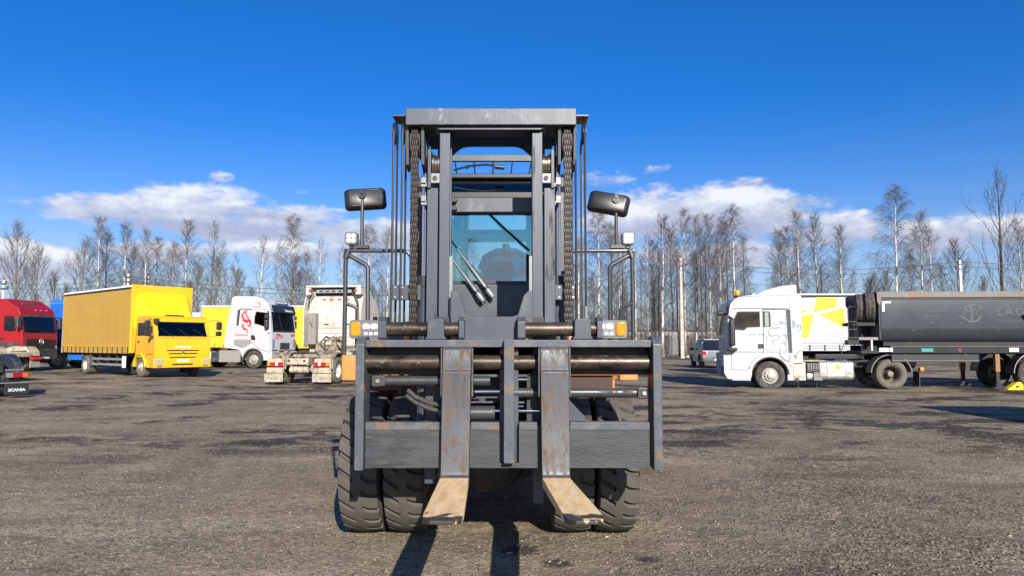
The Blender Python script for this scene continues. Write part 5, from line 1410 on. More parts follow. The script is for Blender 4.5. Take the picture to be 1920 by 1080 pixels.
    hollow(T, cabm, 1.17, [(-.40, 1.0), (1.02, 1.0), (1.10, 1.66), (.90, 2.32), (.5, 2.46), (-.40, 2.46)], ((fr, 1.73), (fr - .23, 2.27), 1.0), [(-.28, 1.74), (-.28, 2.24), (.63, 2.24), (.84, 1.79), (.69, 1.72), (.3, 1.74)], LINING)
    bev(cabm, .035, 2)
    cabin(T, -.40, 1.16, 1.05, 1.17, 1.68, .55)
    return T
yellow_truck()

# ---------------------------------------------------------------- tractor chassis shared by the tractors
def tractor_rear(T, wb, mud=None, r=.5, flaps=True, rail=CHAS, fend=DGREY, rim=RIMD, tyre=TYR, end=.95):
    for s in (-1, 1):
        boxpart(T, 'chassis_rail', rail, -wb - end, .6, min(s * .34, s * .44), max(s * .34, s * .44), .72, 1.0, .008)
        wheel(T, -wb, s * .98, s, r, .56, 'rear', rim, tyre)
        fender(T, -wb, min(s * .66, s * 1.26), max(s * .66, s * 1.26), r + .15, r + .02, fend, .04, 2, 176)
    boxpart(T, 'crossmember', rail, -wb - end - .02, -wb - end + .10, -.46, .46, .70, 1.0, .02)
    MB().cyl((-wb, -1, r), (-wb, 1, r), .14, n=12).build('axle', rail, T)
    fw = MB().prism([(-.42, -.42), (.30, -.46), (.46, -.25), (.46, .25), (.30, .46), (-.42, .42), (-.46, .12), (-.12, .08), (-.12, -.08), (-.46, -.12)], 'z', 1.13, 1.19)
    o = fw.build('fifth_wheel', mat('greased_steel', (0.05, 0.048, 0.045), .35, .6, var=.3), T, .012)
    o.location = (-wb + .25, 0, 0)

# ---------------------------------------------------------------- white tractor of the tipper (right)
def white_tractor():
    T = place('tractor_unit', 'clean white tractor unit with amber roof beacons and grey lion head print facing left', 'truck', 1440, 25.3, 170, 1.05)
    def c8(cx, cy): return ((1440 - (1340 + cx / 4.91)) / 53.4, (726 - (520 + cy / 4.91)) / 53.4)
    hw = 1.24
    arc = arch(0, .46, .62, .46, 14, 0, 180)
    prof = [(1.22, .27), (1.36, .33), (1.43, .50), (1.455, .9), (1.46, 1.25), (1.45, 1.90), (1.38, 2.55), (1.31, 2.90), (1.18, 3.08), (.95, 3.20), (.62, 3.245), (-1.02, 3.245), (-1.08, 3.18), (-1.08, .88), (-.78, .88)]
    prof += [(-.70, .50)] + arc[::-1][0:] + [(.66, .30)]
    cabm = MB().prism(prof, 'y', -hw, hw).build('cab', WHITE, T)
    # front: windscreen, visor, grille
    slope(T, 'windscreen', CABGL, (1.453, 1.86), (1.365, 2.66), -1.12, 1.12, .006, .012, .002, ins=.03)
    slope(T, 'sun_visor', mat('smoked_visor', (0.02, 0.022, 0.03), .15), (1.375, 2.58), (1.25, 3.02), -1.16, 1.16, .10, .02, .006)
    boxpart(T, 'grille', mat('mid_grey_grille', (0.22, 0.23, 0.25), .4), 1.38, 1.47, -.9, .9, .85, 1.75, .02)
    for k in range(5): boxpart(T, 'grille_bar', TANK, 1.43, 1.482, -.86, .86, .95 + k * .16, .985 + k * .16, .004)
    boxpart(T, 'lower_grille', BLK, 1.35, 1.452, -.7, .7, .40, .72, .02)
    for s in (-1, 1):
        boxpart(T, 'headlamp', LCLR, 1.28, 1.447, min(s * .86, s * 1.19), max(s * .86, s * 1.19), .62, .84, .03)
        y = s * hw
        P8 = lambda *pts: [c8(*p) for p in pts]
        # the gap lines are real steps: door and panels stand a centimetre proud
        d = gapped(T, 'door', WHITE, P8((140, 290), (433, 290), (433, 682), (140, 680)), y - s * .004, s * .016, .006)
        gapped(T, 'lower_panel', WHITE, P8((152, 692), (432, 692), (345, 750), (290, 846), (152, 846)), y - s * .004, s * .012, .006)
        gapped(T, 'rear_panel', WHITE, P8((440, 300), (632, 300), (632, 690), (440, 690)), y - s * .004, s * .010, .006)
        gapped(T, 'locker_door', WHITE, P8((466, 540), (630, 540), (630, 672), (466, 672)), y + s * .006, s * .007, .005)
        gapped(T, 'roof_panel', WHITE, P8((190, 200), (230, 178), (665, 168), (672, 284), (175, 284)), y - s * .004, s * .010, .006)
        sidepart(T, 'roof_seam', BLK, P8((205, 286), (640, 290), (640, 296), (205, 294)), y - s * .002, s * .008, .001)
        fo, fi = P8((212, 312), (410, 312), (412, 456), (300, 460), (270, 486), (185, 480), (172, 440), (180, 380)), P8((221, 325), (399, 325), (401, 444), (299, 448), (261, 472), (198, 466), (189, 430), (195, 382))
        fm_ = MB()
        vs_ = [(p[0], y + s * .011, p[1]) for p in fo] + [(p[0], y + s * .02, p[1]) for p in fo] + [(p[0], y + s * .02, p[1]) for p in fi] + [(p[0], y + s * .011, p[1]) for p in fi]
        fm_.add(vs_, [(a_ * 8 + i_, a_ * 8 + (i_ + 1) % 8, ((a_ + 1) % 4) * 8 + (i_ + 1) % 8, ((a_ + 1) % 4) * 8 + i_) for a_ in range(4) for i_ in range(8)])
        fm_.build('window_frame', BLK, d)
        sidepart(T, 'side_window', CABGL, P8((216, 322), (402, 322), (404, 446), (300, 450), (262, 474), (196, 468), (186, 430), (192, 380)), y + s * .012, s * .008, .003)
        sidepart(T, 'bunk_window', BLK, P8((438, 312), (494, 312), (504, 330), (504, 456), (438, 456)), y + s * .004, s * .010, .004)
        for k in range(3): sidepart(T, 'curtain', mat('bunk_curtain', (0.30, 0.36, 0.28), .8), P8((455 + k * 11, 322), (464 + k * 11, 322), (464 + k * 11, 452), (455 + k * 11, 452)), y + s * .012, s * (.006 + .002 * (k % 2)), .002)
        sidepart(T, 'dark_louvre', DGREY, P8((640, 294), (676, 294), (686, 690), (652, 690)), y - s * .002, s * .014, .004)
        for k in range(7): sidepart(T, 'louvre_slat', BLK, P8((642 + k * 1.2, 315 + k * 36), (678 + k * 1.0, 315 + k * 36), (678 + k, 322 + k * 36), (642 + k, 322 + k * 36)), y + s * .010, s * .006, .001)
        gapped(T, 'rear_flap', WHITE, P8((690, 296), (756, 296), (772, 785), (694, 785)), y - s * .06, s * .055, .012)
        # handle, steps, markers
        sidepart(T, 'door_handle', BLK, rrect(c8(436, 0)[0], c8(388, 0)[0], c8(0, 652)[1], c8(0, 610)[1], .02), y + s * .008, s * .02, .006)
        sidepart(T, 'step', WHITE, P8((152, 860), (318, 860), (318, 945), (152, 945)), y - s * .10, s * .09, .02)
        sidepart(T, 'step_well', DGREY, P8((210, 876), (278, 876), (278, 925), (210, 925)), y - s * .02, s * .015, .006)
        sidepart(T, 'front_corner', mat('light_grey_plastic', (0.40, 0.42, 0.45), .4), P8((80, 700), (138, 692), (140, 938), (110, 925), (84, 880)), y - s * .05, s * .045, .02)
        boxpart(T, 'side_marker', LORA, c8(678, 0)[0], c8(650, 0)[0], min(y, y + s * .012), max(y, y + s * .012), c8(0, 812)[1], c8(0, 800)[1], .003)
        MB().cyl((c8(308, 0)[0], y, c8(0, 828)[1]), (c8(308, 0)[0], y + s * .012, c8(0, 828)[1]), .025, n=12).build('reflector', LRED, T)
        fm = MB().prism(arch(0, .46, .63, -9, 16, 12, 176) + arch(0, .46, .585, -9, 16, 12, 176)[::-1], 'y', y - s * .05, y + s * .012).build('wheel_arch', BLK, T, .006, 1)
        # mirrors
        mx, mz = c8(175, 420)
        m_ = MB().tube([(mx + .02, y, 2.42), (mx + .16, y + s * .12, 2.50), (mx + .12, y + s * .20, 2.44)], .03, 8).tube([(mx + .05, y, 1.36), (mx + .10, y + s * .18, 1.38)], .03, 8).build('mirror_arm', BLK, T)
        MB().prism(rrect(y + s * .24 - .11, y + s * .24 + .11, 1.46, 2.40, .06), 'x', mx - .02, mx + .16).build('mirror', BLK, m_, .05, 3)
        MB().box(mx - .09, mx + .25, min(y + s * .02, y + s * .32), max(y + s * .02, y + s * .32), 1.29, 1.40).build('mirror', BLK, m_, .04, 2)
    f_ = MB().tube([(1.33, 1.15, 2.66), (1.58, 1.22, 2.62)], .03, 8).build('front_mirror_arm', BLK, T)
    MB().prism(rrect(.98, 1.30, 2.53, 2.68, .05), 'x', 1.52, 1.74).build('front_mirror', BLK, f_, .04, 2)
    # roof spoiler
    sp = MB(); n = 7
    for i in range(n + 1):
        t = i / n; x = .40 - 1.38 * t; z = 3.245 + .365 * (math.sin(t * PI / 2) ** 0.72)
        hwid = .72 + .36 * t
        sp.v += [(x, -hwid, 3.23), (x, -hwid + .10, z), (x, hwid - .10, z), (x, hwid, 3.23)]
    for i in range(n):
        for k in range(3): sp.f.append((i * 4 + k, i * 4 + k + 1, (i + 1) * 4 + k + 1, (i + 1) * 4 + k)); sp.m.append(0)
    sp.f.append((n * 4, n * 4 + 1, n * 4 + 2, n * 4 + 3)); sp.m.append(0)
    sp.f.append((0, 3, 2, 1)); sp.m.append(0)
    sp.build('roof_spoiler', WHITE, T, .03, 2, sharp=40)
    for k, yb in enumerate((1.02, .62)):
        b = MB().cyl((1.02, yb, 3.18), (1.02, yb, 3.25), .075, n=16).build('beacon_base', BLK, T)
        MB().lathe([(.082, 0), (.086, .06), (.082, .15), (.06, .19), (0, .20)], (1.02, yb, 3.25), 'z', 18).build('beacon', mat('amber_beacon', (0.80, 0.28, 0.01), .15), b)
    # lion head print (brush strokes)
    def pl(a, b, d): 
        u, v = 1410 + a / 9.82, 580 + b / 9.82
        return ((1440 - u) / 53.4, hw + .016 + d, (726 - v) / 53.4)
    k = 1 / 9.82 / 53.4
    ST = [[(265, 395, 4), (300, 370, 18), (350, 335, 14), (400, 345, 20), (450, 330, 18), (515, 315, 4)], [(360, 308, 3), (400, 285, 10), (460, 265, 14), (530, 262, 14), (600, 262, 10)],
          [(268, 400, 6), (285, 440, 16), (310, 475, 10), (335, 510, 14)], [(340, 470, 4), (400, 462, 10), (460, 468, 6)], [(455, 490, 14), (450, 530, 16), (420, 565, 14), (370, 575, 14), (345, 560, 8)],
          [(345, 560, 10), (350, 610, 16), (390, 665, 5)], [(430, 660, 3), (490, 620, 12), (545, 600, 26), (560, 640, 18), (585, 675, 4)], [(480, 225, 6), (510, 235, 30), (520, 258, 8)], [(490, 218, 8), (555, 216, 8)],
          [(520, 455, 4), (560, 480, 12), (600, 520, 4)], [(560, 445, 4), (600, 478, 8)], [(690, 200, 6), (725, 230, 40), (735, 290, 44), (705, 350, 6)], [(780, 280, 8), (850, 280, 12)], [(800, 285, 30), (785, 330, 10), (775, 370, 3)],
          [(850, 290, 14), (835, 360, 16), (795, 430, 3)], [(860, 420, 6), (810, 465, 3)], [(515, 675, 4), (480, 720, 12), (460, 790, 18), (490, 860, 26), (560, 925, 28), (660, 960, 6)],
          [(665, 810, 4), (635, 870, 24), (625, 940, 10)], [(860, 735, 16), (790, 775, 20), (740, 840, 24), (760, 895, 6)], [(700, 830, 4), (735, 862, 24), (745, 880, 8)]]
    strokes('lion_head_print', [[(a, b, w * 1.25 + 1) for a, b, w in ln] for ln in ST], INKG, T, lambda a, b, d: pl(a, b, d))
    tx = c8(375, 526)
    text('TGX 440', 'lettering', .075, INK, T, (tx[0], hw + .016, tx[1]), (PI / 2, 0, PI), sx=2.0)
    # gear behind the cab
    for s in (-1, 1):
        y = s * 1.18
        c = c8
        boxpart(T, 'steel_locker', mat('worn_steel_box', (0.42, 0.39, 0.34), .5, .3, var=.15, dirt=((0.25, 0.20, 0.15), .3, 4, 3)), c(798, 0)[0], c(692, 0)[0], min(s * .65, y), max(s * .65, y), .27, .90, .015)
        boxpart(T, 'wing_panel', WHITE, c(690, 0)[0], c(640, 0)[0], min(s * .9, y + s * .02), max(s * .9, y + s * .02), .27, .90, .015)
        MB().cyl((c(720, 0)[0], y - s * .01, c(0, 935)[1]), (c(720, 0)[0], y + s * .006, c(0, 935)[1]), .07, n=18).build('pipe_hole', BLK, T)
        boxpart(T, 'battery_box', DGREY, c(1000, 0)[0], c(805, 0)[0], min(s * .55, y), max(s * .55, y), .56, .88, .03)
        for q in range(8):
            xx = c(822 + q * 22, 0)[0]; boxpart(T, 'box_rib', mat('grey_dusty_plastic', (0.17, 0.16, 0.145), .7), xx - .02, xx + .02, min(y - s * .02, y + s * .02), max(y - s * .02, y + s * .02), .66, .86, .006)
        MB().cyl((c(980, 0)[0], s * .98, .43), (c(812, 0)[0], s * .98, .43), .14, n=20).build('air_tank', mat('pale_tank', (0.50, 0.47, 0.42), .45, .2), T, .02)
        boxpart(T, 'tank_bracket', mat('grey_dusty_plastic', (0.17, 0.16, 0.145), .7), c(940, 0)[0], c(865, 0)[0], min(s * .8, y), max(s * .8, y), .28, .56, .01)
        # fuel tank with straps
        fx0, fx1 = -2.72, -1.62
        ft = MB().prism(rrect(min(s * .5, s * 1.2), max(s * .5, s * 1.2), .30, .94, .14, 6), 'x', fx0, fx1).build('fuel_tank', TANK, T, .03, 2)
        for xx in (fx0 + .22, fx1 - .28):
            MB().prism(rrect(min(s * .49, s * 1.215), max(s * .49, s * 1.215), .285, .955, .15, 6), 'x', xx - .035, xx + .035).build('tank_strap', TANK, ft, .006, 1)
        boxpart(T, 'yellow_sticker', YELB, -2.28, -2.14, min(s * 1.195, s * 1.203), max(s * 1.195, s * 1.203), .66, .82, 0)
        wheel(T, 0, s * 1.03, s, .50, .32, 'front', RIMS, TYR, flat=.07 if s > 0 else 0)
        boxpart(T, 'mud_flap', BLK, -4.78, -4.75, min(s * .70, s * 1.25), max(s * .70, s * 1.25), .12, .60, .004)
        boxpart(T, 'rear_lamp', LORA, -4.92, -4.80, min(s * 1.0, s * 1.24), max(s * 1.0, s * 1.24), .62, .74, .02)
    tractor_rear(T, 3.9, r=.51, tyre=TYRD, fend=mat('grey_mudguard', (0.11, 0.11, 0.105), .6, var=.15), end=1.0)
    boxpart(T, 'ramp', mat('grey_dusty_plastic', (0.17, 0.16, 0.145), .7), -4.95, -4.5, -.5, .5, .78, .98, .02)
    boxpart(T, 'catwalk', MUDL, -1.9, -1.1, -.9, .9, .92, .96, .01)
    boxpart(T, 'engine_underbody', CHAS, -1.2, 1.2, -.8, .8, .3, .9, .05)
    MB().cyl((0, -1, .46), (0, 1, .46), .09, n=10).build('axle', CHAS, T)
    SW = [c8(*p) for p in ((222, 327), (398, 327), (400, 443), (299, 447), (260, 471), (199, 465), (190, 430), (196, 383))]
    hollow(T, cabm, hw, [(-.95, 1.25), (1.28, 1.25), (1.32, 1.84), (1.22, 2.70), (1.0, 2.95), (-.95, 2.95)], ((1.455, 1.88), (1.372, 2.64), 1.10), SW, LINING)
    bev(cabm, .04, 2)
    cabin(T, -.1, 1.36, 1.3, 1.24, 1.80, .60)
    boxpart(T, 'bunk', LINING, -.94, -.3, -1.1, 1.1, 1.3, 2.0, .05)
    for xx in (-.95, -1.55): boxpart(T, 'rubber_strip', BLK, xx - .008, xx + .008, 1.0, 1.02, .02, .28, 0)
white_tractor()

# ---------------------------------------------------------------- grey tipper trailer
def tipper():
    T = place('tipper_trailer', 'long grey steel tipper trailer with faded lettering coupled to the white tractor', 'trailer', 1648, 24.2, 177, 1.27)
    hw = 1.27
    G = mat('tipper_paint', (0.036, 0.044, 0.056), .42, var=.10, vs=.9, dirt=((0.048, 0.057, 0.070), 0.42, .7, 2), rust=((0.30, 0.31, 0.32), 0.10, 16, 14))
    GD = mat('tipper_paint_low', (0.030, 0.035, 0.042), .45, var=.12, vs=2, dirt=((0.12, 0.09, 0.06), 0.17, 5, 8))
    GR = mat('tipper_rim_rust', (0.13, 0.125, 0.12), .6, var=.2, vs=3, dirt=((0.26, 0.11, 0.045), 0.33, 4, 4))
    Lx = -9.0
    prof = [(-hw, 2.06), (-hw, 3.06), (hw, 3.06), (hw, 2.06), (hw - .10, 1.83), (hw - .34, 1.64), (-hw + .34, 1.64), (-hw + .10, 1.83)]
    MB().prism(prof, 'x', Lx, -.05).build('tub', G, T, .01)
    for s in (-1, 1):
        boxpart(T, 'top_rail', GR, Lx, 0, min(s * (hw - .10), s * (hw + .05)), max(s * (hw - .10), s * (hw + .05)), 3.08, 3.29, .02)
        boxpart(T, 'rail_gap', BLK, Lx, -.02, min(s * (hw - .05), s * (hw + .012)), max(s * (hw - .05), s * (hw + .012)), 3.01, 3.08, .003)
        MB().prism([(hw * s + s * .004, 2.05), (s * (hw + .004), 2.06), (s * (hw - .092), 1.835), (s * (hw - .10), 1.83)], 'x', Lx, -.04).build('lower_fold', GD, T)
        for a, b, c_, d in ((-.12, -.40, 2.90, 2.96), (-.12, -.19, 2.62, 2.96)):
            boxpart(T, 'white_marking', REFL, b, a, min(s * hw, s * (hw + .004)), max(s * hw, s * (hw + .004)), c_, d, 0)
        sidepart(T, 'corner_gusset', GR, [(.06, 3.28), (.06, 2.95), (-.02, 2.80), (-.14, 3.28)], s * (hw + .012), s * .03, .006)
        boxpart(T, 'chassis_beam', mat('tipper_chassis', (0.008, 0.009, 0.012), .75, var=.25), Lx - .2, 1.2 if False else .25, min(s * .42, s * .56), max(s * .42, s * .56), 1.18, 1.48, .01)
        boxpart(T, 'side_board', mat('tipper_chassis', (0.008, 0.009, 0.012), .75), Lx, -.4, min(s * 1.05, s * 1.15), max(s * 1.05, s * 1.15), 1.22, 1.44, .01)
        boxpart(T, 'beam_edge', mat('dull_edge', (0.10, 0.10, 0.105), .5), Lx, -.4, min(s * 1.05, s * 1.165), max(s * 1.05, s * 1.165), 1.44, 1.462, .002)
        boxpart(T, 'lower_skirt', mat('skirt_grey', (0.016, 0.017, 0.019), .6), -3.3, -.45, min(s * 1.0, s * 1.08), max(s * 1.0, s * 1.08), .92, 1.18, .01)
        boxpart(T, 'skirt_edge', mat('dull_edge', (0.10, 0.10, 0.105), .5), -3.3, -.45, min(s * 1.0, s * 1.095), max(s * 1.0, s * 1.095), .955, .985, .002)
        for a, b, m_ in ((-.02, -.32, PLATE), (-.36, -.46, PLATE), (-1.40, -1.78, mat('teal_label', (0.012, 0.25, 0.21), .4)), (-2.60, -2.70, mat('dull_red_marker', (0.12, 0.01, 0.01), .5)), (-4.25, -4.55, PLATE)):
            boxpart(T, 'label_plate', m_, b, a, min(s * 1.15, s * 1.158), max(s * 1.15, s * 1.158), 1.27, 1.38 if m_ is not PLATE else 1.40, 0)
        # landing leg
        lx = -3.90
        l = boxpart(T, 'landing_leg', mat('rusty_leg', (0.23, 0.115, 0.05), .7, var=.3, vs=5, dirt=((0.06, 0.05, 0.045), .3, 6, 4)), lx - .075, lx + .075, min(s * .93, s * 1.08), max(s * .93, s * 1.08), .60, 1.32, .012)
        MB().box(lx - .055, lx + .055, min(s * .95, s * 1.06), max(s * .95, s * 1.06), .12, .62).build('leg_foot', CHAS, l, .01)
        MB().box(lx - .2, lx + .2, min(s * .85, s * 1.16), max(s * .85, s * 1.16), .04, .10).box(lx - .10, lx + .10, min(s * .92, s * 1.1), max(s * .92, s * 1.1), .10, .18).build('foot_plate', CHAS, l, .01)
        # axle group
        for k in range(3):
            wx = -4.98 - k * 1.32
            wheel(T, wx, s * 1.02, s, .52, .40, 'front', RIMS, TYR)
            fender(T, wx, min(s * .78, s * 1.26), max(s * .78, s * 1.26), .68, .56, BLK, .03, 0, 180)
            fender(T, wx, min(s * 1.24, s * 1.27), max(s * 1.24, s * 1.27), .69, .56, STEELG, .02, 0, 180, 'guard_trim')
    for k in range(3): MB().cyl((-4.98 - k * 1.32, -1, .52), (-4.98 - k * 1.32, 1, .52), .08, n=10).build('axle', CHAS, T)
    boxpart(T, 'dark_filler', CHAS, Lx, -.3, -.85, .85, 1.46, 1.66, .01)  # dark box added to blacken the gap under the tub
    boxpart(T, 'front_wall', GD, -.06, .0, -hw + .02, hw - .02, 1.66, 3.3, .02)
    boxpart(T, 'hoist_housing', CHAS, .0, .28, -.5, .5, 1.5, 3.1, .02)
    boxpart(T, 'coupling_plate', CHAS, -2.2, .35, -.62, .62, 1.20, 1.30, .01)
    # spare wheels upright in front of the wall
    for x, yy, zz in ((.20, .98, 2.78), (.42, .80, 2.74)):
        o = wheel(T, 0, 0, 1, .50, .32, 'rear', RIMD, TYR, name='spare_wheel')
        o.rotation_euler = (0, 0, -PI / 2 - .30); o.location = (x, yy, zz)
    boxpart(T, 'spare_bracket', CHAS, .05, .8, .2, 1.1, 2.14, 2.26, .01)
    pf = boxpart(T, 'platform', mat('pale_platform', (0.17, 0.165, 0.155), .6), .02, .66, .3, 1.20, 1.66, 1.76, .01)
    for yy in (1.15, .45): MB().box(.2, .26, yy - .04, yy + .04, 1.3, 1.66).build('platform_strut', STEELG, pf, .005)
    lad = MB().tube([(.70, 1.18, 1.60), (.70, 1.18, 2.72), (.76, 1.18, 2.80), (.92, 1.18, 2.80), (.98, 1.18, 2.72), (.98, 1.18, 1.60)], .016, 8).tube([(.70, 1.0, 1.60), (.70, 1.0, 2.72), (.76, 1.0, 2.78), (.92, 1.0, 2.78)], .014, 6)
    for z in (1.75, 2.02, 2.28): lad.cyl((.70, 1.18, z), (.98, 1.18, z), .014, n=6)
    lad.build('ladder', BLK, T)
    boxpart(T, 'ladder_foot', CHAS, .66, 1.04, .95, 1.22, 1.50, 1.66, .02)
    MB().tube([(.95, 1.1, 1.62), (1.12, 1.12, 1.55), (1.22, 1.12, 1.30), (1.20, 1.12, 1.15)], .016, 6).build('air_hose', BLK, T)
    # faded lettering and emblem on the side that faces the yard
    FAD = mat('faded_letter', (0.064, 0.063, 0.066), .6, var=.3, vs=9)
    FAD2 = mat('ghost_letter', (0.047, 0.052, 0.061), .6, var=.3, vs=9)
    y = hw + .0006
    rot = (PI / 2, 0, PI)
    text('LAGRA', 'lettering', .36, FAD, T, (-4.60, y, 2.59), rot, sx=1.15, ext=.001, space=1.25)
    text('+7 (495) 255-15-25', 'lettering', .15, FAD2, T, (-1.60, y, 2.66), rot, ext=.001)
    text('www.lagra.ru', 'lettering', .12, FAD2, T, (-1.75, y, 2.47), rot, ext=.001)
    text('перевозка грузов', 'lettering', .17, FAD2, T, (-4.55, y, 2.30), rot, ext=.001)
    E = [[(-3.05 + -.28 * math.cos(t), 2.56 + .29 * math.sin(t), .05 - .02 * abs(math.cos(t))) for t in [R(a) for a in range(25, 200, 15)]], [(-3.05 + -.27 * math.cos(t), 2.54 + .27 * math.sin(t), .05) for t in [R(a) for a in range(235, 345, 12)]],
         [(-2.95, 2.84, .02), (-3.02, 2.74, .06), (-3.04, 2.55, .05), (-3.02, 2.36, .06), (-3.06, 2.27, .02)], [(-3.10, 2.82, .02), (-3.24, 2.78, .05), (-3.40, 2.74, .02)], [(-3.16 - .07 * math.cos(t), 2.60 + .07 * math.sin(t), .022) for t in [R(a) for a in range(0, 330, 30)]],
         [(-2.72, 2.62, .02), (-2.86, 2.66, .05), (-2.96, 2.60, .02)], [(-2.60, 2.46, .015), (-2.75, 2.42, .06), (-2.9, 2.30, .02)]]
    strokes('emblem_print', E, FAD, T, lambda a, b, d: (a, hw + d * .4, b))
    # rusty bar in a black bracket
    br = MB().prism([(-4.82, 2.26), (-5.3, 2.26), (-5.3, 1.76)], 'y', hw + .01, hw + .30).build('sheet_bracket', BLK, T, .02)
    MB().tube([(-4.72, hw + .18, 2.52), (-5.02, hw + .18, 2.08)], .05, 10).build('rusty_bar', mat('rusty_leg2', (0.30, 0.15, 0.075), .7, var=.25, vs=6), br)
    MB().cyl((-4.70, hw + .18, 2.56), (-4.76, hw + .18, 2.46), .06, n=10).build('bar_end', BLK, br)
    c = thing('wheel_chock', 'bright yellow wedge chock in front of the tipper trailer wheel', 'wheel chock', T.matrix_basis @ Vector((-4.36, 1.05, 0)), T.rotation_euler.z)
    MB().prism([(-.26, .01), (.10, .27), (.20, .27), (.26, .2), (.26, .01)], 'y', -.14, .14).build('wedge', mat('chock_yellow', (0.85, 0.66, 0.01), .5, var=.08), c, .015)
    MB().box(.0, .12, -.145, .145, .08, .16).build('chock_slot', BLK, c, .01)
    c.rotation_euler.z += PI
    return T
tipper()
# ---------------------------------------------------------------- white and yellow curtain trailer behind the tipper
def graphic_trailer():
    Y = 34.0
    sc = FPX / Y
    X0 = (1412 - 960) / sc; X1 = (1619 - 960) / sc
    T = thing('curtain_trailer', 'white curtain trailer with big yellow shapes parked behind the grey tipper', 'trailer', (X0, Y, 0))
    M = lambda cx, cy: ((1460 + cx / 4.91 - 960) / sc - X0, 1.53 + (645 - (520 + cy / 4.91)) / sc)
    LG = mat('light_grey_curtain', (0.33, 0.345, 0.39), .5, var=.04, vs=1)
    zt = M(0, 150)[1]; zb = M(0, 608)[1]
    boxpart(T, 'load_box', LG, 0, X1 - X0, .02, 2.5, zb - .35, zt - .05, .02)
    boxpart(T, 'curtain', LG, .02, X1 - X0 - .02, .0, .02, zb, zt - .12, .004)
    boxpart(T, 'roof_edge', WHITE, -.02, X1 - X0, -.04, .06, zt - .08, zt, .01)
    boxpart(T, 'roof', WHITE, 0, X1 - X0, .0, 2.52, zt - .05, zt - .01, .01)
    sidepart(T, 'dark_rail', CHAS, [M(205, 188), M(222, 165), M(715, 158), M(760, 180)], -.012, .012, .003)
    for q in ([(355, 187), (540, 187), (535, 275), (320, 325)], [(150, 262), (180, 275), (265, 315), (150, 348)], [(150, 360), (325, 337), (265, 550), (150, 590)], [(380, 345), (605, 280), (610, 472)]):
        sidepart(T, 'yellow_shape', mat('print_yellow', (0.88, 0.72, 0.006), .45), [M(*p) for p in q], -.006, .005, 0)
    for q in ([(150, 190), (345, 190), (312, 308), (150, 250)], [(345, 362), (565, 470), (290, 525)], [(560, 187), (715, 187), (760, 300), (760, 480), (640, 340), (620, 275), (555, 270)], [(620, 380), (700, 450), (640, 470)]):
        sidepart(T, 'white_shape', INKW, [M(*p) for p in q], -.005, .004, 0)
    sidepart(T, 'corner_mark', INKG, [M(270, 215), M(332, 215), M(332, 221), M(277, 221), M(277, 275), M(270, 275)], -.008, .007, 0)
    for k in range(3):
        boxpart(T, 'side_board', STEELG, .02, X1 - X0 - .02, -.012, .03, zb - .36 + k * .115, zb - .27 + k * .115, .006)
    for k in range(6):
        x = M(140 + (k - 1) * 137, 0)[0]
        boxpart(T, 'curtain_strap', BLK, x - .03, x + .03, -.03, -.01, zb - .34, zb - .06, .004)
    boxpart(T, 'chassis', CHAS, .2, X1 - X0, .7, 1.8, .95, 1.25, .01)
    for k, (a, b) in enumerate(((.2, 1.0), (2.9, 4.9))):
        boxpart(T, 'side_locker', mat('black_locker', (0.014, 0.015, 0.018), .4), a, b, .06, .9, .72, 1.06, .04)
    boxpart(T, 'side_guard', mat('black_locker', (0.014, 0.015, 0.018), .4), 2.6, 5.0, .03, .09, .50, .62, .01)
    for k in range(1):
        wheel(T, 1.8 + k * 1.31, .35, -1, .5, .38, 'front', RIMS, TYR)
        wheel(T, 1.8 + k * 1.31, 2.15, 1, .5, .38, 'front', RIMS, TYR)
graphic_trailer()

def plain_trailer(name, label, u0, u1, Y, vt, m, edge, head=0.0):
    sc = FPX / Y
    X0 = (u0 - 960) / sc
    Ln = (u1 - u0) / sc
    g = gz(X0, Y)
    zt = CAM_H + (645 - vt) / sc - g
    T = thing(name, label, 'trailer', (X0, Y, g), R(head))
    boxpart(T, 'load_box', m, .0, Ln, .02, 2.5, 1.15, zt - .05, .02)
    mb = MB(); vs = []; nx = 60
    for i in range(nx + 1):
        for j in range(4):
            t = i / nx; vs.append((.04 + (Ln - .08) * t, -.004 - .010 * math.sin(t * 47) - .008 * math.sin(t * 131), 1.35 + (zt - .12 - 1.35) * j / 3))
    mb.add(vs, [(i * 4 + j, (i + 1) * 4 + j, (i + 1) * 4 + j + 1, i * 4 + j + 1) for i in range(nx) for j in range(3)])
    mb.build('curtain', m, T, sharp=60)
    boxpart(T, 'roof_edge', edge, -.04, Ln, -.05, 2.54, zt - .12, zt, .012)
    boxpart(T, 'end_frame', STEELG, -.06, .04, -.03, 2.53, 1.1, zt - .12, .012)
    boxpart(T, 'side_board', m, .0, Ln, -.02, .03, 1.1, 1.34, .006)
    st = None
    for k in range(int(Ln / .6)):
        if st is None: st = boxpart(T, 'curtain_strap', CHAS, -.02, .02, -.01, .0, -.13, .13, 0); o = st
        else: o = bpy.data.objects.new('curtain_strap', st.data); COL.objects.link(o); o.parent = T
        o.location = (.3 + k * .6, -.025, 1.22)
    boxpart(T, 'chassis', CHAS, .2, Ln, .7, 1.8, .85, 1.1, .01)
    for k in range(3):
        for y, s in ((.35, -1), (2.15, 1)): wheel(T, 2.0 + k * 1.31, y, s, .5, .38, 'front', RIMS, TYR)
    boxpart(T, 'side_guard', STEELG, 5.5, max(6.5, Ln - 2), .03, .09, .55, .65, .01)
    boxpart(T, 'locker', CHAS, 6.0, 7.2, .1, .9, .5, 1.0, .03)
    return T
plain_trailer('curtain_trailer', 'golden yellow curtain trailer with white roof edge behind the white tractor with red dragon', 378, 640, 47.0, 573, TARPY, WHITE)
plain_trailer('curtain_trailer', 'white trailer of which only a sliver shows between the yellow truck and golden trailer', 250, 377, 60.0, 586, WHITE, WHITE)

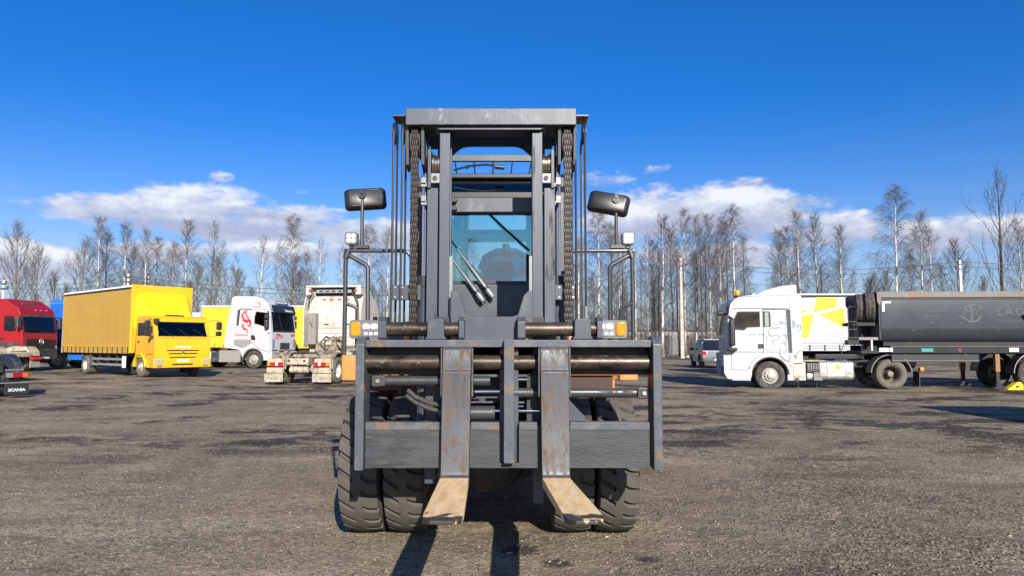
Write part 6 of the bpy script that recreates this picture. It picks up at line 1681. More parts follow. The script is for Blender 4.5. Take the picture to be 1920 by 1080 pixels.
# ---------------------------------------------------------------- white tractor with red dragon
def dragon_tractor():
    T = place('tractor_unit', 'white tractor unit with red dragon print and dark sun visor parked left of centre', 'truck', 480, 41.0, -14, -1.05)
    z0 = 690.5
    def c3(cx, cy): return ((370 + cx / 4.91 - 480) / 29.1, (z0 - (520 + cy / 4.91)) / 33.0)
    hw = 1.24
    arc = arch(0, .47, .66, .47, 14, 0, 180)
    prof = [(1.02, .45), (1.16, .60), (1.18, 1.2), (1.16, 2.15), (1.02, 3.30), (.86, 3.66), (.52, 3.96), (.05, 4.08), (-1.30, 4.12), (-1.34, 4.05), (-1.34, 1.12), (-.90, 1.05), (-.68, .60)] + arc[::-1] + [(.70, .47)]
    cabm = MB().prism(prof, 'y', -hw, hw).build('cab', WHITE, T)
    slope(T, 'windscreen', CABGL, (1.168, 2.14), (1.035, 3.20), -1.14, 1.14, .006, .02, .004, ins=.04)
    slope(T, 'sun_visor', mat('smoked_visor', (0.02, 0.022, 0.03), .15), (1.06, 3.12), (.90, 3.56), -1.20, 1.20, .14, .03, .01)
    text('Welcome', 'lettering', .20, INKW, T, (1.18, .42, 3.30), (PI / 2 - .32, 0, PI / 2), bold=.006)
    rk = MB().tube([(.98, -.62, 3.62), (.98, -.62, 3.84), (.98, .62, 3.84), (.98, .62, 3.62)], .022, 8).tube([(.98, -.62, 3.68), (.98, .62, 3.68)], .02, 8).build('lamp_bar', BLK, T)
    for k in range(5): MB().cyl((.97, -.44 + k * .22, 3.76), (1.03, -.44 + k * .22, 3.76), .065, n=12).build('bar_lamp', LCLR, rk)
    boxpart(T, 'front_glass_band', BLK, 1.12, 1.185, -1.16, 1.16, 2.06, 2.16, .01)
    boxpart(T, 'upper_grille', DGREY, 1.10, 1.20, -.42, .60, 1.06, 1.46, .03)
    boxpart(T, 'lower_grille', BLK, 1.10, 1.215, -.50, .66, .48, 1.02, .04)
    for k in range(3): boxpart(T, 'grille_bar', DGREY, 1.18, 1.228, -.40, .56, .58 + k * .14, .63 + k * .14, .006)
    for k in range(2): boxpart(T, 'grille_bar', BLK, 1.18, 1.21, -.36, .54, 1.15 + k * .14, 1.20 + k * .14, .006)
    for s in (-1, 1):
        y = s * hw
        boxpart(T, 'headlamp', LCLR, .98, 1.19, min(s * .74, s * 1.22), max(s * .74, s * 1.22), .60, .98, .04)
        boxpart(T, 'lamp_brow', BLK, 1.0, 1.196, min(s * .64, s * 1.22), max(s * .64, s * 1.22), 1.0, 1.06, .01)
        boxpart(T, 'cheek_inset', mat('blue_grey_inset', (0.17, 0.20, 0.25), .4), 1.02, 1.19, min(s * .95, s * 1.20), max(s * .95, s * 1.20), 1.12, 1.66, .02)
        P3 = lambda *pts: [c3(*p) for p in pts]
        d = gapped(T, 'door', WHITE, P3((515, 300), (690, 300), (700, 480), (690, 690), (600, 660), (520, 590)), y - s * .004, s * .018, .008)
        sidepart(T, 'side_window', CABGL, P3((560, 315), (615, 322), (676, 330), (682, 470), (640, 455), (545, 425), (548, 360)), y + s * .010, s * .010, .004)
        sidepart(T, 'roof_seam', BLK, P3((410, 289), (500, 289), (520, 298), (690, 300), (690, 306), (515, 305), (495, 296), (410, 296)), y - s * .002, s * .008, 0)
        sidepart(T, 'dark_louvre', DGREY, P3((390, 296), (412, 296), (400, 445), (380, 445)), y - s * .002, s * .012, .003)
        sidepart(T, 'grey_panel', mat('warm_grey_panel', (0.25, 0.23, 0.225), .5), P3((365, 572), (520, 572), (520, 610), (440, 650), (365, 625)), y - s * .002, s * .014, .006)
        sidepart(T, 'door_handle', BLK, P3((520, 532), (545, 532), (560, 560), (555, 580), (522, 572)), y + s * .008, s * .02, .006)
        fm = MB().prism(arch(0, .47, .68, -9, 16, -4, 176) + arch(0, .47, .58, -9, 16, -4, 176)[::-1], 'y', y - s * .06, y + s * .014).build('wheel_arch', DGREY, T, .008, 1)
        wheel(T, 0, s * 1.03, s, .51, .32, 'front', RIMS, TYR)
        sidepart(T, 'side_deflector', WHITE, [(-1.36, 1.15), (-1.36, 4.0), (-1.62, 3.95), (-2.02, 1.15)] if False else [(-1.34, 1.10), (-1.34, 4.06), (-1.45, 4.06), (-1.92, 1.35), (-1.92, 1.22)], y - s * .05, s * .05, .02)
        boxpart(T, 'fairing', mat('warm_grey_panel', (0.25, 0.23, 0.225), .5), -2.25, -.90, min(s * 1.0, s * 1.2), max(s * 1.0, s * 1.2), .34, 1.02, .04)
        boxpart(T, 'battery_box', DGREY, -2.75, -2.28, min(s * .7, s * 1.18), max(s * .7, s * 1.18), .36, .92, .04)
        boxpart(T, 'fuel_tank', TANK, -3.3, -2.78, min(s * .6, s * 1.18), max(s * .6, s * 1.18), .32, .96, .08)
        m_ = MB().tube([(.86, y, 3.22), (1.0, y + s * .12, 3.2), (1.02, y + s * .2, 3.1)], .03, 8).tube([(.98, y, 2.0), (1.06, y + s * .16, 2.05)], .03, 8).build('mirror_arm', BLK, T)
        MB().prism(rrect(y + s * .22 - .13, y + s * .22 + .13, 2.28, 2.74, .05), 'x', .86, 1.06).build('mirror', DGREY, m_, .05, 2)
        MB().prism(rrect(y + s * .22 - .13, y + s * .22 + .13, 2.80, 3.04, .05), 'x', .86, 1.06).build('mirror', DGREY, m_, .05, 2)
        boxpart(T, 'roof_lamp', LORA, .30, .42, min(y, y + s * .02), max(y, y + s * .02), 3.62, 3.70, .01)
        # curved pink lines of the roof print
        strokes('roof_print', [[(540, 222, 1.5), (585, 232, 4), (598, 245, 5), (592, 272, 5), (575, 280, 4), (512, 272, 1)], [(548, 230, 1), (578, 240, 3), (588, 250, 3), (584, 265, 3), (520, 268, 1)]], INKR, T,
                lambda a, b, dd, y=y, s=s: (c3(a, b)[0], y + s * (.001 + dd), c3(a, b)[1])) if s < 0 else None
    # red dragon print, as brush strokes on the door side and the nose
    def zs(a, b): return (420 + a / 12, 550 + b / 12)
    def sidep(a, b, d):
        u, v = zs(a, b); return ((u - 480) / 29.1, -hw - .003 - d, (z0 - v) / 33.0)
    DR = [[(580, 375, 4), (545, 395, 40), (500, 420, 36), (470, 450, 14)], [(505, 400, 30), (545, 440, 44), (520, 480, 20)], [(455, 455, 30), (470, 500, 60), (500, 560, 70), (560, 600, 76), (620, 620, 60), (650, 660, 48), (630, 720, 36), (590, 735, 20)],
          [(490, 470, 22), (480, 530, 14)], [(430, 450, 6), (450, 480, 18)], [(425, 520, 5), (455, 545, 22)], [(440, 590, 5), (480, 610, 26), (540, 650, 30), (590, 655, 20)], [(540, 480, 20), (580, 520, 26), (600, 560, 30)], [(550, 470, 5), (560, 500, 16)], [(590, 510, 5), (575, 540, 18)], [(620, 560, 6), (610, 590, 26)],
          [(490, 640, 6), (550, 652, 18)], [(570, 690, 6), (580, 735, 24), (650, 755, 6)], [(440, 690, 14), (490, 690, 24), (500, 730, 30), (470, 740, 20)], [(450, 720, 6), (480, 770, 36), (520, 800, 44), (560, 820, 30), (595, 850, 14)], [(430, 700, 4), (455, 740, 14)], [(480, 800, 5), (500, 820, 12)], [(545, 870, 10), (590, 860, 14), (598, 905, 5)], [(545, 880, 6), (575, 890, 10), (590, 880, 5)],
          [(450, 400, 8), (465, 412, 10)], [(660, 640, 5), (665, 680, 14)]]
    strokes('dragon_print', DR, INKR, T, sidep)
    W2 = [[(490, 450, 8), (490, 520, 16), (530, 570, 18), (580, 600, 8)], [(510, 420, 4), (550, 410, 12), (560, 440, 6)]]
    strokes('dragon_highlight', W2, INKW, T, lambda a, b, d: sidep(a, b, d + .003))
    x_, _, z_ = sidep(450, 940, 0)
    text('ROSSIA-DKO', 'lettering', .155, INKR, T, (x_, -hw - .001, z_), (PI / 2, 0, 0), sx=.95, bold=.003)
    def nose(a, b, d): return (1.183 + d, -1.0 + (a - 1170) / 480 * 2.1 * .9, 2.05 - (b - 840) / 12 / 33 * 1.0)
    strokes('nose_print', [[(1175, 920, 6), (1200, 960, 24), (1240, 985, 22), (1290, 975, 10)], [(1205, 910, 8), (1240, 885, 26), (1290, 890, 30), (1340, 920, 22), (1385, 940, 5)], [(1240, 940, 6), (1270, 915, 22), (1300, 940, 16)], [(1320, 970, 6), (1360, 960, 26), (1375, 920, 14), (1360, 900, 5)], [(1255, 865, 4), (1275, 885, 12)], [(1295, 870, 4), (1300, 890, 10)]], INKR, T, lambda a, b, d: nose(a, b, d))
    for k in range(3): boxpart(T, 'nose_mark', INKR, 1.178, 1.186, .72 + k * .15, .84 + k * .15, 1.82, 1.96, 0)
    tractor_rear(T, 3.8, rim=RIMS)
    boxpart(T, 'engine_underbody', CHAS, -1.2, 1.0, -.8, .8, .35, 1.0, .05)
    MB().cyl((0, -1, .5), (0, 1, .5), .09, n=10).build('axle', CHAS, T)
    SW = [c3(*p) for p in ((562, 320), (614, 327), (673, 334), (679, 466), (639, 451), (549, 422), (552, 362))]
    hollow(T, cabm, hw, [(-1.2, 1.3), (.98, 1.3), (1.02, 2.10), (.90, 3.24), (.6, 3.6), (-1.2, 3.6)], ((1.168, 2.17), (1.037, 3.18), 1.12), SW, LINING)
    bev(cabm, .05, 2)
    cabin(T, -.2, 1.08, 1.5, 1.24, 2.10, .60)
    boxpart(T, 'bumper', WHITE, .95, 1.20, -1.22, 1.22, .36, .60, .05)
dragon_tractor()

# ---------------------------------------------------------------- muddy white tractor seen from behind
def muddy_tractor():
    h = 82.3
    # local origin at the front axle; the rear lamps are 4.75 behind it
    rx, ry = (559 - 960) / FPX * 27.2, 27.2
    ox, oy = rx + 4.75 * math.cos(R(h)), ry + 4.75 * math.sin(R(h))
    T = thing('tractor_unit', 'muddy cream white tractor unit seen from behind with dirt caked rear frame', 'truck', (ox, oy, gz(ox, oy)), R(h))
    hw = 1.27
    prof = [(1.35, .55), (1.42, 1.3), (1.36, 2.0), (1.10, 2.95), (.62, 3.45), (.0, 3.62), (-.95, 3.62), (-1.02, 3.3), (-1.02, 1.45), (-.8, 1.3), (-.6, .9), (.6, .9), (.75, .55)]
    MB().prism(prof, 'y', -hw, hw).build('cab', CREAM, T, .08, 3)
    # high roof with rear hoop of the spoiler
    rf = [(1.05, 3.0), (.55, 3.62), (-.2, 3.95), (-.98, 4.02), (-1.02, 3.3), (-.9, 3.0)]
    MB().prism(rf, 'y', -hw + .10, hw - .10).build('high_roof', CREAM, T, .10, 3)
    sp = MB().box(-1.35, -.85, -hw + .04, hw - .04, 3.93, 4.03).box(-1.35, -.9, -hw + .04, -hw + .28, 3.62, 3.93).box(-1.35, -.9, hw - .28, hw - .04, 3.62, 3.93)
    sp.build('roof_spoiler', CREAM, T, .03)
    boxpart(T, 'spoiler_recess', CHAS, -1.10, -1.03, -.88, .88, 3.62, 3.90, .01)
    boxpart(T, 'spoiler_ladder', STEELG, -1.26, -1.18, -.78, .78, 3.70, 3.84, .01)
    for k in range(5): boxpart(T, 'ladder_slot', BLK, -1.27, -1.255, -.64 + k * .28, -.48 + k * .28, 3.74, 3.80, 0)
    for s in (-1, 1): MB().cyl((-1.36, s * 1.0, 3.80), (-1.30, s * 1.0, 3.80), .07, n=12).build('roof_lamp', mat('dull_red_lens', (0.28, 0.05, 0.04), .3), T)
    for k, y in enumerate((-.55, -.18, .18, .5)): boxpart(T, 'red_mark', LRED, -1.06, -1.018, y - .07, y + .07, 3.42, 3.46, .004)
    # rear wall panels
    boxpart(T, 'rear_panel', CREAM, -1.045, -1.0, -.62, .92, 2.20, 3.0, .02)
    for z in (2.0, 1.85, 1.70): boxpart(T, 'panel_rib', CREAM, -1.05, -1.0, -.70, .86, z - .03, z + .03, .012)
    boxpart(T, 'panel_handle', DGREY, -1.06, -1.0, .28, .50, 2.34, 2.40, .01)
    boxpart(T, 'panel_handle', DGREY, -1.06, -1.0, -.62, -.48, 2.34, 2.40, .01)
    # side deflectors and the dark intake stack on the left
    for s in (-1, 1):
        sidepart(T, 'side_deflector', CREAM, [(-1.0, 1.4), (-1.0, 3.6), (-1.22, 3.55), (-1.42, 3.0), (-1.42, 1.4)], s * (hw - .03), s * .05, .02)
        MB().tube([(-1.2, s * .88, 3.7), (-1.3, s * 1.05, 3.45), (-1.25, s * 1.12, 3.1)], .03, 8).build('spoiler_strut', DGREY, T)
    boxpart(T, 'air_intake', mat('grey_mud_plastic', (0.20, 0.185, 0.165), .75, var=.2), -1.40, -1.05, .72, 1.10, 1.50, 2.85, .05)
    MB().tube([(-1.42, .98, 2.45), (-1.43, .90, 2.35), (-1.43, .85, 2.25)], .02, 6).build('intake_handle', BLK, T)
    # silencer, valves and hoses behind the cab
    boxpart(T, 'engine_cover', MUD, -1.7, -1.05, -.55, .60, 1.05, 1.60, .06)
    rq = random.Random(12)
    for k in range(22):
        x, y, z = rq.uniform(-2.0, -1.1), rq.uniform(-.9, .9), rq.uniform(1.0, 1.55); a = rq.uniform(.05, .14)
        m_ = rq.choice((MUD, MUDL, CHAS, MUD))
        if k % 3: MB().box(x - a, x + a, y - a, y + a, z - a * .8, z + a * .8).build('valve_block', m_, T, .02)
        else: MB().cyl((x, y - a, z), (x, y + a * 1.6, z), a * .7, n=12).build('air_canister', m_, T, .01)
    for k in range(7):
        y = rq.uniform(-.9, .9)
        MB().tube([(-1.08, y, 1.75), (-1.35, y + rq.uniform(-.1, .2), 1.85), (-1.7, y + rq.uniform(-.3, .3), 1.55), (-1.9, y + rq.uniform(-.4, .4), 1.15)], .022, 6).build('air_hose', rq.choice((BLK, CHAS, MUD)), T)
    MB().tube([(-1.2, -.05, 1.72), (-1.25, -.42, 1.72), (-1.25, -.5, 1.55), (-1.3, -.5, 1.1)], .05, 8).build('pipe', MUD, T)
    # chassis
    wb = 3.75
    for s in (-1, 1):
        boxpart(T, 'chassis_rail', MUD, -4.72, .6, min(s * .36, s * .46), max(s * .36, s * .46), .72, 1.02, .01)
        wheel(T, -wb, s * .98, s, .51, .56, 'rear', RIMC, TYRD)
        wheel(T, 0, s * 1.02, s, .51, .32, 'front', RIMC, TYRD)
        # three piece muddy wing over the driven wheels
        w = MB().prism(arch(-wb, .52, .70, -9, 10, 18, 176) + arch(-wb, .52, .65, -9, 10, 18, 176)[::-1], 'y', min(s * .58, s * 1.27), max(s * .58, s * 1.27)).build('mudguard', MUD, T, .02, 2)
        boxpart(T, 'wing_back', MUDL, -4.60, -4.50, min(s * .60, s * 1.26), max(s * .60, s * 1.26), .42, .98, .03)
        o = boxpart(T, 'rear_lamp', LRED, -4.68, -4.58, min(s * .62, s * 1.22), max(s * .62, s * 1.22), .70, .84, .015)
        for a, b, m_ in ((1.10, 1.23, LORA), (.80, .90, mat('pale_lens', (0.62, 0.52, 0.50), .25))):
            MB().box(-4.686, -4.60, min(s * a, s * b), max(s * a, s * b), .705, .835).build('lamp_segment', m_, o, .01)
        boxpart(T, 'lamp_shelf', CHAS, -4.66, -4.56, min(s * .60, s * 1.22), max(s * .60, s * 1.22), .665, .695, .004)
        f = boxpart(T, 'mud_flap', MUDL, -4.70, -4.66, min(s * .58, s * 1.32), max(s * .58, s * 1.32), .10, .42, .008)
        boxpart(T, 'flap_plate', MUDL, -4.66, -4.62, min(s * .62, s * 1.25), max(s * .62, s * 1.25), .44, .64, .01)
        for q in range(5): boxpart(T, 'flap_mark', mat('mud_letter', (0.22, 0.18, 0.13), .9), -4.707, -4.699, s * 1.05 - .22 + q * .09 - .02, s * 1.05 - .22 + q * .09 + .035, .18 + .01 * (q % 2), .30, 0)
    # clods of dried mud on the wings and frame
    for k in range(46):
        x, y = rq.uniform(-4.6, -2.9), rq.choice((-1, 1)) * rq.uniform(.3, 1.2)
        dx = (x + wb)
        zz = .52 + math.sqrt(max(.02, .70 ** 2 - dx * dx)) if abs(y) > .58 else 1.05
        a = rq.uniform(.05, .12)
        mb = MB().lathe([(0, .6), (.6, .45), (1, 0), (.7, -.4), (0, -.5)], (0, 0, 0), 'z', 7)
        mb.v = [(x + p[0] * a * rq.uniform(.7, 1.3), y + p[1] * a * rq.uniform(.7, 1.3), zz + p[2] * a * .6) for p in mb.v]
        mb.build('mud_clod', rq.choice((MUD, MUDL, MUD)), T)
    boxpart(T, 'rear_crossmember', MUDL, -4.78, -4.66, -.44, .44, .74, 1.0, .05)
    for y in (-.3, .3): MB().cyl((-4.80, y, .90), (-4.76, y, .90), .04, n=10).build('tow_hole', BLK, T)
    MB().cyl((-4.60, -.40, .56), (-4.60, .34, .56), .125, n=20).build('air_tank', MUDL, T, .03)
    for y in (-.22, .0, .16): MB().cyl((-4.60, y - .02, .56), (-4.60, y + .02, .56), .132, n=20).build('tank_strap', mat('grey_mud_plastic', (0.20, 0.185, 0.165), .75), T)
    MB().cyl((-4.5, -.58, .60), (-4.0, -.58, .60), .17, n=14).build('silencer', mat('grey_mud_plastic', (0.20, 0.185, 0.165), .75), T)
    fw = MB().prism([(-.42, -.46), (.30, -.50), (.46, -.25), (.46, .25), (.30, .50), (-.42, .46), (-.50, .12), (-.12, .08), (-.12, -.08), (-.50, -.12)], 'z', 1.14, 1.21)
    o = fw.build('fifth_wheel', mat('greased_steel', (0.05, 0.048, 0.045), .35, .6, var=.3), T, .012); o.location = (-wb + .3, 0, 0)
    boxpart(T, 'fifth_wheel_mount', MUD, -wb - .3, -wb + .6, -.5, .5, 1.0, 1.14, .04)
    MB().cyl((-wb, -1, .51), (-wb, 1, .51), .15, n=12).build('axle', CHAS, T)
    boxpart(T, 'fuel_tank', MUDL, -2.7, -1.4, -1.2, -.5, .45, 1.02, .1)
    boxpart(T, 'battery_box', MUD, -2.7, -1.4, .5, 1.2, .45, 1.02, .05)
    boxpart(T, 'engine_underbody', CHAS, -1.2, 1.2, -.8, .8, .4, .95, .05)
    for s in (-1, 1):
        sidepart(T, 'side_window', GLS, [(.15, 2.05), (.15, 2.75), (.75, 2.75), (1.0, 2.1)], s * hw, s * .012, .004)
        m_ = MB().tube([(.95, s * hw, 2.75), (1.15, s * (hw + .2), 2.72), (1.15, s * (hw + .25), 2.6)], .03, 8).build('mirror_arm', BLK, T)
        MB().prism(rrect(s * (hw + .26) - .11, s * (hw + .26) + .11, 1.85, 2.68, .05), 'x', 1.08, 1.24).build('mirror', BLK, m_, .04, 2)
        gapped(T, 'door', CREAM, [(.10, 1.0), (.10, 2.85), (.80, 2.85), (1.16, 2.05), (1.16, 1.0)], s * (hw - .006), s * .014, .006)
    slope(T, 'windscreen', GLS, (1.36, 2.0), (1.12, 2.88), -1.1, 1.1, .006, .02, .004)
muddy_tractor()

# ---------------------------------------------------------------- red tractor
def red_tractor():
    h = -5.0
    Y = 36.0; X = (44 - 960) / FPX * Y        # near front corner
    fr, hw = 1.42, 1.22
    ox = X - (fr * math.cos(R(h)) + hw * math.sin(R(h))); oy = Y - (fr * math.sin(R(h)) - hw * math.cos(R(h)))
    T = thing('tractor_unit', 'glossy red tractor unit with dark grille at the far left behind the dusty chassis', 'truck', (ox, oy, gz(ox, oy)), R(h))
    g = gz(ox, oy); sc = FPX / Y
    Z = lambda cy: CAM_H - g + (645 - (520 + cy / 4.5)) / sc
    arc = arch(0, .50, .64, .5, 12, 0, 180)
    prof = [(fr - .1, .55), (fr, .7), (fr + .02, 1.5), (fr, 1.80), (fr - .14, Z(325)), (fr - .30, Z(262)), (fr - .72, Z(215)), (fr - 1.0, Z(180)), (-.9, Z(172)), (-1.0, Z(180)), (-1.0, .9), (-.7, .8)] + arc[::-1] + [(.68, .55)]
    cabm = MB().prism(prof, 'y', -hw, hw).build('cab', REDC, T)
    ws = slope(T, 'windscreen', CABGL, (fr + .005, Z(462)), (fr - .135, Z(328)), -1.08, 1.08, .006, .02, .004, ins=.03)
    slope(T, 'visor_strip', DGREY, (fr - .12, Z(335)), (fr - .16, Z(315)), -1.12, 1.12, .06, .03, .006)
    for k in range(3): MB().lathe([(0, .04), (.05, .02), (.06, 0), (0, 0)], (fr - .26, -.1 + k * .38, Z(272)), 'z', 10).build('roof_marker', LCLR, T)
    boxpart(T, 'roof_hatch', DGREY, fr - 1.0, fr - .62, -.55, .35, Z(238), Z(205), .03)
    MB().tube([(fr + .01, -.95, Z(440)), (fr + .015, -.2, Z(436))], .014, 6).build('wiper', BLK, T)
    boxpart(T, 'grille', mat('grille_black', (0.012, 0.012, 0.014), .45), fr - .05, fr + .05, -1.02, 1.05, Z(655), Z(520), .03)
    for k in range(3): boxpart(T, 'grille_bar', BLK, fr + .02, fr + .065, -1.0, 1.03, Z(560 + k * 34) - .02, Z(560 + k * 34) + .02, .006)
    ring = MB().lathe([(.14 + .014 * math.cos(a), .014 * math.sin(a)) for a in [k * PI / 3 for k in range(6)]], (fr + .075, .0, Z(542)), 'x', 24, closed=True)
    for a in (90, 210, 330): ring.cyl((fr + .075, 0, Z(542)), (fr + .075, .13 * math.cos(R(a)), Z(542) + .13 * math.sin(R(a))), .022, .006, n=6)
    ring.build('star_badge', TANK, T)
    boxpart(T, 'bumper', DGREY, fr - .3, fr + .06, -1.22, 1.22, Z(700), Z(600), .05)
    boxpart(T, 'number_plate', PLATE, fr + .055, fr + .068, .1, .62, Z(690), Z(676), .003)
    for s in (-1, 1):
        y = s * hw
        boxpart(T, 'headlamp', LCLR, fr - .12, fr + .045, min(s * .80, s * 1.20), max(s * .80, s * 1.20), Z(612), Z(580), .03)
        d = gapped(T, 'door', REDC, [(.15, 1.0), (.15, Z(310)), (.95, Z(310)), (fr - .18, 1.85), (fr - .22, 1.0)], y - s * .004, s * .018, .008)
        sidepart(T, 'side_window', CABGL, [(.42, Z(448)), (.42, Z(328)), (.90, Z(328)), (1.06, Z(400)), (1.05, Z(452)), (.7, Z(458))], y + s * .01, s * .012, .004)
        sidepart(T, 'bunk_window', GLSM, [(-.75, Z(268)), (-.75, Z(222)), (-.25, Z(222)), (-.2, Z(268))], y - s * .002, s * .012, .004)
        boxpart(T, 'door_handle', BLK, .22, .45, min(y, y + s * .03), max(y, y + s * .03), Z(528), Z(508), .01)
        sidepart(T, 'sill', DGREY, [(-1.0, Z(620)), (-1.0, Z(540)), (fr - .15, Z(555)), (fr - .1, Z(620)), (.66, Z(640))], y - s * .01, s * .03, .01)
        m_ = MB().tube([(fr - .2, y, Z(325)), (fr - .05, y + s * .2, Z(330)), (fr - .05, y + s * .25, Z(350))], .03, 8).build('mirror_arm', BLK, T)
        MB().prism(rrect(y + s * .24 - .13, y + s * .24 + .13, Z(432), Z(335), .05), 'x', fr - .15, fr + .02).build('mirror', DGREY, m_, .05, 2)
        wheel(T, 0, s * 1.0, s, .5, .32, 'front', RIMS, TYR)
    hollow(T, cabm, hw, [(-.85, 1.3), (fr - .22, 1.3), (fr - .16, Z(470)), (fr - .28, Z(322)), (fr - .8, Z(240)), (-.85, Z(240))], ((fr + .005, Z(458)), (fr - .133, Z(332)), 1.05), [(.44, Z(446)), (.44, Z(330)), (.89, Z(330)), (1.04, Z(400)), (1.03, Z(450)), (.7, Z(456))], LINING)
    bev(cabm, .05, 2)
    cabin(T, -.1, fr - .1, 1.3, 1.22, Z(468), .6)
    tractor_rear(T, 3.6)
    boxpart(T, 'engine_underbody', CHAS, -1.0, 1.2, -.8, .8, .4, 1.0, .05)
red_tractor()

# ---------------------------------------------------------------- blue tractor
def blue_tractor():
    T = place('tractor_unit', 'bright blue tractor unit mostly hidden between the red tractor and the yellow truck', 'truck', 113, 40.0, 4, -1.05)
    hw = 1.22
    arc = arch(0, .50, .64, .5, 12, 0, 180)
    prof = [(1.35, .5), (1.42, 1.9), (1.15, 3.1), (.6, 3.7), (-.25, 3.86), (-.42, 3.78), (-.36, 3.60), (-.50, 3.40), (-.55, 1.0), (-.62, .8)] + arc[::-1] + [(.68, .5)]
    MB().prism(prof, 'y', -hw, hw).build('cab', BLUEC, T, .08, 3)
    boxpart(T, 'roof_ring', mat('light_blue_paint', (0.03, 0.22, 0.70), .3), -.44, .3, -hw - .02, hw + .02, 3.60, 3.66, .02)
    slope(T, 'windscreen', GLS, (1.42, 1.95), (1.16, 3.05), -1.1, 1.1, .006, .02, .004)
    for s in (-1, 1):
        wheel(T, 0, s * 1.02, s, .5, .34, 'rear', RIMC, TYRD)
        fender(T, 0, min(s * .85, s * 1.25), max(s * .85, s * 1.25), .66, .5, MUDL, .10, 60, 195)
        sidepart(T, 'side_window', GLS, [(.1, 2.0), (.1, 2.8), (.8, 2.8), (1.05, 2.05)], s * hw, s * .012, .004)
        sidepart(T, 'sill', mat('navy_panel', (0.012, 0.03, 0.10), .5), [(-.55, .9), (-.55, 1.6), (1.38, 1.6), (1.36, .9)], s * (hw - .01), s * .02, .01)
        boxpart(T, 'grey_fairing', mat('pale_fairing', (0.42, 0.39, 0.34), .6), .70, 1.6, min(s * 1.0, s * 1.2), max(s * 1.0, s * 1.2), .72, 1.02, .03)
    tractor_rear(T, 3.6)
    boxpart(T, 'underbody', CHAS, -.8, 1.2, -.8, .8, .4, 1.0, .05)
blue_tractor()

# ---------------------------------------------------------------- dusty beige tractor rear, and the dark one in front of it
def dusty_rear():
    Y = 34.0; X = (79 - 960) / FPX * Y; h = 172.0
    end = 4.75
    ox = X + end * math.cos(R(h)) - 1.75; oy = Y + end * math.sin(R(h)) + 1.2
    T = thing('tractor_chassis', 'dusty beige tractor rear with rounded mudguards in front of the red truck', 'truck', (ox, oy, gz(ox, oy)), R(h))
    for s in (-1, 1):
        boxpart(T, 'chassis_rail', MUDL, -4.6, 0, min(s * .36, s * .46), max(s * .36, s * .46), .72, 1.0, .01)
        for k, wx in enumerate((-3.95, -2.55)):
            wheel(T, wx, s * .98, s, .5, .56, 'rear', RIMD, TYRD)
            w = MB().prism([(wx - .78, .78), (wx - .74, 1.0), (wx - .5, 1.24), (wx + .2, 1.28), (wx + .62, 1.16), (wx + .72, .98), (wx + .72, .78), (wx + .66, .78), (wx + .62, .95), (wx + .2, 1.02), (wx - .5, 1.04), (wx - .68, .9), (wx - .72, .78)], 'y', min(s * .62, s * 1.26), max(s * .62, s * 1.26)).build('mudguard', MUDL, T, .05, 3)
        o = boxpart(T, 'rear_lamp', LRED, -4.86, -4.70, min(s * .62, s * 1.24), max(s * .62, s * 1.24), .60, .74, .02)
        boxpart(T, 'mud_flap', mat('grey_flap', (0.28, 0.25, 0.21), .85), -4.76, -4.72, min(s * .62, s * 1.24), max(s * .62, s * 1.24), .22, .56, .006)
        for k in range(3): MB().cyl((-4.55 + k * .62, s * 1.25, .93), (-4.55 + k * .62, s * 1.275, .93), .05, n=10).build('bolt_hole', BLK, T)
    boxpart(T, 'crossmember', MUDL, -4.72, -4.5, -.7, .7, .74, .98, .03)
    MB().cyl((-3.4, .95, .62), (-4.4, .95, .62), .12, n=16).build('air_tank', MUDL, T, .02) if False else None
    boxpart(T, 'cab', mat('dusty_cab', (0.45, 0.40, 0.32), .7), -.9, 1.3, -1.2, 1.2, .9, 3.4, .1)
    for s in (-1, 1): wheel(T, 0, s * 1.0, s, .5, .32, 'front', RIMD, TYRD)
dusty_rear()
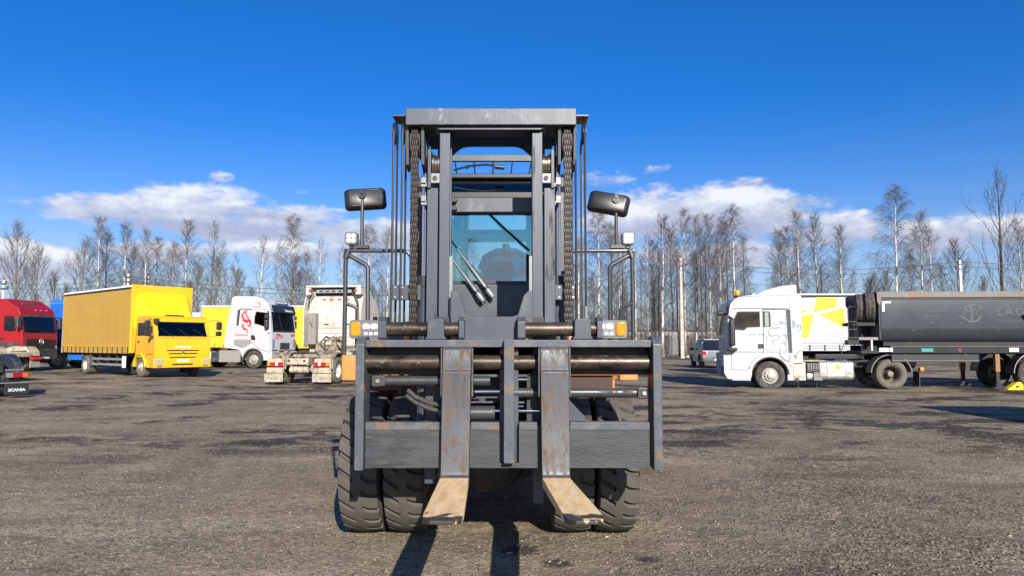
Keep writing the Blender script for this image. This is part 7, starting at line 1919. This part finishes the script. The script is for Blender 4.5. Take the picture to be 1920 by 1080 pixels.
def dark_rear():
    Y = 19.7; X = (37 - 960) / FPX * Y; h = 150.0
    # the visible flap is 4.7 behind the front axle and .95 to the right
    ox = X + 4.7 * math.cos(R(h)) - .95 * math.sin(R(h)); oy = Y + 4.7 * math.sin(R(h)) + .95 * math.cos(R(h))
    T = thing('tractor_chassis', 'dark tractor rear with curved black mudguard and lettered mud flap at the left edge', 'truck', (ox, oy, gz(ox, oy)), R(h))
    DK = mat('dusty_black_wing', (0.020, 0.023, 0.030), .38, var=.3, vs=3, dirt=((0.09, 0.088, 0.085), .30, 5, 3), stretch=(1, 1, .3))
    wb = 3.8
    for s in (-1, 1):
        boxpart(T, 'chassis_rail', CHAS, -4.6, .6, min(s * .36, s * .46), max(s * .36, s * .46), .70, 1.0, .01)
        wheel(T, -wb, s * .98, s, .5, .56, 'rear', RIMD, TYR)
        wheel(T, 0, s * 1.0, s, .5, .32, 'front', RIMD, TYR)
        MB().prism(arch(-wb, .44, .72, -9, 16, 30, 172) + arch(-wb, .44, .68, -9, 16, 30, 172)[::-1], 'y', min(s * .62, s * 1.25), max(s * .62, s * 1.25)).build('mudguard', DK, T, .012, 2)
        boxpart(T, 'wing_back', DK, -4.56, -4.50, min(s * .66, s * 1.22), max(s * .66, s * 1.22), .40, .70, .02)
        boxpart(T, 'wing_lip', mat('dusty_lip', (0.14, 0.13, 0.12), .8), -4.58, -4.46, min(s * .72, s * 1.2), max(s * .72, s * 1.2), .70, .75, .02)
        o = boxpart(T, 'rear_lamp', mat('dark_red_lens', (0.20, 0.008, 0.014), .3), -4.70, -4.56, min(s * .74, s * 1.28), max(s * .74, s * 1.28), .52, .66, .015)
        MB().box(-4.705, -4.58, min(s * 1.10, s * 1.25), max(s * 1.10, s * 1.25), .525, .655).build('lamp_segment', mat('dull_orange_lens', (0.42, 0.10, 0.012), .3), o, .01)
        MB().box(-4.705, -4.58, min(s * .735, s * .87), max(s * .735, s * .87), .525, .655).build('lamp_segment', mat('dull_clear_lens', (0.20, 0.17, 0.155), .3), o, .01)
        boxpart(T, 'flap_rail', STEELG, -4.72, -4.68, min(s * .56, s * 1.27), max(s * .56, s * 1.27), .375, .40, .004)
        f = boxpart(T, 'mud_flap', mat('flap_rubber', (0.018, 0.018, 0.018), .6), -4.715, -4.695, min(s * .66, s * 1.27), max(s * .66, s * 1.27), .07, .37, .004)
        text('SCANIA', 'flap_lettering', .105, mat('flap_letter', (0.55, 0.55, 0.55), .5), f, (-4.718, s * .965, .19), (PI / 2, 0, -PI / 2), sx=1.15, bold=.004)
        MB().tube([(-4.6, s * .70, .62), (-4.64, s * .66, .5), (-4.62, s * .70, .42)], .012, 6).build('lamp_cable', BLK, T)
    boxpart(T, 'fuel_tank', mat('blue_black_tank', (0.03, 0.036, 0.05), .4), -2.9, -1.5, .55, 1.2, .4, 1.0, .1)
    boxpart(T, 'rear_body', CHAS, -4.5, -3.0, -.7, .7, .4, 1.0, .05)
    boxpart(T, 'cab', mat('black_cab', (0.02, 0.022, 0.028), .3), -.6, 1.6, -1.2, 1.2, .8, 3.5, .1)
    boxpart(T, 'crossmember', CHAS, -4.64, -4.5, -.66, .66, .66, .95, .02)
dark_rear()

# ---------------------------------------------------------------- silver estate car at the gate
def car():
    Y = 45.5; h = 86.0
    T = place('parked_car', 'silver grey off-road car seen from behind half hidden by the white tractor', 'car', 1345, Y, h, .0)
    SV = mat('silver_paint', (0.20, 0.222, 0.262), .28, .35, var=.04, coat=.5)
    hw = .97
    body = [(.0, .42), (-.06, .60), (-.02, 1.02), (.02, 1.12), (.6, 1.16), (3.4, 1.14), (4.6, 1.06), (4.85, .92), (4.9, .5), (4.7, .40), (4.3, .40)] + arch(3.85, .40, .44, .40, 10, 0, 180) + [(1.5, .36)] + arch(1.0, .40, .44, .40, 10, 0, 180) + [(.4, .42)]
    MB().prism(body, 'y', -hw, hw).build('body', SV, T, .06, 3)
    gh = MB(); lo = [(.05, 1.12), (3.55, 1.13)]; hi = [(.38, 1.78), (2.75, 1.80)]
    vs = []
    for (x, z), yy in ((lo[0], hw - .03), (lo[1], hw - .03), (hi[1], hw - .20), (hi[0], hw - .20)): vs += [(x, -yy, z), (x, yy, z)]
    gh.add(vs, [(0, 6, 7, 1), (2, 3, 5, 4), (0, 2, 4, 6), (1, 7, 5, 3), (6, 4, 5, 7)])
    gh.build('greenhouse', GLS, T, .04, 2)
    boxpart(T, 'roof', SV, .34, 2.85, -hw + .16, hw - .16, 1.76, 1.83, .03)
    for s in (-1, 1):
        boxpart(T, 'roof_rail', TANK, .6, 2.5, min(s * .70, s * .74), max(s * .70, s * .74), 1.84, 1.88, .01)
        wheel(T, 1.0, s * .84, s, .38, .25, 'front', RIMD, TYR); wheel(T, 3.85, s * .84, s, .38, .25, 'front', RIMD, TYR)
        boxpart(T, 'tail_lamp', LRED, -.05, .08, min(s * .70, s * .985), max(s * .70, s * .985), .82, 1.08, .03)
        o = boxpart(T, 'door_mirror', BLK, 2.95, 3.12, min(s * .98, s * 1.22), max(s * .98, s * 1.22), 1.12, 1.30, .04)
        for x in (.45, 1.45, 2.35): MB().tube([(x, s * (hw - .035), 1.13), (x + .14, s * (hw - .185), 1.78)], .035, 4).build('window_pillar', SV, T)
        fm = MB().prism(arch(1.0, .40, .50, -9, 12, -5, 185) + arch(1.0, .40, .42, -9, 12, -5, 185)[::-1], 'y', s * (hw - .02), s * (hw + .03)).build('wheel_arch', DGREY, T)
        sidepart(T, 'door_panel', SV, [(1.5, .50), (1.45, 1.08), (2.4, 1.08), (2.4, .50)], s * (hw - .005), s * .014, .006)
        sidepart(T, 'door_panel', SV, [(2.44, .50), (2.44, 1.08), (3.3, 1.08), (3.3, .50)], s * (hw - .005), s * .014, .006)
    boxpart(T, 'rear_bumper', DGREY, -.14, .2, -hw, hw, .38, .62, .05)
    boxpart(T, 'number_plate', PLATE, -.152, -.138, -.26, .26, .50, .61, .003)
    boxpart(T, 'tailgate', SV, -.075, .0, -.66, .66, .68, 1.10, .02)
    for k in range(7): boxpart(T, 'badge_letter', TANK, -.083, -.073, -.33 + k * .1, -.28 + k * .1, .90, .93, 0)
    boxpart(T, 'plate_recess', DGREY, -.08, -.06, -.34, .34, .62, .68, .01)
    slope(T, 'rear_window', GLS, (.02, 1.16), (.33, 1.72), -.74, .74, .01, .02, .004)
    MB().cyl((-.2, 0, .44), (-.1, 0, .44), .04, n=8).build('tow_ball', BLK, T)
car()

# ---------------------------------------------------------------- panel van just outside the picture on the right; only its shadow reaches in
def van():
    T = thing('panel_van', 'plain white panel van parked just outside the right edge with its shadow falling in', 'van', (12.6, 8.1, 0), R(90))
    hw = 1.15
    prof = [(-1.3, .45), (-1.3, 2.85), (-1.2, 2.98), (3.6, 2.98), (4.1, 2.8), (4.9, 1.6), (5.4, 1.35), (5.5, .6), (5.4, .4)] + arch(4.4, .4, .45, .4, 8, 0, 180) + arch(.2, .4, .45, .4, 8, 0, 180)
    MB().prism(prof, 'y', -hw, hw).build('body', WHITE, T, .06, 3)
    slope(T, 'windscreen', GLS, (4.88, 1.62), (4.16, 2.70), -1.0, 1.0, .006, .02, .004)
    for s in (-1, 1):
        sidepart(T, 'side_window', GLS, [(3.4, 1.6), (3.4, 2.4), (4.1, 2.4), (4.6, 1.65)], s * hw, s * .012, .004)
        wheel(T, .2, s * 1.0, s, .38, .26, 'front', RIMS, TYR); wheel(T, 4.4, s * 1.0, s, .38, .26, 'front', RIMS, TYR)
van()
